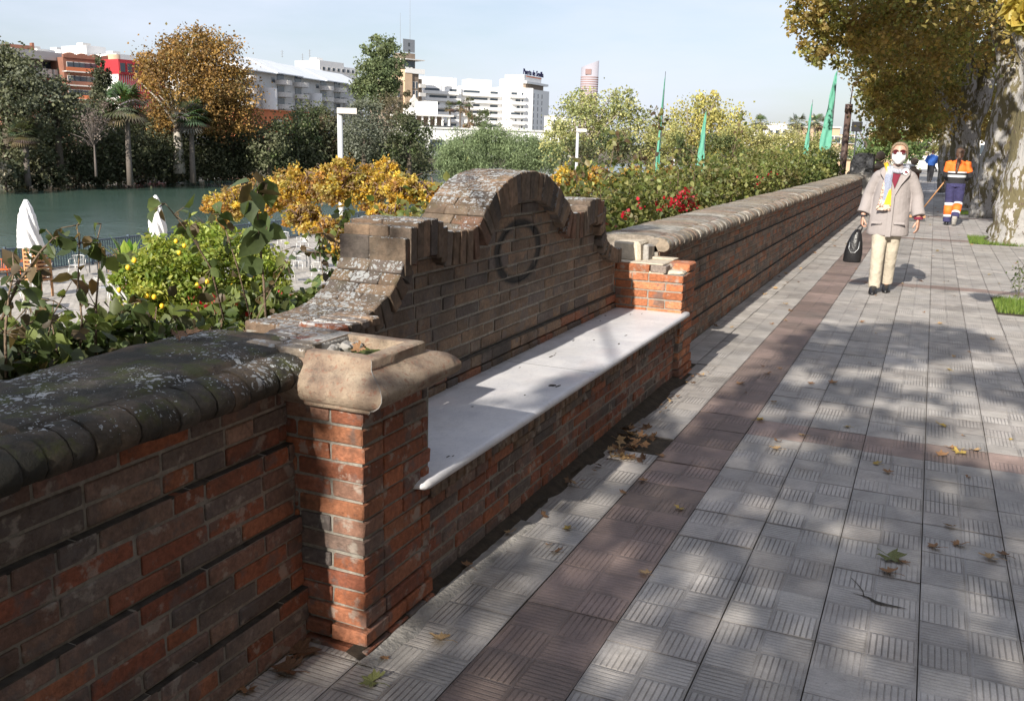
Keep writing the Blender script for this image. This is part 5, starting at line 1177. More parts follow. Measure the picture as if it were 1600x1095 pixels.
HL = [(.09, .14, .04), (.13, .18, .05), (.07, .11, .035), (.17, .20, .065), (.11, .13, .045)]
def hedge(name, label, boxes, n, size, cols, near, flowers=(), fsize=.05, stems=60, grp=None, y0=0):
    b0 = np.array([boxes[0][0], boxes[0][1], .2]); root = empty(name, b0); tag(root, label, 'hedge' if 'hedge' in name else 'shrub', grp)
    P = crown(boxes, n, .16, 24, .3); leafmesh('foliage', P-b0, size, cols, 'leaf', root, near=near, up=.55, cvar=.3, aspect=.72)
    mb = MB()
    for i in range(stems):
        q = random.choice(boxes); a = np.array([q[0]+U(-.6, .6)*q[3], q[1]+U(-.8, .8)*q[4], q[2]-q[5]*1.1]); e = a+np.array([U(-.15, .15), U(-.2, .2), q[5]*U(1.2, 2.0)]); m_ = (a+e)/2+np.array([U(-.06, .06), U(-.06, .06), 0])
        mb.tube([tuple(a-b0), tuple(m_-b0), tuple(e-b0)], [.008, .006, .003], 4, (.16, .11, .07))
    mb.build('stems', ['wood'], root)
    if flowers:
        FP = np.vstack([np.array(c)+RS.normal(size=(k, 3))*r for (c, r, k) in flowers]); leafmesh('flowers', FP-b0, fsize, [(.45, .01, .03), (.58, .02, .05), (.36, .01, .02)], 'leaf', root, up=.2, aspect=.9)
    return root
def wp(u, v, X): return tuple(onx(u, v, X))
# near hedge, large shaded leaves at left
bx = [(-2.62, y, (.78 if y < 2.45 else .68), .30, .36, .22) for y in np.arange(-.6, 3.0, .42)]+[(-2.72, 3.1, .50, .3, .4, .22), (-2.8, 3.7, .42, .3, .4, .2)]
hedge('ivy_hedge', 'dark leafy climber hedge right behind the near wall coping', bx, 11500, .06, [(.06, .095, .04), (.09, .13, .045), (.055, .08, .038), (.13, .17, .06), (.12, .095, .055), (.09, .075, .045)], True, stems=90)
bx = [(-2.85, 3.0, .74, .22, .30, .10), (-2.95, 3.5, .76, .22, .3, .10), (-2.9, 3.9, .68, .2, .3, .12)]
fl = [(wp(u, v, -3.0), r, k) for u, v, r, k in [(315, 466, .03, 12), (335, 480, .04, 14), (352, 484, .04, 14), (370, 488, .04, 16), (388, 480, .04, 12), (412, 474, .03, 14), (426, 478, .03, 12), (445, 474, .03, 10)]]
hedge('bougainvillea', 'sunlit leafy bougainvillea with red blossoms below the lemon tree', bx+[(-2.9, 2.6, .74, .22, .35, .12), (-2.9, 2.1, .78, .2, .3, .12)], 2200, .062, HL+[(.2, .24, .08)], True, fl, .026, 40)
# sparse tall climber shoots with big heart shaped leaves
def shoot(label, pts, n_, sz, cols, X=-2.5, r=.006, sc_=.04, grp='tall climber shoots rising behind the near wall'):
    P = [Vector(onx(u, v, X-.02*i)) for i, (u, v) in enumerate(pts)]; b0 = P[0].copy(); root = empty('climber_shoot', b0); tag(root, label, 'plant', grp)
    n = int(n_*1.45); sz *= .9; r *= .7
    mb = MB(); mb.tube([tuple(p-b0) for p in P], [r*(1-.6*i/(len(P)-1)) for i in range(len(P))], 6, (.17, .12, .08)); 
    Q = []; L = len(P)-1
    for i in range(n):
        f = U(.12, 1)*L; k = min(int(f), L-1); p = P[k].lerp(P[k+1], f-k)-b0; Q.append(tuple(p+Vector((U(-1, 1), U(-1, 1), U(-.6, .6)))*sc_))
    for q in Q[::2]: f = min(range(len(P)), key=lambda i: (P[i]-b0-Vector(q)).length); mb.tube([tuple(P[f]-b0), q], [.0022, .0015], 4, (.14, .10, .06))
    mb.build('stem', ['wood'], root, True)
    leafmesh('leaves', Q, sz, cols, 'leaf', root, near=True, up=.25, cvar=.3, aspect=.78, droop=.9)
DK = [(.07, .10, .04), (.09, .125, .05), (.12, .09, .055), (.11, .15, .06)]
ML = DK+[(.15, .20, .065), (.19, .23, .08), (.18, .13, .07)]
shoot('tallest climber shoot with large dark drooping leaves in front of the yellow vine', [(416, 505), (412, 440), (406, 380), (402, 330), (402, 290), (403, 276)], 13, .12, DK, -2.45, .008, .035)
shoot('climber shoot with brown tinted leaves just left of the tallest shoot', [(392, 500), (372, 420), (356, 370), (345, 335), (338, 322)], 14, .07, DK+[(.3, .16, .05)], -2.55, .005)
shoot('climber shoot arching over the lemon tree from its right side', [(350, 500), (330, 420), (300, 370), (272, 335), (258, 318)], 20, .06, ML, -2.6, .006, .05)
shoot('climber shoot with curled brownish leaves left of the lemon tree', [(150, 560), (150, 480), (155, 420), (152, 375), (158, 350)], 15, .06, ML+BROWNL, -2.5, .006, .05)
shoot('climber shoot with mixed green leaves left of the brownish one', [(124, 570), (128, 500), (122, 440), (124, 380), (120, 352)], 18, .06, ML, -2.5, .006, .05)
shoot('bent climber shoot with dark leaves crossing the left parasol', [(2, 500), (30, 440), (62, 395), (84, 372), (98, 368)], 20, .06, DK+[(.06, .09, .03)], -2.45, .007, .05)
shoot('leafy climber shoot at the very left edge', [(10, 590), (8, 520), (14, 460), (22, 425), (20, 400)], 26, .065, ML+DK, -2.4, .007, .07)
shoot('leafy lime green shoot beside the lone metal chair', [(90, 590), (88, 540), (80, 500), (84, 470)], 16, .06, ML+[(.2, .24, .08)], -2.6, .005, .06)
shoot('leafy brownish shoot under the lemon tree crown', [(200, 560), (205, 520), (212, 490), (225, 470)], 18, .06, ML+BROWNL, -2.6, .005, .06)
shoot('broad leaved shoot at the left edge below the bent shoot', [(30, 600), (36, 550), (34, 510), (44, 478)], 22, .065, ML+[(.16, .2, .07)], -2.5, .005, .07)
shoot('thin bare climber shoot leaning right beside the lone metal chair', [(66, 560), (84, 490), (98, 465), (112, 440)], 3, .04, ML, -2.5, .004, .02)
shoot('climber shoot with lime leaves at the foot of the tallest shoot', [(400, 500), (425, 450), (448, 410), (462, 385)], 16, .055, ML+[(.2, .22, .08)], -2.7, .004, .05)
shoot('leafy climber shoot against the left slope of the bench back', [(520, 450), (505, 430), (500, 395), (508, 365)], 40, .05, HL+BROWNL[:2], -2.6, .004, .09)
shoot('small leafy twig on the corner of the bench back', [(528, 352), (538, 338), (545, 326)], 9, .05, HL, -2.4, .004, .03)
# hedge behind the far wall
sg_ = []
for i, y in enumerate(np.arange(5.2, 30, .9)):
    h = 1.20+.36*min(1, max(0, (y-7)/12)); sg_.append((-2.85-.1*(i % 2), y, h-.45, .48, .7, .50))
cuts = [(0, 8, 'thick leafy hedge with red blossoms behind the far pier of the bench', 21000, .055), (8, 17, 'middle stretch of leafy hedge behind the long wall', 15000, .065), (17, 28, 'far stretch of darker hedge reaching the end of the wall', 9000, .085)]
fl1 = [(wp(u, v, -2.5), r, k) for u, v, r, k in [(1050, 318, .035, 36), (1062, 308, .035, 40), (1075, 300, .03, 30), (1080, 315, .035, 44), (1068, 325, .03, 30), (1085, 322, .03, 30), (1030, 322, .03, 16), (935, 345, .03, 14), (945, 350, .03, 16), (978, 336, .02, 10), (1000, 322, .02, 8)]]
for k, (a, b_, lb, n, sz) in enumerate(cuts):
    hedge('hedge', lb, sg_[a:b_], n, sz, HEDGE if k < 2 else HEDGE[:4]+G_MID, k == 0, fl1 if k == 0 else [(wp(1180, 282, -2.5), .06, 10), (wp(1200, 276, -2.5), .05, 8)] if k == 1 else (), .035 if k == 0 else .05, 60, 'hedge stretches behind the long wall')
for i, (pts, n, lb) in enumerate([([(1020, 320), (1022, 260), (1030, 190), (1026, 165)], 40, 'tall leafy shoot just left of the first flag'), ([(945, 330), (950, 280), (960, 225), (972, 205)], 34, 'tall leafy shoot above the red blossoms at left'), ([(1130, 300), (1145, 240), (1155, 195), (1163, 175)], 44, 'tall hooked leafy shoot on the right of the yellow tree'), ([(905, 320), (900, 280), (905, 250)], 26, 'short leafy shoot right behind the bench arch'), ([(985, 320), (990, 270), (1000, 235)], 26, 'leafy shoot midway between the arch and the first flag'), ([(1060, 300), (1055, 260), (1062, 232)], 24, 'leafy shoot right of the first flag base')]):
    shoot(lb, pts, n, .075, HEDGE+BROWNL[:2], -3.0, .007, .10, 'tall shoots rising from the hedge')
# white and brown low structures seen past the hedge
p = at(1108, 299, 24); mb = MB(); 
o = empty('low_kiosk', (p[0], p[1], TZ)); tag(o, 'low kiosk roof with white edge and brown tiles showing above the hedge', 'kiosk')
mb.box((-.8, -.8, 0), (.8, .8, p[2]-TZ-.2)); mb.build('wall', ['white'], o); mb = MB(); mb.box((-.9, -.9, p[2]-TZ-.2), (.9, .9, p[2]-TZ)); mb.build('roof_edge', ['white'], o)
mb = MB(); mb.loft([(0, 0, p[2]-TZ, .95, .95), (0, 0, p[2]-TZ+.22, .5, .4)], 4, cap=True); mb.build('roof', ['brown_wall'], o)

# ============================================================ promenade trees
def limb(mb, pts, r0, r1, n=14, wob=.05):
    P = [Vector(p) for p in pts]; Q = []          # smooth the path
    for a, b_ in zip(P[:-1], P[1:]):
        for k in range(5): Q.append(a.lerp(b_, k/5))
    Q.append(P[-1])
    for it in range(3): Q = [Q[0]]+[(Q[i-1]+Q[i]*2+Q[i+1])/4 for i in range(1, len(Q)-1)]+[Q[-1]]
    m_ = len(Q)-1; mb.tube([tuple(q) for q in Q], [(r0+(r1-r0)*(i/m_)**.8)*(1+.05*math.sin(i*1.9)) for i in range(m_+1)], n, wob=wob)
def plane(label, base, trunks, blobs, n, lsize, grp='plane trees along the promenade', cols=AUT):
    root = empty('plane_tree', base); tag(root, label, 'tree', grp); b0 = np.array(base); mb = MB()
    for pts, r0, r1 in trunks: limb(mb, [tuple(np.array(p)-b0) for p in pts], r0, r1)
    mb.build('trunk', ['bark'], root, True)
    if blobs:
        P = crown(blobs, int(n*.95), .12, 44, .2)-b0; leafmesh('foliage', P, lsize*.68, cols, 'leaf', root, up=.4, cvar=.35, aspect=.95)
    return root
def Y3(u, v, y): return tuple(ony(u, v, y))
# nearest trunk on the right, its crown above and beyond the frame
plane('plane tree at the right edge whose flaring pale trunk base enters the frame', (1.62, 12.4, 0), [([(1.56, 12.0, -.25), (1.62, 12.0, .12), (1.72, 12.0, .7), (1.85, 12.0, 2), (2.0, 12.0, 3.6), (1.9, 11.8, 5.2), (2.1, 12, 7.4)], .46, .2), ([(1.95, 11.9, 4.6), (2.2, 10.6, 4.3), (2.05, 8.8, 3.7), tuple(at(1700, -60, 7.2))], .035, .012)], [(2.7, 12, 8.6, 2.2, 2.6, 1.7)], 5200, .16)
A = 19.4
plane('thick mottled plane trunk at the right edge of the photo leaning right', (1.75, A, 0), [([(1.58, A, -.25), (1.60, A, .1), Y3(1594, 345, A), Y3(1612, 260, A), Y3(1640, 130, A), Y3(1664, 0, A)], .62, .34), ([Y3(1640, 140, A), Y3(1600, 60, A), Y3(1570, -20, A)], .22, .15)], [pb(1640, -60, 160, 90, 18.5)], 3000, .15)
B = 27.0
plane('second plane trunk from the right with an olive brown bark stripe', (1.45, B, 0), [([Y3(1540, 340, B), Y3(1548, 290, B), Y3(1562, 220, B), Y3(1580, 140, B), Y3(1578, 95, B)], .42, .30), ([Y3(1578, 100, B), Y3(1562, 40, B), Y3(1535, -10, B)], .27, .17), ([Y3(1578, 100, B), Y3(1595, 30, B), Y3(1610, -60, B)], .25, .15)], [pb(1500, -30, 130, 110, 26, 90), pb(1580, 60, 60, 60, 28), pb(1420, 20, 90, 90, 25), pb(1330, 10, 90, 75, 24), pb(1265, 10, 50, 45, 23), pb(1275, 70, 32, 38, 23), pb(1300, 60, 50, 40, 23.5)], 20000, .14)
C = 31.5
plane('knobbly forked plane trunk right behind the orange clad street sweeper', (.95, C, 0), [([Y3(1508, 328, C), Y3(1506, 270, C), Y3(1508, 215, C), Y3(1510, 180, C)], .40, .42), ([Y3(1508, 200, C), Y3(1518, 120, C), Y3(1515, 60, C), Y3(1505, 0, C)], .26, .17), ([Y3(1512, 205, C), Y3(1535, 160, C), Y3(1550, 90, C), Y3(1556, 20, C)], .30, .16), ([Y3(1500, 200, C), Y3(1484, 165, C), Y3(1458, 140, C), Y3(1440, 128, C)], .17, .08), ([Y3(1515, 75, C), Y3(1495, 50, C), Y3(1470, 45, C)], .13, .07)],
      [pb(1415, 110, 78, 85, 29), pb(1450, 60, 90, 70, 31), pb(1388, 165, 42, 45, 28), pb(1440, 170, 60, 42, 30), pb(1360, 55, 52, 52, 27), pb(1490, 120, 50, 70, 33), pb(1540, 120, 45, 90, 34), pb(1400, 205, 40, 22, 29)], 26000, .14)
Dd = 40.0
plane('slimmer pale plane trunk left of the street sweeper', (.6, Dd, 0), [([Y3(1483, 300, Dd), Y3(1482, 240, Dd), Y3(1486, 190, Dd), Y3(1490, 140, Dd)], .42, .30), ([Y3(1486, 200, Dd), Y3(1478, 150, Dd), Y3(1468, 110, Dd)], .2, .1)], [pb(1430, 150, 80, 60, 40), pb(1500, 160, 60, 50, 42), pb(1470, 200, 60, 18, 41), pb(1395, 140, 50, 50, 38), pb(1560, 180, 30, 40, 44)], 14000, .16)
plane('farther plane tree closing the row beyond the man in blue', (1.0, 62, 0), [([(1.0, 62, -.2), (1.0, 62, 3), (.8, 62, 6)], .4, .25)], [pb(1440, 180, 50, 30, 60), pb(1500, 190, 40, 30, 62), pb(1545, 200, 25, 28, 62)], 8000, .2)
# bright yellow spray of leaves close by at the upper right
root = empty('plane_branch', at(1600, 30, 7)); tag(root, 'sunlit yellow leaf spray hanging into the upper right corner', 'branch'); b0 = np.array(root.location)
leafmesh('leaves', crown([pb(1585, 8, 22, 12, 7), pb(1590, 38, 16, 12, 7), pb(1605, 20, 20, 30, 7)], 420, .25, 20, .2)-b0, .075, [(.48, .38, .08), (.40, .36, .08), (.55, .42, .1), (.3, .3, .08)], 'leaf', root, near=True, aspect=.95)
mb = MB(); mb.tube([tuple(at(1700, -60, 7.2)-b0), tuple(at(1620, 0, 7)-b0), tuple(at(1580, 25, 7)-b0)], [.02, .012, .004], 5); mb.build('twig', ['wood'], root)
# unseen tree behind the photographer, leaves placed to shape the paving dapples
LIT = [(600, 1050, 70, 28), (690, 985, 60, 34), (770, 925, 60, 30), (850, 860, 60, 26), (930, 800, 34, 26), (905, 880, 46, 16), (975, 740, 24, 26), (1000, 960, 44, 50), (1080, 900, 46, 22), (1150, 985, 40, 40), (1185, 905, 36, 18), (1335, 832, 34, 20), (1350, 1010, 34, 50), (1190, 790, 40, 14), (1110, 770, 26, 16), (1230, 690, 48, 14), (1290, 640, 50, 16), (1180, 640, 24, 18), (1410, 640, 60, 16), (1540, 640, 40, 18), (1500, 960, 22, 26), (1480, 690, 46, 8), (1250, 590, 36, 14), (1340, 585, 34, 9), (1450, 590, 46, 8), (1560, 560, 40, 10), (1150, 560, 26, 26), (1110, 600, 20, 20), (1230, 500, 60, 22), (1380, 480, 40, 9), (1520, 770, 30, 9), (1570, 700, 20, 10), (1060, 680, 14, 22), (700, 1075, 60, 14), (960, 1060, 30, 26), (1300, 700, 34, 8)]
DARK = [(870, 1000, 60, 60), (800, 1060, 44, 40), (1110, 830, 60, 36), (1020, 830, 30, 24), (1130, 700, 44, 60), (1200, 600, 28, 34), (1290, 530, 56, 24), (1440, 530, 110, 20), (1350, 760, 70, 30), (1480, 860, 110, 60), (1260, 950, 46, 60), (1440, 1040, 60, 50), (1240, 740, 50, 22), (1540, 600, 50, 12), (1380, 560, 50, 10), (1260, 850, 40, 26)]
def gel(L_):
    out = []
    for u, v, ru, rv in L_:
        c = onz(u, v, 0); e = onz(u+ru, v, 0); f = onz(u, v-rv, 0); out.append((c[0], c[1], abs(onz(u+ru, v, 0)[0]-c[0])*.9+.04, max(.12, abs(f[1]-c[1]))))
    return out
LITW, DARKW = gel(LIT), gel(DARK)
def dens(x, y):
    """leaf cover wanted where this ray of sun lands (ground coordinates)"""
    n1 = mn.noise(Vector((x*1.2, y*.6, 2.0))); n2 = mn.noise(Vector((x*4+5, y*2, 7.0))); v = .6*n1+.16*n2+(.34 if y < 5.2 else (.02 if y < 8 else -.12 if y < 9.6 else -.9))
    for cx, cy, rx, ry in LITW:
        q = ((x-cx)/rx)**2+((y-cy)/ry)**2
        if q < 1.15: v -= 1.3*(1.15-q)
    for cx, cy, rx, ry in DARKW:
        q = ((x-cx)/rx)**2+((y-cy)/ry)**2
        if q < 1.5: v += .7*(1.5-q)
    return v
# spots kept sunlit by leaving leaves out: (x, y, z, rx, ry)
SUNNY = [(-1.54, 2.24, z, .10, .30) for z in (.1, .3, .5, .7, .85)]+[(-1.6, 2.35, .93, .26, .42), (-1.7, 5.1, .46, .26, 1.25), (-1.7, 6.2, .6, .35, .55), (-2.1, 2.9, 1.0, .3, .6), (-2.1, 3.5, 1.25, .3, .4), (-2.1, 4.3, 1.40, .3, .6), (-1.49, 2.78, .47, .14, .25), (-1.8, 6.5, .88, .45, .6), (-1.75, 3.9, .46, .2, .35), (-2.6, 2.3, 1.05, .32, 1.1), (-2.7, 3.6, .9, .4, .8)]
def shade_tree(label, base, x0, x1, y0, y1, h0, h1, n):
    root = empty('plane_tree', base); tag(root, label, 'tree', 'unseen plane trees shaped for the dapples'); b0 = np.array(base); mb = MB()
    limb(mb, [(0, 0, -.2), (0, 0, 1.5), (-.1, 0, 3), (-.2, .2, 4)], .38, .28)
    P = []
    while len(P) < n:
        gx, gy = U(x0, x1), U(y0, y1); h = U(h0, h1)
        if dens(gx, gy) < 0: continue
        x, y = gx-.115*h, gy-1.9*h
        if any(((x+.115*(h-z)-cx)/rx)**2+((y+1.9*(h-z)-cy)/ry)**2 < 1 for cx, cy, z, rx, ry in SUNNY): continue
        P.append((x, y, h))
    P = np.array(P)
    leafmesh('foliage', P-b0, .12, AUT, 'leaf', root, up=.6, aspect=.95)
    for k in range(9): p = P[RS.randint(len(P))]-b0; mb.tube([(-.15, .1, U(2.6, 3.8)), tuple(p*.6+np.array([0, 0, .8])), tuple(p)], [.06, .03, .01], 6)
    mb.build('trunk', ['bark'], root, True)
shade_tree('unseen plane tree just behind the photographer, leaves placed to shape the dapples', (2.6, -8.5, 0), -2.6, 2.6, -2.5, 10.5, 4.2, 6.8, 20000)
tr_ = [('unseen plane crown added over the promenade ahead for its shade', (4.3, 18, 0), [(-.9, 17.5, 7.6, 1.7, 3.2, 1.3), (-.9, 23.5, 8.2, 1.7, 3.0, 1.3)]), ('second unseen plane crown added over the promenade ahead for its shade', (4.3, 33, 0), [(-.6, 31, 10.3, 2.2, 4.5, 1.4), (-.3, 40, 12.4, 2.6, 4.5, 1.4)]), ('unseen roadside plane tree added right of the photographer to cut sky light', (5.6, -3, 0), [(6.2, -3, 7.5, 3.2, 4.2, 3.2)]), ('unseen roadside plane tree added ahead on the right to cut sky light', (5.8, 6, 0), [(6.6, 6, 7.5, 2.9, 4.4, 3.2)]), ('third unseen roadside plane tree added on the right to cut sky light', (5.9, 14, 0), [(7.4, 15, 8, 2.8, 4.4, 3.2)]), ('unseen plane tree far behind the photographer', (5.2, -13, 0), [(5.6, -13, 7.5, 3.2, 4.8, 3.2)]), ('unseen plane tree beside the wall far behind the photographer', (1.5, -22, 0), [(.5, -25, 10.0, 5, 3, 3)])]  # unseen crowns added to shade the far promenade and cut sky light
for lb, bs, bl in tr_: 
    root = empty('plane_tree', bs); tag(root, lb, 'tree', 'unseen plane trees added for their shade'); mb = MB(); limb(mb, [(0, 0, -.2), (.1, 0, 2), (.3, 0, 5), (.6, 0, 7)], .4, .2); mb.build('trunk', ['bark'], root, True)
    leafmesh('foliage', crown(bl, 5000, .2, 30, .3)-np.array(bs), .34, AUT+G_MID, 'leaf', root, aspect=.95)
b_ = empty('sky_blocker_building', (24, 0, 0)); tag(b_, 'unseen apartment facade added across the road to block sky light', 'building')  # facade out of view, put in to darken the sky fill on the wall
mb = MB(); mb.box((0, -40, -.3), (12, 34, 17)); mb.build('wall', ['tan_wall'], b_)
for k in range(12):
    for f in range(4): mb = MB(); mb.box((-.12, -36+6*k, 2+3.8*f), (-.003, -33.8+6*k, 4.2+3.8*f)); mb.build('window', ['glass'], b_)
print('part3')
# ============================================================ ground litter, grass
def leafvar(seed):
    rs = random.Random(seed); mb = MB(); n = 5; pts = []
    for k in range(n):
        a = -1.9+3.8*k/(n-1); l = (1-.25*abs(a)/1.9)*rs.uniform(.8, 1.05)
        pts.append((a-.26, l*.66)); pts.append((a-.1, l*.84)); pts.append((a, l)); pts.append((a+.12, l*.85)); pts.append((a+.27, l*.66))
        if k < n-1: pts.append((a+.475, .52*rs.uniform(.9, 1.2)))
    cu = rs.uniform(.15, .5); cv = rs.uniform(-.3, .5)
    P = [(0, -.25, .03)]+[(r*math.sin(a), r*math.cos(a), .04+cu*abs(r*math.sin(a))**1.6+cv*(r*math.cos(a))**2*.5+rs.uniform(0, .08)) for a, r in pts]
    c = (0, .1, .02); mb.v = [c]+P
    for i in range(1, len(P)): mb.face([0, i, i+1], (.5, .5, .5))
    mb.tube([(0, -.2, .03), (.05, -.6, .08), (.02, -.95, .02)], .02, 4)
    return mb
LC = {'brown': (.24, .13, .06), 'dark': (.13, .07, .035), 'yellow': (.36, .25, .06), 'green': (.14, .15, .05), 'tan': (.36, .24, .12)}
lm = {}
for k, c in LC.items(): lm[k] = [plain('dry_leaf_'+k, c, .7, .35, 18)]
meshes = {}
for k in LC:
    for s_ in range(4):
        mb = leafvar(s_*7+len(k)); me = mb.mesh('fallen_leaf'); me.materials.append(lm[k][0]); meshes[(k, s_)] = me
def drop(x, y, z, size, k, label, grp, tilt=.15):
    o = bpy.data.objects.new('fallen_leaf', meshes[(k, random.randrange(4))]); col.objects.link(o); o.location = (x, y, z); o.scale = (size*.5,)*3
    o.rotation_euler = (U(-tilt, tilt), U(-tilt, tilt), U(0, 6.28)); tag(o, label, 'leaf', grp)
big = [(585, 1066, .12, 'green', 'greenish yellow plane leaf on the paving below the near pier'), (462, 1022, .17, 'dark', 'big curled brown leaf in the shadow at the foot of the near pier'), (455, 1048, .15, 'dark', 'dark green brown leaf lying left of the pier foot'), (388, 1078, .09, 'brown', 'brown leaf at the foot of the near wall'), (692, 1000, .11, 'tan', 'tan leaf on the ribbed paving right of the pier foot'), (600, 1030, .05, 'brown', 'tiny brown leaf at the pier corner'),
       (1390, 871, .16, 'green', 'large greenish curled leaf on the right hand paving'), (1392, 896, .11, 'brown', 'brown leaf next to the large greenish leaf'), (1462, 856, .10, 'brown', 'brown leaf with long stalk at right'), (1500, 851, .10, 'brown', 'brown leaf right of the long stalked one'), (1550, 873, .12, 'tan', 'tan leaf near the right edge of the paving'), (1062, 794, .07, 'yellow', 'small yellow leaf on the red stripe'), (1010, 897, .08, 'tan', 'tan leaf on the edge of the red stripe'), (1186, 657, .10, 'yellow', 'yellow leaf at the crossing of the red bands'), (1157, 600, .10, 'brown', 'brown leaf midway along the red stripe'), (1005, 752, .08, 'brown', 'brown leaf beside the red stripe near the gutter'), (1031, 712, .08, 'brown', 'brown leaf on the red stripe above the missing slab'),
       (1500, 706, .13, 'yellow', 'large yellowish leaf of the cluster on the red cross band'), (1470, 712, .10, 'brown', 'brown leaf left in the cluster on the cross band'), (1522, 704, .10, 'tan', 'tan leaf right in the cluster on the cross band'), (1485, 700, .09, 'brown', 'brown leaf at the top of the cluster on the cross band'), (1470, 664, .10, 'yellow', 'yellow leaf above the cross band'), (1215, 702, .10, 'tan', 'tan leaf below the red cross band'), (1216, 690, .09, 'brown', 'brown leaf touching the red cross band'), (1256, 681, .08, 'tan', 'tan leaf lying on the left part of the cross band'), (1388, 739, .08, 'brown', 'small brown leaf below the cross band'), (550, 545, .0, 'brown', ''), (972, 770, .06, 'brown', 'small brown leaf near the gutter edge')]
for u, v, s_, k, lb in big:
    if not s_: continue
    p = onz(u, v, .004); drop(p[0], p[1], .006, s_, k, lb, 'fallen plane leaves on the paving', .2)
drop(-1.60, 2.42, .945, .085, 'brown', 'dry brown leaf lying in the mossy hollow of the pier cap', 'fallen plane leaves on the masonry', .5)
p = onz(300, 530, .96); drop(p[0], p[1], .975, .10, 'brown', 'curled brown leaf on the back edge of the near coping', 'fallen plane leaves on the masonry', .6)
p = onz(278, 528, .96); drop(p[0], p[1], .975, .08, 'dark', 'dark curled leaf left of the brown one on the near coping', 'fallen plane leaves on the masonry', .6)
for i in range(26):
    y = U(4.35, 4.98); x = U(-1.44, -1.18); drop(x, y, U(.0, .03), U(.07, .12), random.choice(['brown', 'dark', 'tan']), 'dry leaf in the heap filling the missing slab by the gutter', 'leaf heap in the missing slab', .7)
for i in range(34):
    y = U(2.9, 6.5); x = -1.47+U(.01, .09)+.02*(y-2.5); drop(x, y, .02, U(.03, .08), random.choice(['brown', 'dark', 'tan']), 'dry leaf in the dirt gutter along the bench foot', 'dry leaves in the bench gutter', .6)
for i in range(120):
    x, y = U(-1.4, 2.4), 2.4+abs(random.gauss(0, 1))*9+U(0, 3)
    if inpit(x, y): continue
    drop(x, y, .006, U(.035, .10), random.choice(['brown', 'tan', 'yellow', 'dark', 'brown']), 'small dry leaf scattered on the paving slabs', 'small leaves scattered on the paving', .3)
for i in range(16): drop(U(-1.68, -1.45), U(7, 24), .006, U(.06, .12), random.choice(['brown', 'tan']), 'dry leaf blown against the foot of the long wall', 'leaves along the long wall', .4)
def grass(label, x0, x1, y0, y1, n):
    P = np.stack([RS.uniform(x0, x1, n), RS.uniform(y0, y1, n), np.zeros(n)], 1); s = RS.uniform(.03, .08, n)
    a = RS.uniform(0, 6.28, n); w_ = np.stack([np.cos(a), np.sin(a), np.zeros(n)], 1)*.004; tl = np.stack([RS.normal(0, .02, n), RS.normal(0, .02, n), s], 1)
    V = np.stack([P-w_, P+w_, P+tl], 1).reshape(-1, 3); me = bpy.data.meshes.new('grass'); me.from_pydata(V.tolist(), [], [(3*i, 3*i+1, 3*i+2) for i in range(n)])
    at_ = me.attributes.new('Col', 'FLOAT_COLOR', 'POINT'); cc = np.ones((n*3, 4), np.float32); cl = np.array([(.13, .22, .03), (.2, .27, .05), (.09, .15, .03)])[RS.randint(0, 3, n)]; cc[:, :3] = np.repeat(cl, 3, 0); at_.data.foreach_set('color', cc.ravel())
    tag(link('grass', me, 'grass'), label, 'grass', kind='stuff')
grass('short green grass in the tree pit at the right edge', .78, 2.4, 10.66, 11.66, 9000)
grass('short green grass around the base of the leaning plane trunk', .76, 2.4, 18.75, 20.3, 8000)
grass('sparse grass around the second plane trunk', .76, 2.4, 27.7, 29.3, 5000)
mb = MB(); b0 = onz(1588, 466, 0)      # small weed by the pit
root = empty('weed', (b0[0], b0[1], 0)); tag(root, 'thin upright weed growing at the edge of the right hand tree pit', 'plant')
for i in range(4): mb.tube([(U(-.03, .03), 0, 0), (U(-.05, .05), U(-.05, .05), .25), (U(-.08, .08), U(-.05, .05), .42)], .0025, 4, (.12, .12, .06))
mb.build('stems', ['wood'], root); leafmesh('leaves', RS.normal(size=(110, 3))*[.05, .05, .10]+[0, 0, .22], .03, HL, 'leaf', root)
# ============================================================ far end of the wall
o = empty('stone_pier', (-1.85, 29.2, 0)); tag(o, 'dark lichen stained stone pier with rounded top at the end of the long wall', 'pier')
mb = MB(); mb.cbox((-.42, -.5, 0), (.32, .5, 1.0), .03, j=.01); mb.build('base', ['concrete'], o)
mb = MB(); pr = [(-.36, 1.0), (.26, 1.0), (.26, 1.42), (.2, 1.5), (.05, 1.54), (-.15, 1.54), (-.28, 1.46), (-.36, 1.25)]
for y in (-.42, .42): mb.poly([(x, y, z) for x, z in pr])
for a_, c_ in zip(pr, pr[1:]+pr[:1]): mb.poly([(a_[0], -.42, a_[1]), (c_[0], -.42, c_[1]), (c_[0], .42, c_[1]), (a_[0], .42, a_[1])], (.2, .18, .15))
mb.build('scroll', ['coping'], o)
for i, (u, v, D, lb) in enumerate([(1376, 243, 34, 'ball topped gate pillar half hidden behind the walking woman, left one'), (1429, 252, 40, 'ball topped gate pillar right of the walking woman')]):
    p = at(u, v, D); o = empty('ball_pillar', (p[0], p[1], 0)); tag(o, lb, 'pillar', 'ball topped pillars at the end of the wall'); zt = p[2]
    mb = MB(); mb.cbox((-.24, -.24, 0), (.24, .24, zt-.45), .02); mb.build('shaft', ['brick_wall'], o); mb = MB(); mb.cbox((-.3, -.3, zt-.45), (.3, .3, zt-.33), .02); mb.loft([(0, 0, zt-.34, .2, .2), (0, 0, zt-.27, .1, .1), (0, 0, zt-.2, .12, .12)], 16); mb.build('cap', ['brown_wall'], o)
    mb = MB(); mb.ball((0, 0, zt), .145, 20); mb.build('ball', ['brown_wall'], o, True)
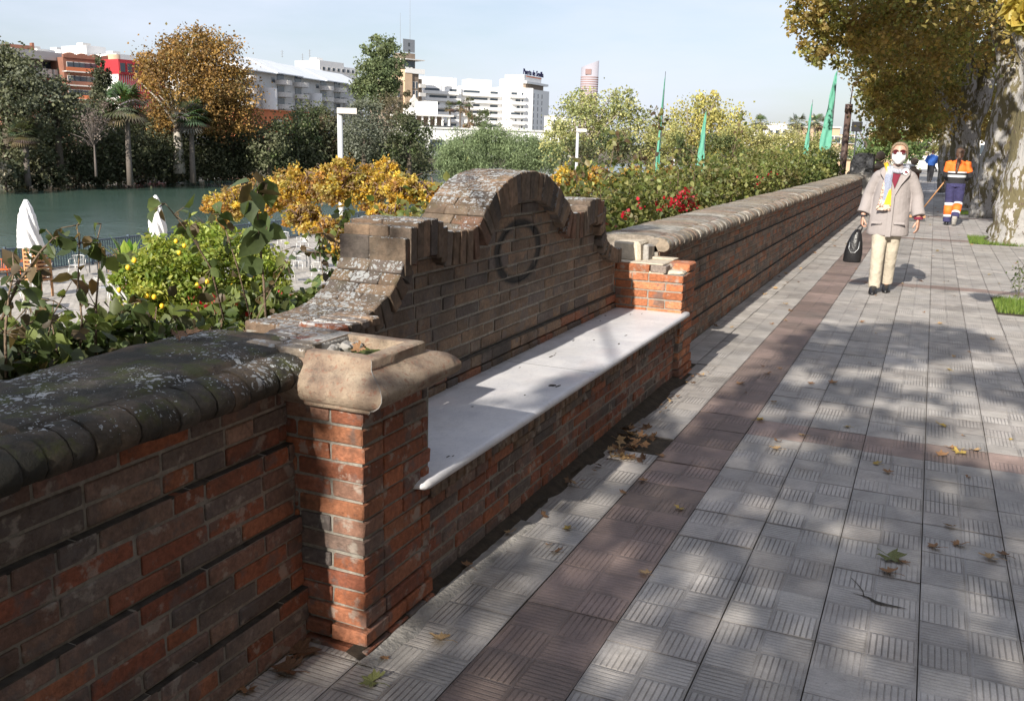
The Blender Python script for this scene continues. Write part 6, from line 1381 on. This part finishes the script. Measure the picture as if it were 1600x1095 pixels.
o = empty('brick_wall', (-1.2, 45, 0)); tag(o, 'low shadowed balustrade wall beyond the ball topped pillars', 'wall'); mb = MB(); mb.cbox((-.2, -7, 0), (.2, 12, .85), .02); mb.build('masonry', ['brown_wall'], o); mb = MB(); mb.cbox((-.3, -7, .85), (.3, 12, .98), .02); mb.build('coping', ['concrete'], o)
p = ony(1322, 210, 31); o = empty('advertising_column', (p[0], p[1], 0)); tag(o, 'dark round column with a thin lamp bracket rising behind the hedge end', 'column'); zt = ony(1322, 176, 31)[2]
mb = MB(); mb.tube([(0, 0, -2), (0, 0, zt)], .10, 14); mb.build('column', ['brown_metal'], o, True); mb = MB(); mb.tube([(0, 0, zt), (0, 0, zt+.25)], .115, 14); mb.tube([(.03, 0, zt+.2), (.06, 0, zt+.9)], .02, 6); mb.tube([(.06, 0, zt+.88), (.22, 0, zt+.92)], .03, 6); mb.build('bracket', ['brown_metal'], o, True)
p = at(1339, 198, 60); o = empty('traffic_sign', (p[0], p[1], 0)); tag(o, 'small black rectangular sign seen from behind, right of the dark column', 'sign'); mb = MB(); mb.cbox((-.3, -.04, p[2]-.3), (.3, .04, p[2]+.28), .02); mb.build('panel', ['black_cloth'], o); mb = MB(); mb.tube([(0, .05, 0), (0, .05, p[2])], .04, 8); mb.build('post', ['dark_metal'], o)
# ============================================================ vehicles on the road
def car(label, x, y, rz, mat, van=False, bar=False):
    root = empty('parked_van' if van else 'parked_car', (x, y, -.13), rz); tag(root, label, 'van' if van else 'car', None)
    L, W_, H_ = (4.9, 1.9, 2.0) if van else (4.3, 1.75, 1.45); mb = MB()
    pr = [(-L/2, .35), (-L/2, .8 if not van else 1.0), (-L/2+.1, 1.0 if not van else H_-.1), (-L/2+.7, H_-.05 if not van else H_), (L*.12, H_ if not van else H_), (L*.28, 1.0 if not van else 1.3), (L/2-.1, .85 if not van else 1.05), (L/2, .6), (L/2, .35)]
    secs = [(-W_/2, 1), (-W_/2+.05, 1), (W_/2-.05, 1), (W_/2, 1)]; n = len(pr)
    for yy, s_ in ((-W_/2, .97), (-W_/2+.08, 1), (W_/2-.08, 1), (W_/2, .97)):
        for (a_, z) in pr: mb.v.append((a_*s_, yy*(1 if z < 1.1 else .86), z*s_+.01))
    for i in range(3):
        for k in range(n): mb.face([i*n+k, i*n+(k+1) % n, (i+1)*n+(k+1) % n, (i+1)*n+k])
    mb.face(list(range(n))[::-1]); mb.face([3*n+k for k in range(n)]); mb.build('body', [mat], root)
    for (xx, sgn) in ((-L*.3, -1), (L*.3, -1), (-L*.3, 1), (L*.3, 1)):
        mb = MB(); mb.tube([(xx, sgn*W_*.40, .32), (xx, sgn*W_*.51, .32)], .32, 18); wl = mb.build('wheel', ['black_cloth'], root); mb = MB(); mb.tube([(xx, sgn*W_*.51, .32), (xx, sgn*W_*.516, .32)], .19, 12); mb.build('rim', ['metal'], wl)
    z0, z1 = (1.02, H_-.12) if not van else (1.2, H_-.2)
    for sgn in (-1, 1):
        for (a_, c_) in ((-L*.28, -L*.06), (-L*.04, L*.14)): mb = MB(); w0 = W_*.5*(.95); mb.poly([(a_, sgn*(w0+.01), z0), (c_+.25*(c_ > 0), sgn*(w0+.01), z0), (c_, sgn*(w0*.905+.015), z1), (a_, sgn*(w0*.905+.015), z1)]); mb.build('window', ['glass'], root)
    mb = MB(); mb.poly([(-L/2-.012+.03, -W_*.36, z0), (-L/2-.012+.03, W_*.36, z0), (-L/2+(.55 if not van else .09), W_*.33, z1), (-L/2+(.55 if not van else .09), -W_*.33, z1)]); mb.build('rear_window', ['glass'], root)
    for sgn in (-1, 1): mb = MB(); mb.cbox((-L/2-.03, sgn*W_*.38-.12, .7), (-L/2+.02, sgn*W_*.38+.12, .86), .01); mb.build('tail_light', ['red'], root)
    mb = MB(); mb.cbox((-L/2-.02, -.25, .5), (-L/2+.01, .25, .62), .005); mb.build('number_plate', ['offwhite'], root)
    if bar: mb = MB(); mb.cbox((-.1, -.5, H_), (.15, .5, H_+.14), .02); mb.build('light_bar', ['orange'], root)
car('white van with an orange light bar seen between the plane trunks on the road', 5.4, 52, R(94), 'white', True, True)
car('grey car parked beneath the white van, nearer the kerb', 5.3, 42, R(92), 'metal')
car('pale car parked far ahead on the left beyond the man in blue', .0+(-1.3), 88, R(178), 'offwhite')

# ============================================================ people
def chain(mb, pts, rad, n=12): mb.tube(pts, rad, n, cap=True); [mb.ball(p, r*.99, 10) for p, r in zip(pts, rad)]
def hand(mb, wrist, d, side, curl, s=1.0, palmn=(0, -1, 0)):
    """palm, four bent fingers and a thumb; d = direction of the hand, side = direction towards the thumb, palm faces palmn"""
    w_ = Vector(wrist); d = Vector(d).normalized(); sd = Vector(side); sd = (sd-d*sd.dot(d)).normalized(); pn_ = Vector(palmn); pn_ = (pn_-d*pn_.dot(d)); pn_ = (pn_-sd*pn_.dot(sd)).normalized()
    for k in range(4):
        o = sd*(.030-.02*k)*s; mb.tube([tuple(w_-d*.01+o*.6), tuple(w_+d*.045*s+o), tuple(w_+d*.088*s+o)], [.014*s, .0135*s, .0115*s], 8); mb.ball(tuple(w_+d*.088*s+o), .0115*s, 8)
        L = (.068, .078, .073, .058)[k]*s; p = w_+d*.088*s+o; a = 0; r = .0088*s; P = [p]
        for j in range(3): a += curl*(1.0 if j else .6); p = p+(d*math.cos(a)+pn_*math.sin(a))*L*(.45, .32, .23)[j]; P.append(p)
        mb.tube([tuple(q) for q in P], [r*1.08, r, r*.92, r*.75], 8); mb.ball(tuple(P[-1]), r*.78, 8)
    b0 = w_+d*.02*s+sd*.026*s; t1 = b0+(sd*.75+d*.6+pn_*.35)*.036*s; t2 = t1+(sd*.25+d*.85+pn_*.45)*.030*s; t3 = t2+(d*.9+pn_*.5)*.022*s
    mb.tube([tuple(b0-sd*.012), tuple(t1), tuple(t2), tuple(t3)], [.014*s, .0115*s, .0100*s, .0075*s], 8); mb.ball(tuple(t3), .0078*s, 8)
def leg(mb, hip, knee, ankle, toe, k=1.0):
    chain(mb, [hip, tuple((Vector(hip)*.5+Vector(knee)*.5)), knee, tuple((Vector(knee)*.6+Vector(ankle)*.4)), ankle], [.085*k, .072*k, .052*k, .055*k, .036*k]); chain(mb, [ankle, toe], [.036, .025])
def head(mb, c, s=1.0, face=-1):
    x, y, z = c; mb.loft([(x, y-.012*face*-1, z-.115*s, .03, .035), (x, y+face*.012, z-.095*s, .045*s, .058*s), (x, y+face*.004, z-.05*s, .064*s, .085*s), (x, y, z, .074*s, .094*s), (x, y, z+.045*s, .075*s, .096*s), (x, y, z+.085*s, .062*s, .08*s), (x, y, z+.112*s, .03*s, .04*s)], 18)
    mb.loft([(x, y+face*.088*s, z-.035*s, .016, .016), (x, y+face*.10*s, z-.02*s, .013, .018), (x, y+face*.088*s, z+.02*s, .007, .01)], 8)
    for sx in (-1, 1): mb.ball((x+sx*.078*s, y+.008, z-.005), (.012, .022, .032), 8)
    for sx in (-1, 1): mb.ball((x+sx*.03*s, y+face*.083*s, z+.008), (.014, .01, .009), 8)
    mb.ball((x, y+face*.082*s, z-.062*s), (.024, .014, .009), 8)
# ---- woman walking towards us -----------------------------------------
wx, wy = -.40, 11.42
W0 = empty('tmp_root', (wx, wy, 0))
S = 1.0
mb = MB()       # local coordinates: x to image right, -y towards the camera
hc = (.035, -.03, 1.575)
head(mb, hc, 1.02)
chain(mb, [(.03, -.01, 1.40), (.035, -.02, 1.49)], [.05, .052])
chain(mb, [(0, 0, .95), (.01, 0, 1.12), (.015, 0, 1.30), (.02, 0, 1.37)], [.13, .125, .13, .09])
for sx in (-1, 1): chain(mb, [(0, 0, .93), (sx*.085, 0, .90)], [.11, .10])
leg(mb, (-.075, 0, .88), (-.07, -.09, .49), (-.072, -.05, .09), (-.08, -.18, .03)); leg(mb, (.075, 0, .88), (.062, .05, .49), (.05, .19, .12), (.055, .10, .03))
LA = [(-.15, .0, 1.34), (-.235, .03, 1.11), (-.275, -.03, .875)]; RA = [(.175, .0, 1.34), (.262, .03, 1.12), (.31, -.04, .87)]
for A_ in (LA, RA): chain(mb, A_, [.055, .042, .027])
hand(mb, (-.277, -.035, .862), (-.02, -.1, -1), (.25, -1, 0), 1.05, 1.0, (1, .25, 0)); hand(mb, (.312, -.045, .857), (.03, -.12, -1), (-.25, -1, 0), .42, 1.0, (-1, .25, 0))
woman = mb.fused('person', ['skin'], .0062, None, 2); woman.location = (wx, wy, 0); tag(woman, 'woman in a pinkish grey coat, patterned scarf, white face mask and sunglasses walking towards us', 'person')
bpy.data.objects.remove(W0)
mb = MB()       # coat
mb.loft([(0, 0, .665, .222, .15), (0, 0, .70, .226, .155), (0, 0, .85, .215, .155), (.005, 0, 1.0, .20, .15), (.01, 0, 1.15, .188, .145), (.015, 0, 1.28, .178, .135), (.018, .0, 1.36, .152, .11), (.02, .0, 1.415, .10, .08), (.02, .005, 1.45, .075, .075)], 28, fold=.012, nf=7)
for A_, sx in ((LA, -1), (RA, 1)):
    a, b_, c = [Vector(p) for p in A_]; mb.tube([tuple(a+Vector((-sx*.05, 0, .03))), tuple(a+Vector((sx*.015, 0, -.03))), tuple(a.lerp(b_, .5)+Vector((sx*.01, 0, 0))), tuple(b_+Vector((sx*.01, 0, 0))), tuple(b_.lerp(c, .55)), tuple(c+Vector((0, 0, .03)))], [.05, .066, .065, .064, .070, .074], 18)
    mb.ball(tuple(a+Vector((-sx*.01, 0, -.005))), (.075, .08, .06), 14)
coat = mb.fused('coat', ['wool'], .0085, woman, 5)
mb = MB()        # lapels, front placket, pockets, cuffs inner, buttons
for sx in (-1, 1):
    mb.poly([(.02+sx*.012, -.172, 1.10), (.02+sx*.075, -.164, 1.24), (.02+sx*.155, -.13, 1.36), (.02+sx*.13, -.085, 1.42), (.02+sx*.06, -.115, 1.41)]); mb.poly([(.02+sx*.155, -.13, 1.36), (.02+sx*.16, -.06, 1.40), (.02+sx*.10, .02, 1.44), (.02+sx*.07, -.07, 1.44), (.02+sx*.13, -.085, 1.42)])
mb.cbox((-.012, -.186, .66), (.045, -.172, 1.12), .005); 
for sx in (-1, 1): mb.cbox((sx*.12-.06, -.164, .80), (sx*.12+.06, -.148, .825), .005); 
o = mb.build('lapels', ['wool'], coat); sd = o.modifiers.new('s', 'SOLIDIFY'); sd.thickness = .006
mb = MB(); mb.poly([(-.05, -.138, 1.40), (.09, -.138, 1.40), (.03, -.160, 1.20)]); mb.tube([(.312, -.043, .862), (.31, -.04, .89)], .05, 14); mb.build('maroon_top', ['maroon'], woman)
mb = MB(); mb.tube([(-.277, -.034, .865), (-.276, -.033, .885)], .05, 14); mb.build('cuff', ['black_cloth'], coat)
mb = MB(); mb.tube([(.125, -.138, 1.385), (.127, -.146, 1.384)], .034, 14); bdg = mb.build('brooch', ['white'], coat); mb = MB(); mb.ball((.127, -.149, 1.384), (.012, .006, .015), 8); mb.ball((.142, -.149, 1.376), (.008, .005, .008), 8); mb.build('brooch_flower', ['maroon'], bdg)
mb = MB()        # trousers
for hip, kn, an, sx in (((-.075, 0, .90), (-.07, -.09, .49), (-.072, -.06, .065), -1), ((.075, 0, .90), (.062, .05, .49), (.05, .19, .10), 1)):
    h_, k_, a_ = Vector(hip), Vector(kn), Vector(an); mb.tube([tuple(h_), tuple(h_.lerp(k_, .4)), tuple(k_), tuple(k_.lerp(a_, .5)), tuple(a_)], [.105, .096, .074, .068, .066], 18)
mb.loft([(0, 0, .84, .17, .12), (0, 0, .98, .165, .12)], 20); mb.fused('trousers', ['beige'], .008, woman, 4)
for sx, ax, ay in ((-1, -.076, -.09), (1, .054, .165)):
    mb = MB(); mb.loft([(ax-.006*0, ay-.05, .002, .046, .125), (ax, ay-.05, .018, .048, .128), (ax, ay-.045, .032, .046, .12), (ax, ay-.02, .06, .042, .09), (ax, ay+.02, .095, .036, .045)], 20); sh_ = mb.build('shoe', ['black_leather'], woman, True)
mb = MB()        # hair: short, fair brown
x, y, z = hc; mb.loft([(x, y+.055, z-.085, .05, .04), (x, y+.045, z-.05, .074, .068), (x, y+.035, z+.01, .083, .08), (x, y+.024, z+.06, .085, .088), (x, y+.012, z+.10, .074, .085), (x, y+.008, z+.125, .045, .055), (x, y+.006, z+.133, .015, .02)], 24, fold=.03, nf=11)
for sx in (-1, 1): mb.tube([(x+sx*.03, y-.06, z+.112), (x+sx*.072, y-.045, z+.075), (x+sx*.082, y-.01, z+.01), (x+sx*.078, y+.02, z-.05)], [.014, .015, .015, .010], 8)
mb.tube([(x-.05, y-.062, z+.108), (x, y-.07, z+.116), (x+.055, y-.058, z+.105)], [.012, .016, .012], 8); mb.fused('hair', ['hair'], .006, woman, 2)
mb = MB()        # mask
n = 12; mk = []
for i in range(n+1):
    f = i/n
    for j in range(n+1):
        g = j/n*2-1; zz = z+.012-.122*f; wdt = .072*(1-.55*max(0, f-.55)/.45)*(1 if f > .08 else .7); xx = x+g*wdt; yy = y-.118+.062*g*g*1.0+.03*(2*abs(f-.45))**2*.5
        mb.v.append((xx, yy, zz-.006*(1-g*g)*(0 if f > .1 else -1)))
for i in range(n):
    for j in range(n): mb.face([i*(n+1)+j, i*(n+1)+j+1, (i+1)*(n+1)+j+1, (i+1)*(n+1)+j])
o = mb.build('face_mask', ['white_cloth'], woman, True); sd = o.modifiers.new('s', 'SOLIDIFY'); sd.thickness = .004
for sx in (-1, 1): mb = MB(); mb.tube([(x+sx*.07, y-.06, z-.01), (x+sx*.083, y+.01, z-.002)], .002, 4); mb.build('ear_loop', ['white_cloth'], o)
g_ = empty('sunglasses'); g_.parent = woman
for sx in (-1, 1):
    mb = MB(); pts = [(x+sx*(.036+.031*math.cos(a)), y-.112+.012*abs(math.cos(a)), z+.022+.024*math.sin(a)) for a in [2*math.pi*i/16 for i in range(16)]]; mb.poly(pts if sx > 0 else pts[::-1]); lo = mb.build('lens', ['lens'], g_); sd = lo.modifiers.new('s', 'SOLIDIFY'); sd.thickness = .003
    mb = MB(); mb.tube(pts+[pts[0]], .0028, 5, cap=False); mb.tube([(x+sx*.066, y-.10, z+.028), (x+sx*.082, y, z+.022)], .0025, 4); mb.build('frame', ['brown_metal'], g_)
mb = MB()        # scarf around the neck and hanging
for k in range(3): mb.tube([(x+(.088+.012*k)*math.cos(a), y-.005+(.108+.004*k)*math.sin(a), z-.115-.032*k+.012*math.sin(a*2+k)-.03*(math.sin(a) < -.3)) for a in [2*math.pi*i/18 for i in range(19)]], .027, 10, wob=.10, cap=False)
scarf = mb.fused('scarf', ['scarf'], .006, woman, 3)
mb = MB()
def strip(mb, P, w_, th, wv=.006):
    N = 14; PP = [Vector(p) for p in P]; L = len(PP)-1; st = len(mb.v)
    for i in range(N+1):
        f = i/N*L; k = min(int(f), L-1); c = PP[k].lerp(PP[k+1], f-k); ww = w_[0]+(w_[1]-w_[0])*i/N
        for j in range(9):
            g = j/8*2-1; o = wv*math.sin(g*7+i*.35); mb.v.append((c.x+g*ww, c.y+o+.012*g*g, c.z)); mb.v.append((c.x+g*ww, c.y+o+.012*g*g+th, c.z))
    for i in range(N):
        for j in range(8):
            a = st+(i*9+j)*2; b_ = st+((i+1)*9+j)*2; mb.face([a, a+2, b_+2, b_]); mb.face([a+1, b_+1, b_+3, a+3])
strip(mb, [(-.035, -.155, 1.44), (-.045, -.185, 1.30), (-.05, -.195, 1.12), (-.075, -.20, .99)], (.035, .05), .006); mb.build('grey_tail', ['scarf'], scarf, True)
mb = MB(); strip(mb, [(-.015, -.17, 1.22), (-.02, -.205, 1.12), (-.025, -.21, 1.01)], (.012, .038), .006); mb.build('yellow_panel', ['yellow'], scarf, True)
mb = MB(); mb.tube([(-.075, -.11, 1.44), (-.09, -.085, 1.47), (-.06, -.13, 1.40), (-.06, -.15, 1.34)], [.02, .024, .024, .018], 8); mb.build('yellow_fold', ['yellow'], scarf, True)
mb = MB(); strip(mb, [(-.07, -.165, 1.30), (-.085, -.19, 1.2), (-.09, -.195, 1.08), (-.10, -.2, .99)], (.016, .026), .005); strip(mb, [(-.06, -.215, 1.02), (-.06, -.215, .955)], (.068, .078), .006); mb.build('peach_edge', ['peach'], scarf, True)
# handbag held in her right hand
bagp = (wx-.31, wy-.06, 0); hb_ = empty('handbag', bagp); tag(hb_, 'soft black leather handbag hanging from the walking woman\'s hand', 'handbag')
mb = MB(); mb.loft([(-.035, 0, .335, .088, .05), (-.035, 0, .35, .10, .062), (-.03, 0, .45, .10, .065), (-.022, 0, .56, .085, .055), (-.01, 0, .66, .055, .035), (.0, 0, .715, .03, .02)], 22, fold=.03, nf=5); mb.build('bag', ['black_leather'], hb_, True)
mb = MB(); mb.tube([(-.03, -.03, .66), (.0, -.035, .74), (.035, .02, .778), (.045, .035, .78)], .008, 7); mb.tube([(.02, .03, .66), (.04, .03, .73), (.045, .03, .778)], .008, 7); mb.tube([(.045, .02, .775), (.05, .04, .785)], .012, 7); mb.build('handle', ['black_leather'], hb_, True)
mb = MB(); mb.tube([(-.07, -.065, .57), (-.075, -.075, .50), (-.05, -.08, .455), (-.005, -.078, .455), (.03, -.07, .50), (.035, -.055, .58)], .0055, 6); mb.build('strap', ['metal'], hb_, True)

# ---- street sweeper seen from behind -----------------------------------
sx0, sy0 = .50, 23.3; hs = 1.70/1.72
mb = MB(); hc = (.01, .0, 1.60); head(mb, hc, 1.0, face=1)
chain(mb, [(0, .0, 1.42), (.0, 0, 1.5)], [.05, .05]); chain(mb, [(0, 0, .98), (0, 0, 1.15), (0, .0, 1.33), (0, 0, 1.39)], [.105, .11, .11, .08])
leg(mb, (-.09, 0, .90), (-.085, .05, .49), (-.085, .0, .09), (-.09, .15, .03)); leg(mb, (.09, 0, .90), (.10, .05, .50), (.06, -.17, .20), (.06, -.10, .05))
SA = [(-.185, 0, 1.38), (-.235, .03, 1.12), (-.17, .22, 1.0)]; SB = [(.185, 0, 1.38), (.27, .0, 1.12), (.19, .2, 1.02)]
for A_ in (SA, SB): chain(mb, A_, [.055, .042, .028])
hand(mb, SA[2], (.3, .9, -.2), (0, .2, 1), 1.2, 1.0, (1, -.3, 0)); hand(mb, SB[2], (-.4, .9, -.2), (0, .2, 1), 1.2, 1.0, (-1, -.3, 0))
sw = mb.fused('person', ['skin'], .008, None, 2); sw.location = (sx0, sy0, 0); tag(sw, 'street sweeper seen from behind in orange and navy high visibility uniform with long ponytail', 'person')
mb = MB(); mb.loft([(0, 0, .93, .175, .125), (0, 0, 1.05, .18, .13), (0, 0, 1.13, .19, .135)], 24); mb.fused('navy_shirt_hem', ['black_cloth'], .01, sw, 3)
mb = MB(); mb.loft([(0, 0, 1.13, .188, .133), (0, 0, 1.25, .205, .14), (0, 0, 1.35, .195, .13), (0, 0, 1.42, .13, .09), (0, 0, 1.45, .07, .07)], 24)
for A_, q in ((SA, -1), (SB, 1)): a, b_, c = [Vector(p) for p in A_]; mb.tube([tuple(a-Vector((q*.04, 0, 0))), tuple(a), tuple(a.lerp(b_, .75))], [.07, .082, .068], 16)
mb.fused('orange_shirt', ['hivis'], .01, sw, 4)
mb = MB()
for A_, q in ((SA, -1), (SB, 1)): a, b_, c = [Vector(p) for p in A_]; mb.tube([tuple(a.lerp(b_, .78)), tuple(b_), tuple(b_.lerp(c, .9))], [.066, .06, .05], 16)
mb.fused('navy_sleeves', ['black_cloth'], .01, sw, 3)
mb = MB(); mb.loft([(0, 0, 1.075, .190, .139), (0, 0, 1.125, .196, .144)], 28, cap=False); mb.loft([(0, 0, 1.17, .203, .148), (0, 0, 1.20, .208, .150)], 28, cap=False); mb.build('reflective_bands', ['reflect'], sw, True)
mb = MB(); mb.loft([(0, 0, 1.126, .1965, .1445), (0, 0, 1.169, .203, .148)], 28, cap=False); mb.build('navy_band', ['black_cloth'], sw, True)
mb = MB()
for h_, k_, a_ in (((-.09, 0, .93), (-.087, .05, .50), (-.087, .0, .07)), ((.09, 0, .93), (.10, .05, .50), (.062, -.16, .19))):
    h_, k_, a_ = Vector(h_), Vector(k_), Vector(a_); mb.tube([tuple(h_), tuple(h_.lerp(k_, .5)), tuple(k_), tuple(a_)], [.115, .105, .09, .085], 18)
mb.loft([(0, 0, .86, .175, .13), (0, 0, 1.0, .168, .122)], 20); mb.fused('trousers', ['navy'], .009, sw, 4)
for nm_, mt, f0, f1 in (('orange_leg_panel', 'hivis', .15, .62), ('reflective_leg_band', 'reflect', .0, .15), ('reflective_leg_band', 'reflect', .62, .74)):
    for k_, a_ in (((-.087, .05, .50), (-.087, .0, .07)), ((.10, .05, .50), (.062, -.16, .19))):
        k_, a_ = Vector(k_), Vector(a_); mb = MB(); mb.tube([tuple(k_.lerp(a_, f0)), tuple(k_.lerp(a_, f1))], [.097-.006*f0, .097-.006*f1], 18); mb.build(nm_, [mt], sw, True)
for ax, ay, az, pit in ((-.088, .03, 0, 0), (.06, -.16, .10, 1)):
    mb = MB(); secs = [(ax, ay+.04, az+.002, .05, .14), (ax, ay+.04, az+.03, .05, .14), (ax, ay+.01, az+.07, .045, .10), (ax, ay-.03, az+.12, .04, .05)]; mb.loft(secs, 16); 
    if pit: mb = MB(); mb.tube([(.062, -.185, .22), (.061, -.185, .16), (.06, -.14, .09), (.06, -.08, .035)], [.055, .058, .052, .04], 14); mb.box((.018, -.225, .03), (.1, -.205, .2))
    if False: mb.v = [(vx, ay+(vy-ay)*math.cos(1.0)+(vz-az)*math.sin(1.0), max(.01, az+.02+(vz-az)*math.cos(1.0)-(vy-ay)*math.sin(1.0))) for vx, vy, vz in mb.v]
    mb.build('boot', ['concrete' if pit else 'black_leather'], sw, True)
mb = MB(); x, y, z = hc; mb.loft([(x, y-.03, z-.10, .05, .045), (x, y-.03, z-.05, .08, .08), (x, y-.02, z+.02, .09, .105), (x, y-.012, z+.08, .082, .098), (x, y-.01, z+.12, .045, .05)], 20)
mb.tube([(x, y-.12, z-.03), (x-.01, y-.15, z-.12), (x-.02, y-.165, z-.25), (x-.03, y-.165, z-.38), (x-.035, y-.16, z-.45)], [.03, .038, .042, .032, .008], 10, wob=.08); mb.fused('hair', ['hair_dark'], .008, sw, 2)
mb = MB(); mb.ball((x, y-.125, z-.05), (.03, .02, .02), 8); mb.build('hair_tie', ['white_cloth'], sw)
br = empty('broom', (sx0-.18, sy0+.24, 0)); tag(br, 'wooden handled broom pushed by the street sweeper', 'broom')
mb = MB(); mb.tube([(.0, -.02, 1.05), (-.55, .55, .12)], .015, 8); mb.build('handle', ['timber'], br, True); mb = MB(); mb.cbox((-.78, .5, .08), (-.36, .6, .14), .01); bh = mb.build('head', ['timber'], br); mb = MB(); mb.cbox((-.77, .51, .0), (-.37, .59, .08), .01); mb.build('bristles', ['dark_metal'], bh)
# ---- distant man in blue ------------------------------------------------
mb = MB(); bx0, by0 = -.12, 57; head(mb, (0, 0, 1.62), 1.0, face=1); chain(mb, [(0, 0, .98), (0, 0, 1.2), (0, 0, 1.4), (0, 0, 1.5)], [.12, .13, .11, .05]); leg(mb, (-.08, 0, .92), (-.08, .05, .5), (-.07, 0, .08), (-.07, .12, .03)); leg(mb, (.08, 0, .92), (.08, .0, .5), (.05, -.12, .12), (.05, .0, .05))
for q in (-1, 1): chain(mb, [(q*.19, 0, 1.4), (q*.29, .02, 1.15), (q*.20, .15, 1.02)], [.05, .04, .03]); hand(mb, (q*.2, .15, 1.02), (-q*.3, 1, 0), (0, 0, 1), .8)
mn_ = mb.fused('person', ['skin'], .012, None, 2); mn_.location = (bx0, by0, 0); tag(mn_, 'distant man in a blue jacket and dark trousers walking away in the shade', 'person')
mb = MB(); mb.loft([(0, 0, .90, .2, .15), (0, 0, 1.2, .22, .16), (0, 0, 1.4, .2, .14), (0, 0, 1.5, .08, .08)], 18)
for q in (-1, 1): mb.tube([(q*.15, 0, 1.42), (q*.21, 0, 1.36), (q*.30, .02, 1.15), (q*.21, .13, 1.04)], [.07, .085, .075, .06], 12)
mb.fused('jacket', ['blue_cloth'], .015, mn_, 3); mb = MB()
for a_, b_, c in (((-.09, 0, .95), (-.085, .05, .5), (-.07, 0, .05)), ((.09, 0, .95), (.085, 0, .5), (.05, -.12, .1))): mb.tube([a_, b_, c], [.12, .09, .07], 14)
mb.fused('trousers', ['black_cloth'], .015, mn_, 3); mb = MB(); mb.ball((0, -.015, 1.65), (.085, .1, .095), 14); mb.build('hair', ['hair_dark'], mn_, True)
for ax, ay in ((-.07, .05), (.05, -.05)): mb = MB(); mb.loft([(ax, ay, .005, .05, .13), (ax, ay, .05, .045, .11), (ax, ay-.05, .09, .04, .05)], 12); mb.build('shoe', ['black_leather'], mn_, True)
print('done', len(bpy.data.objects))
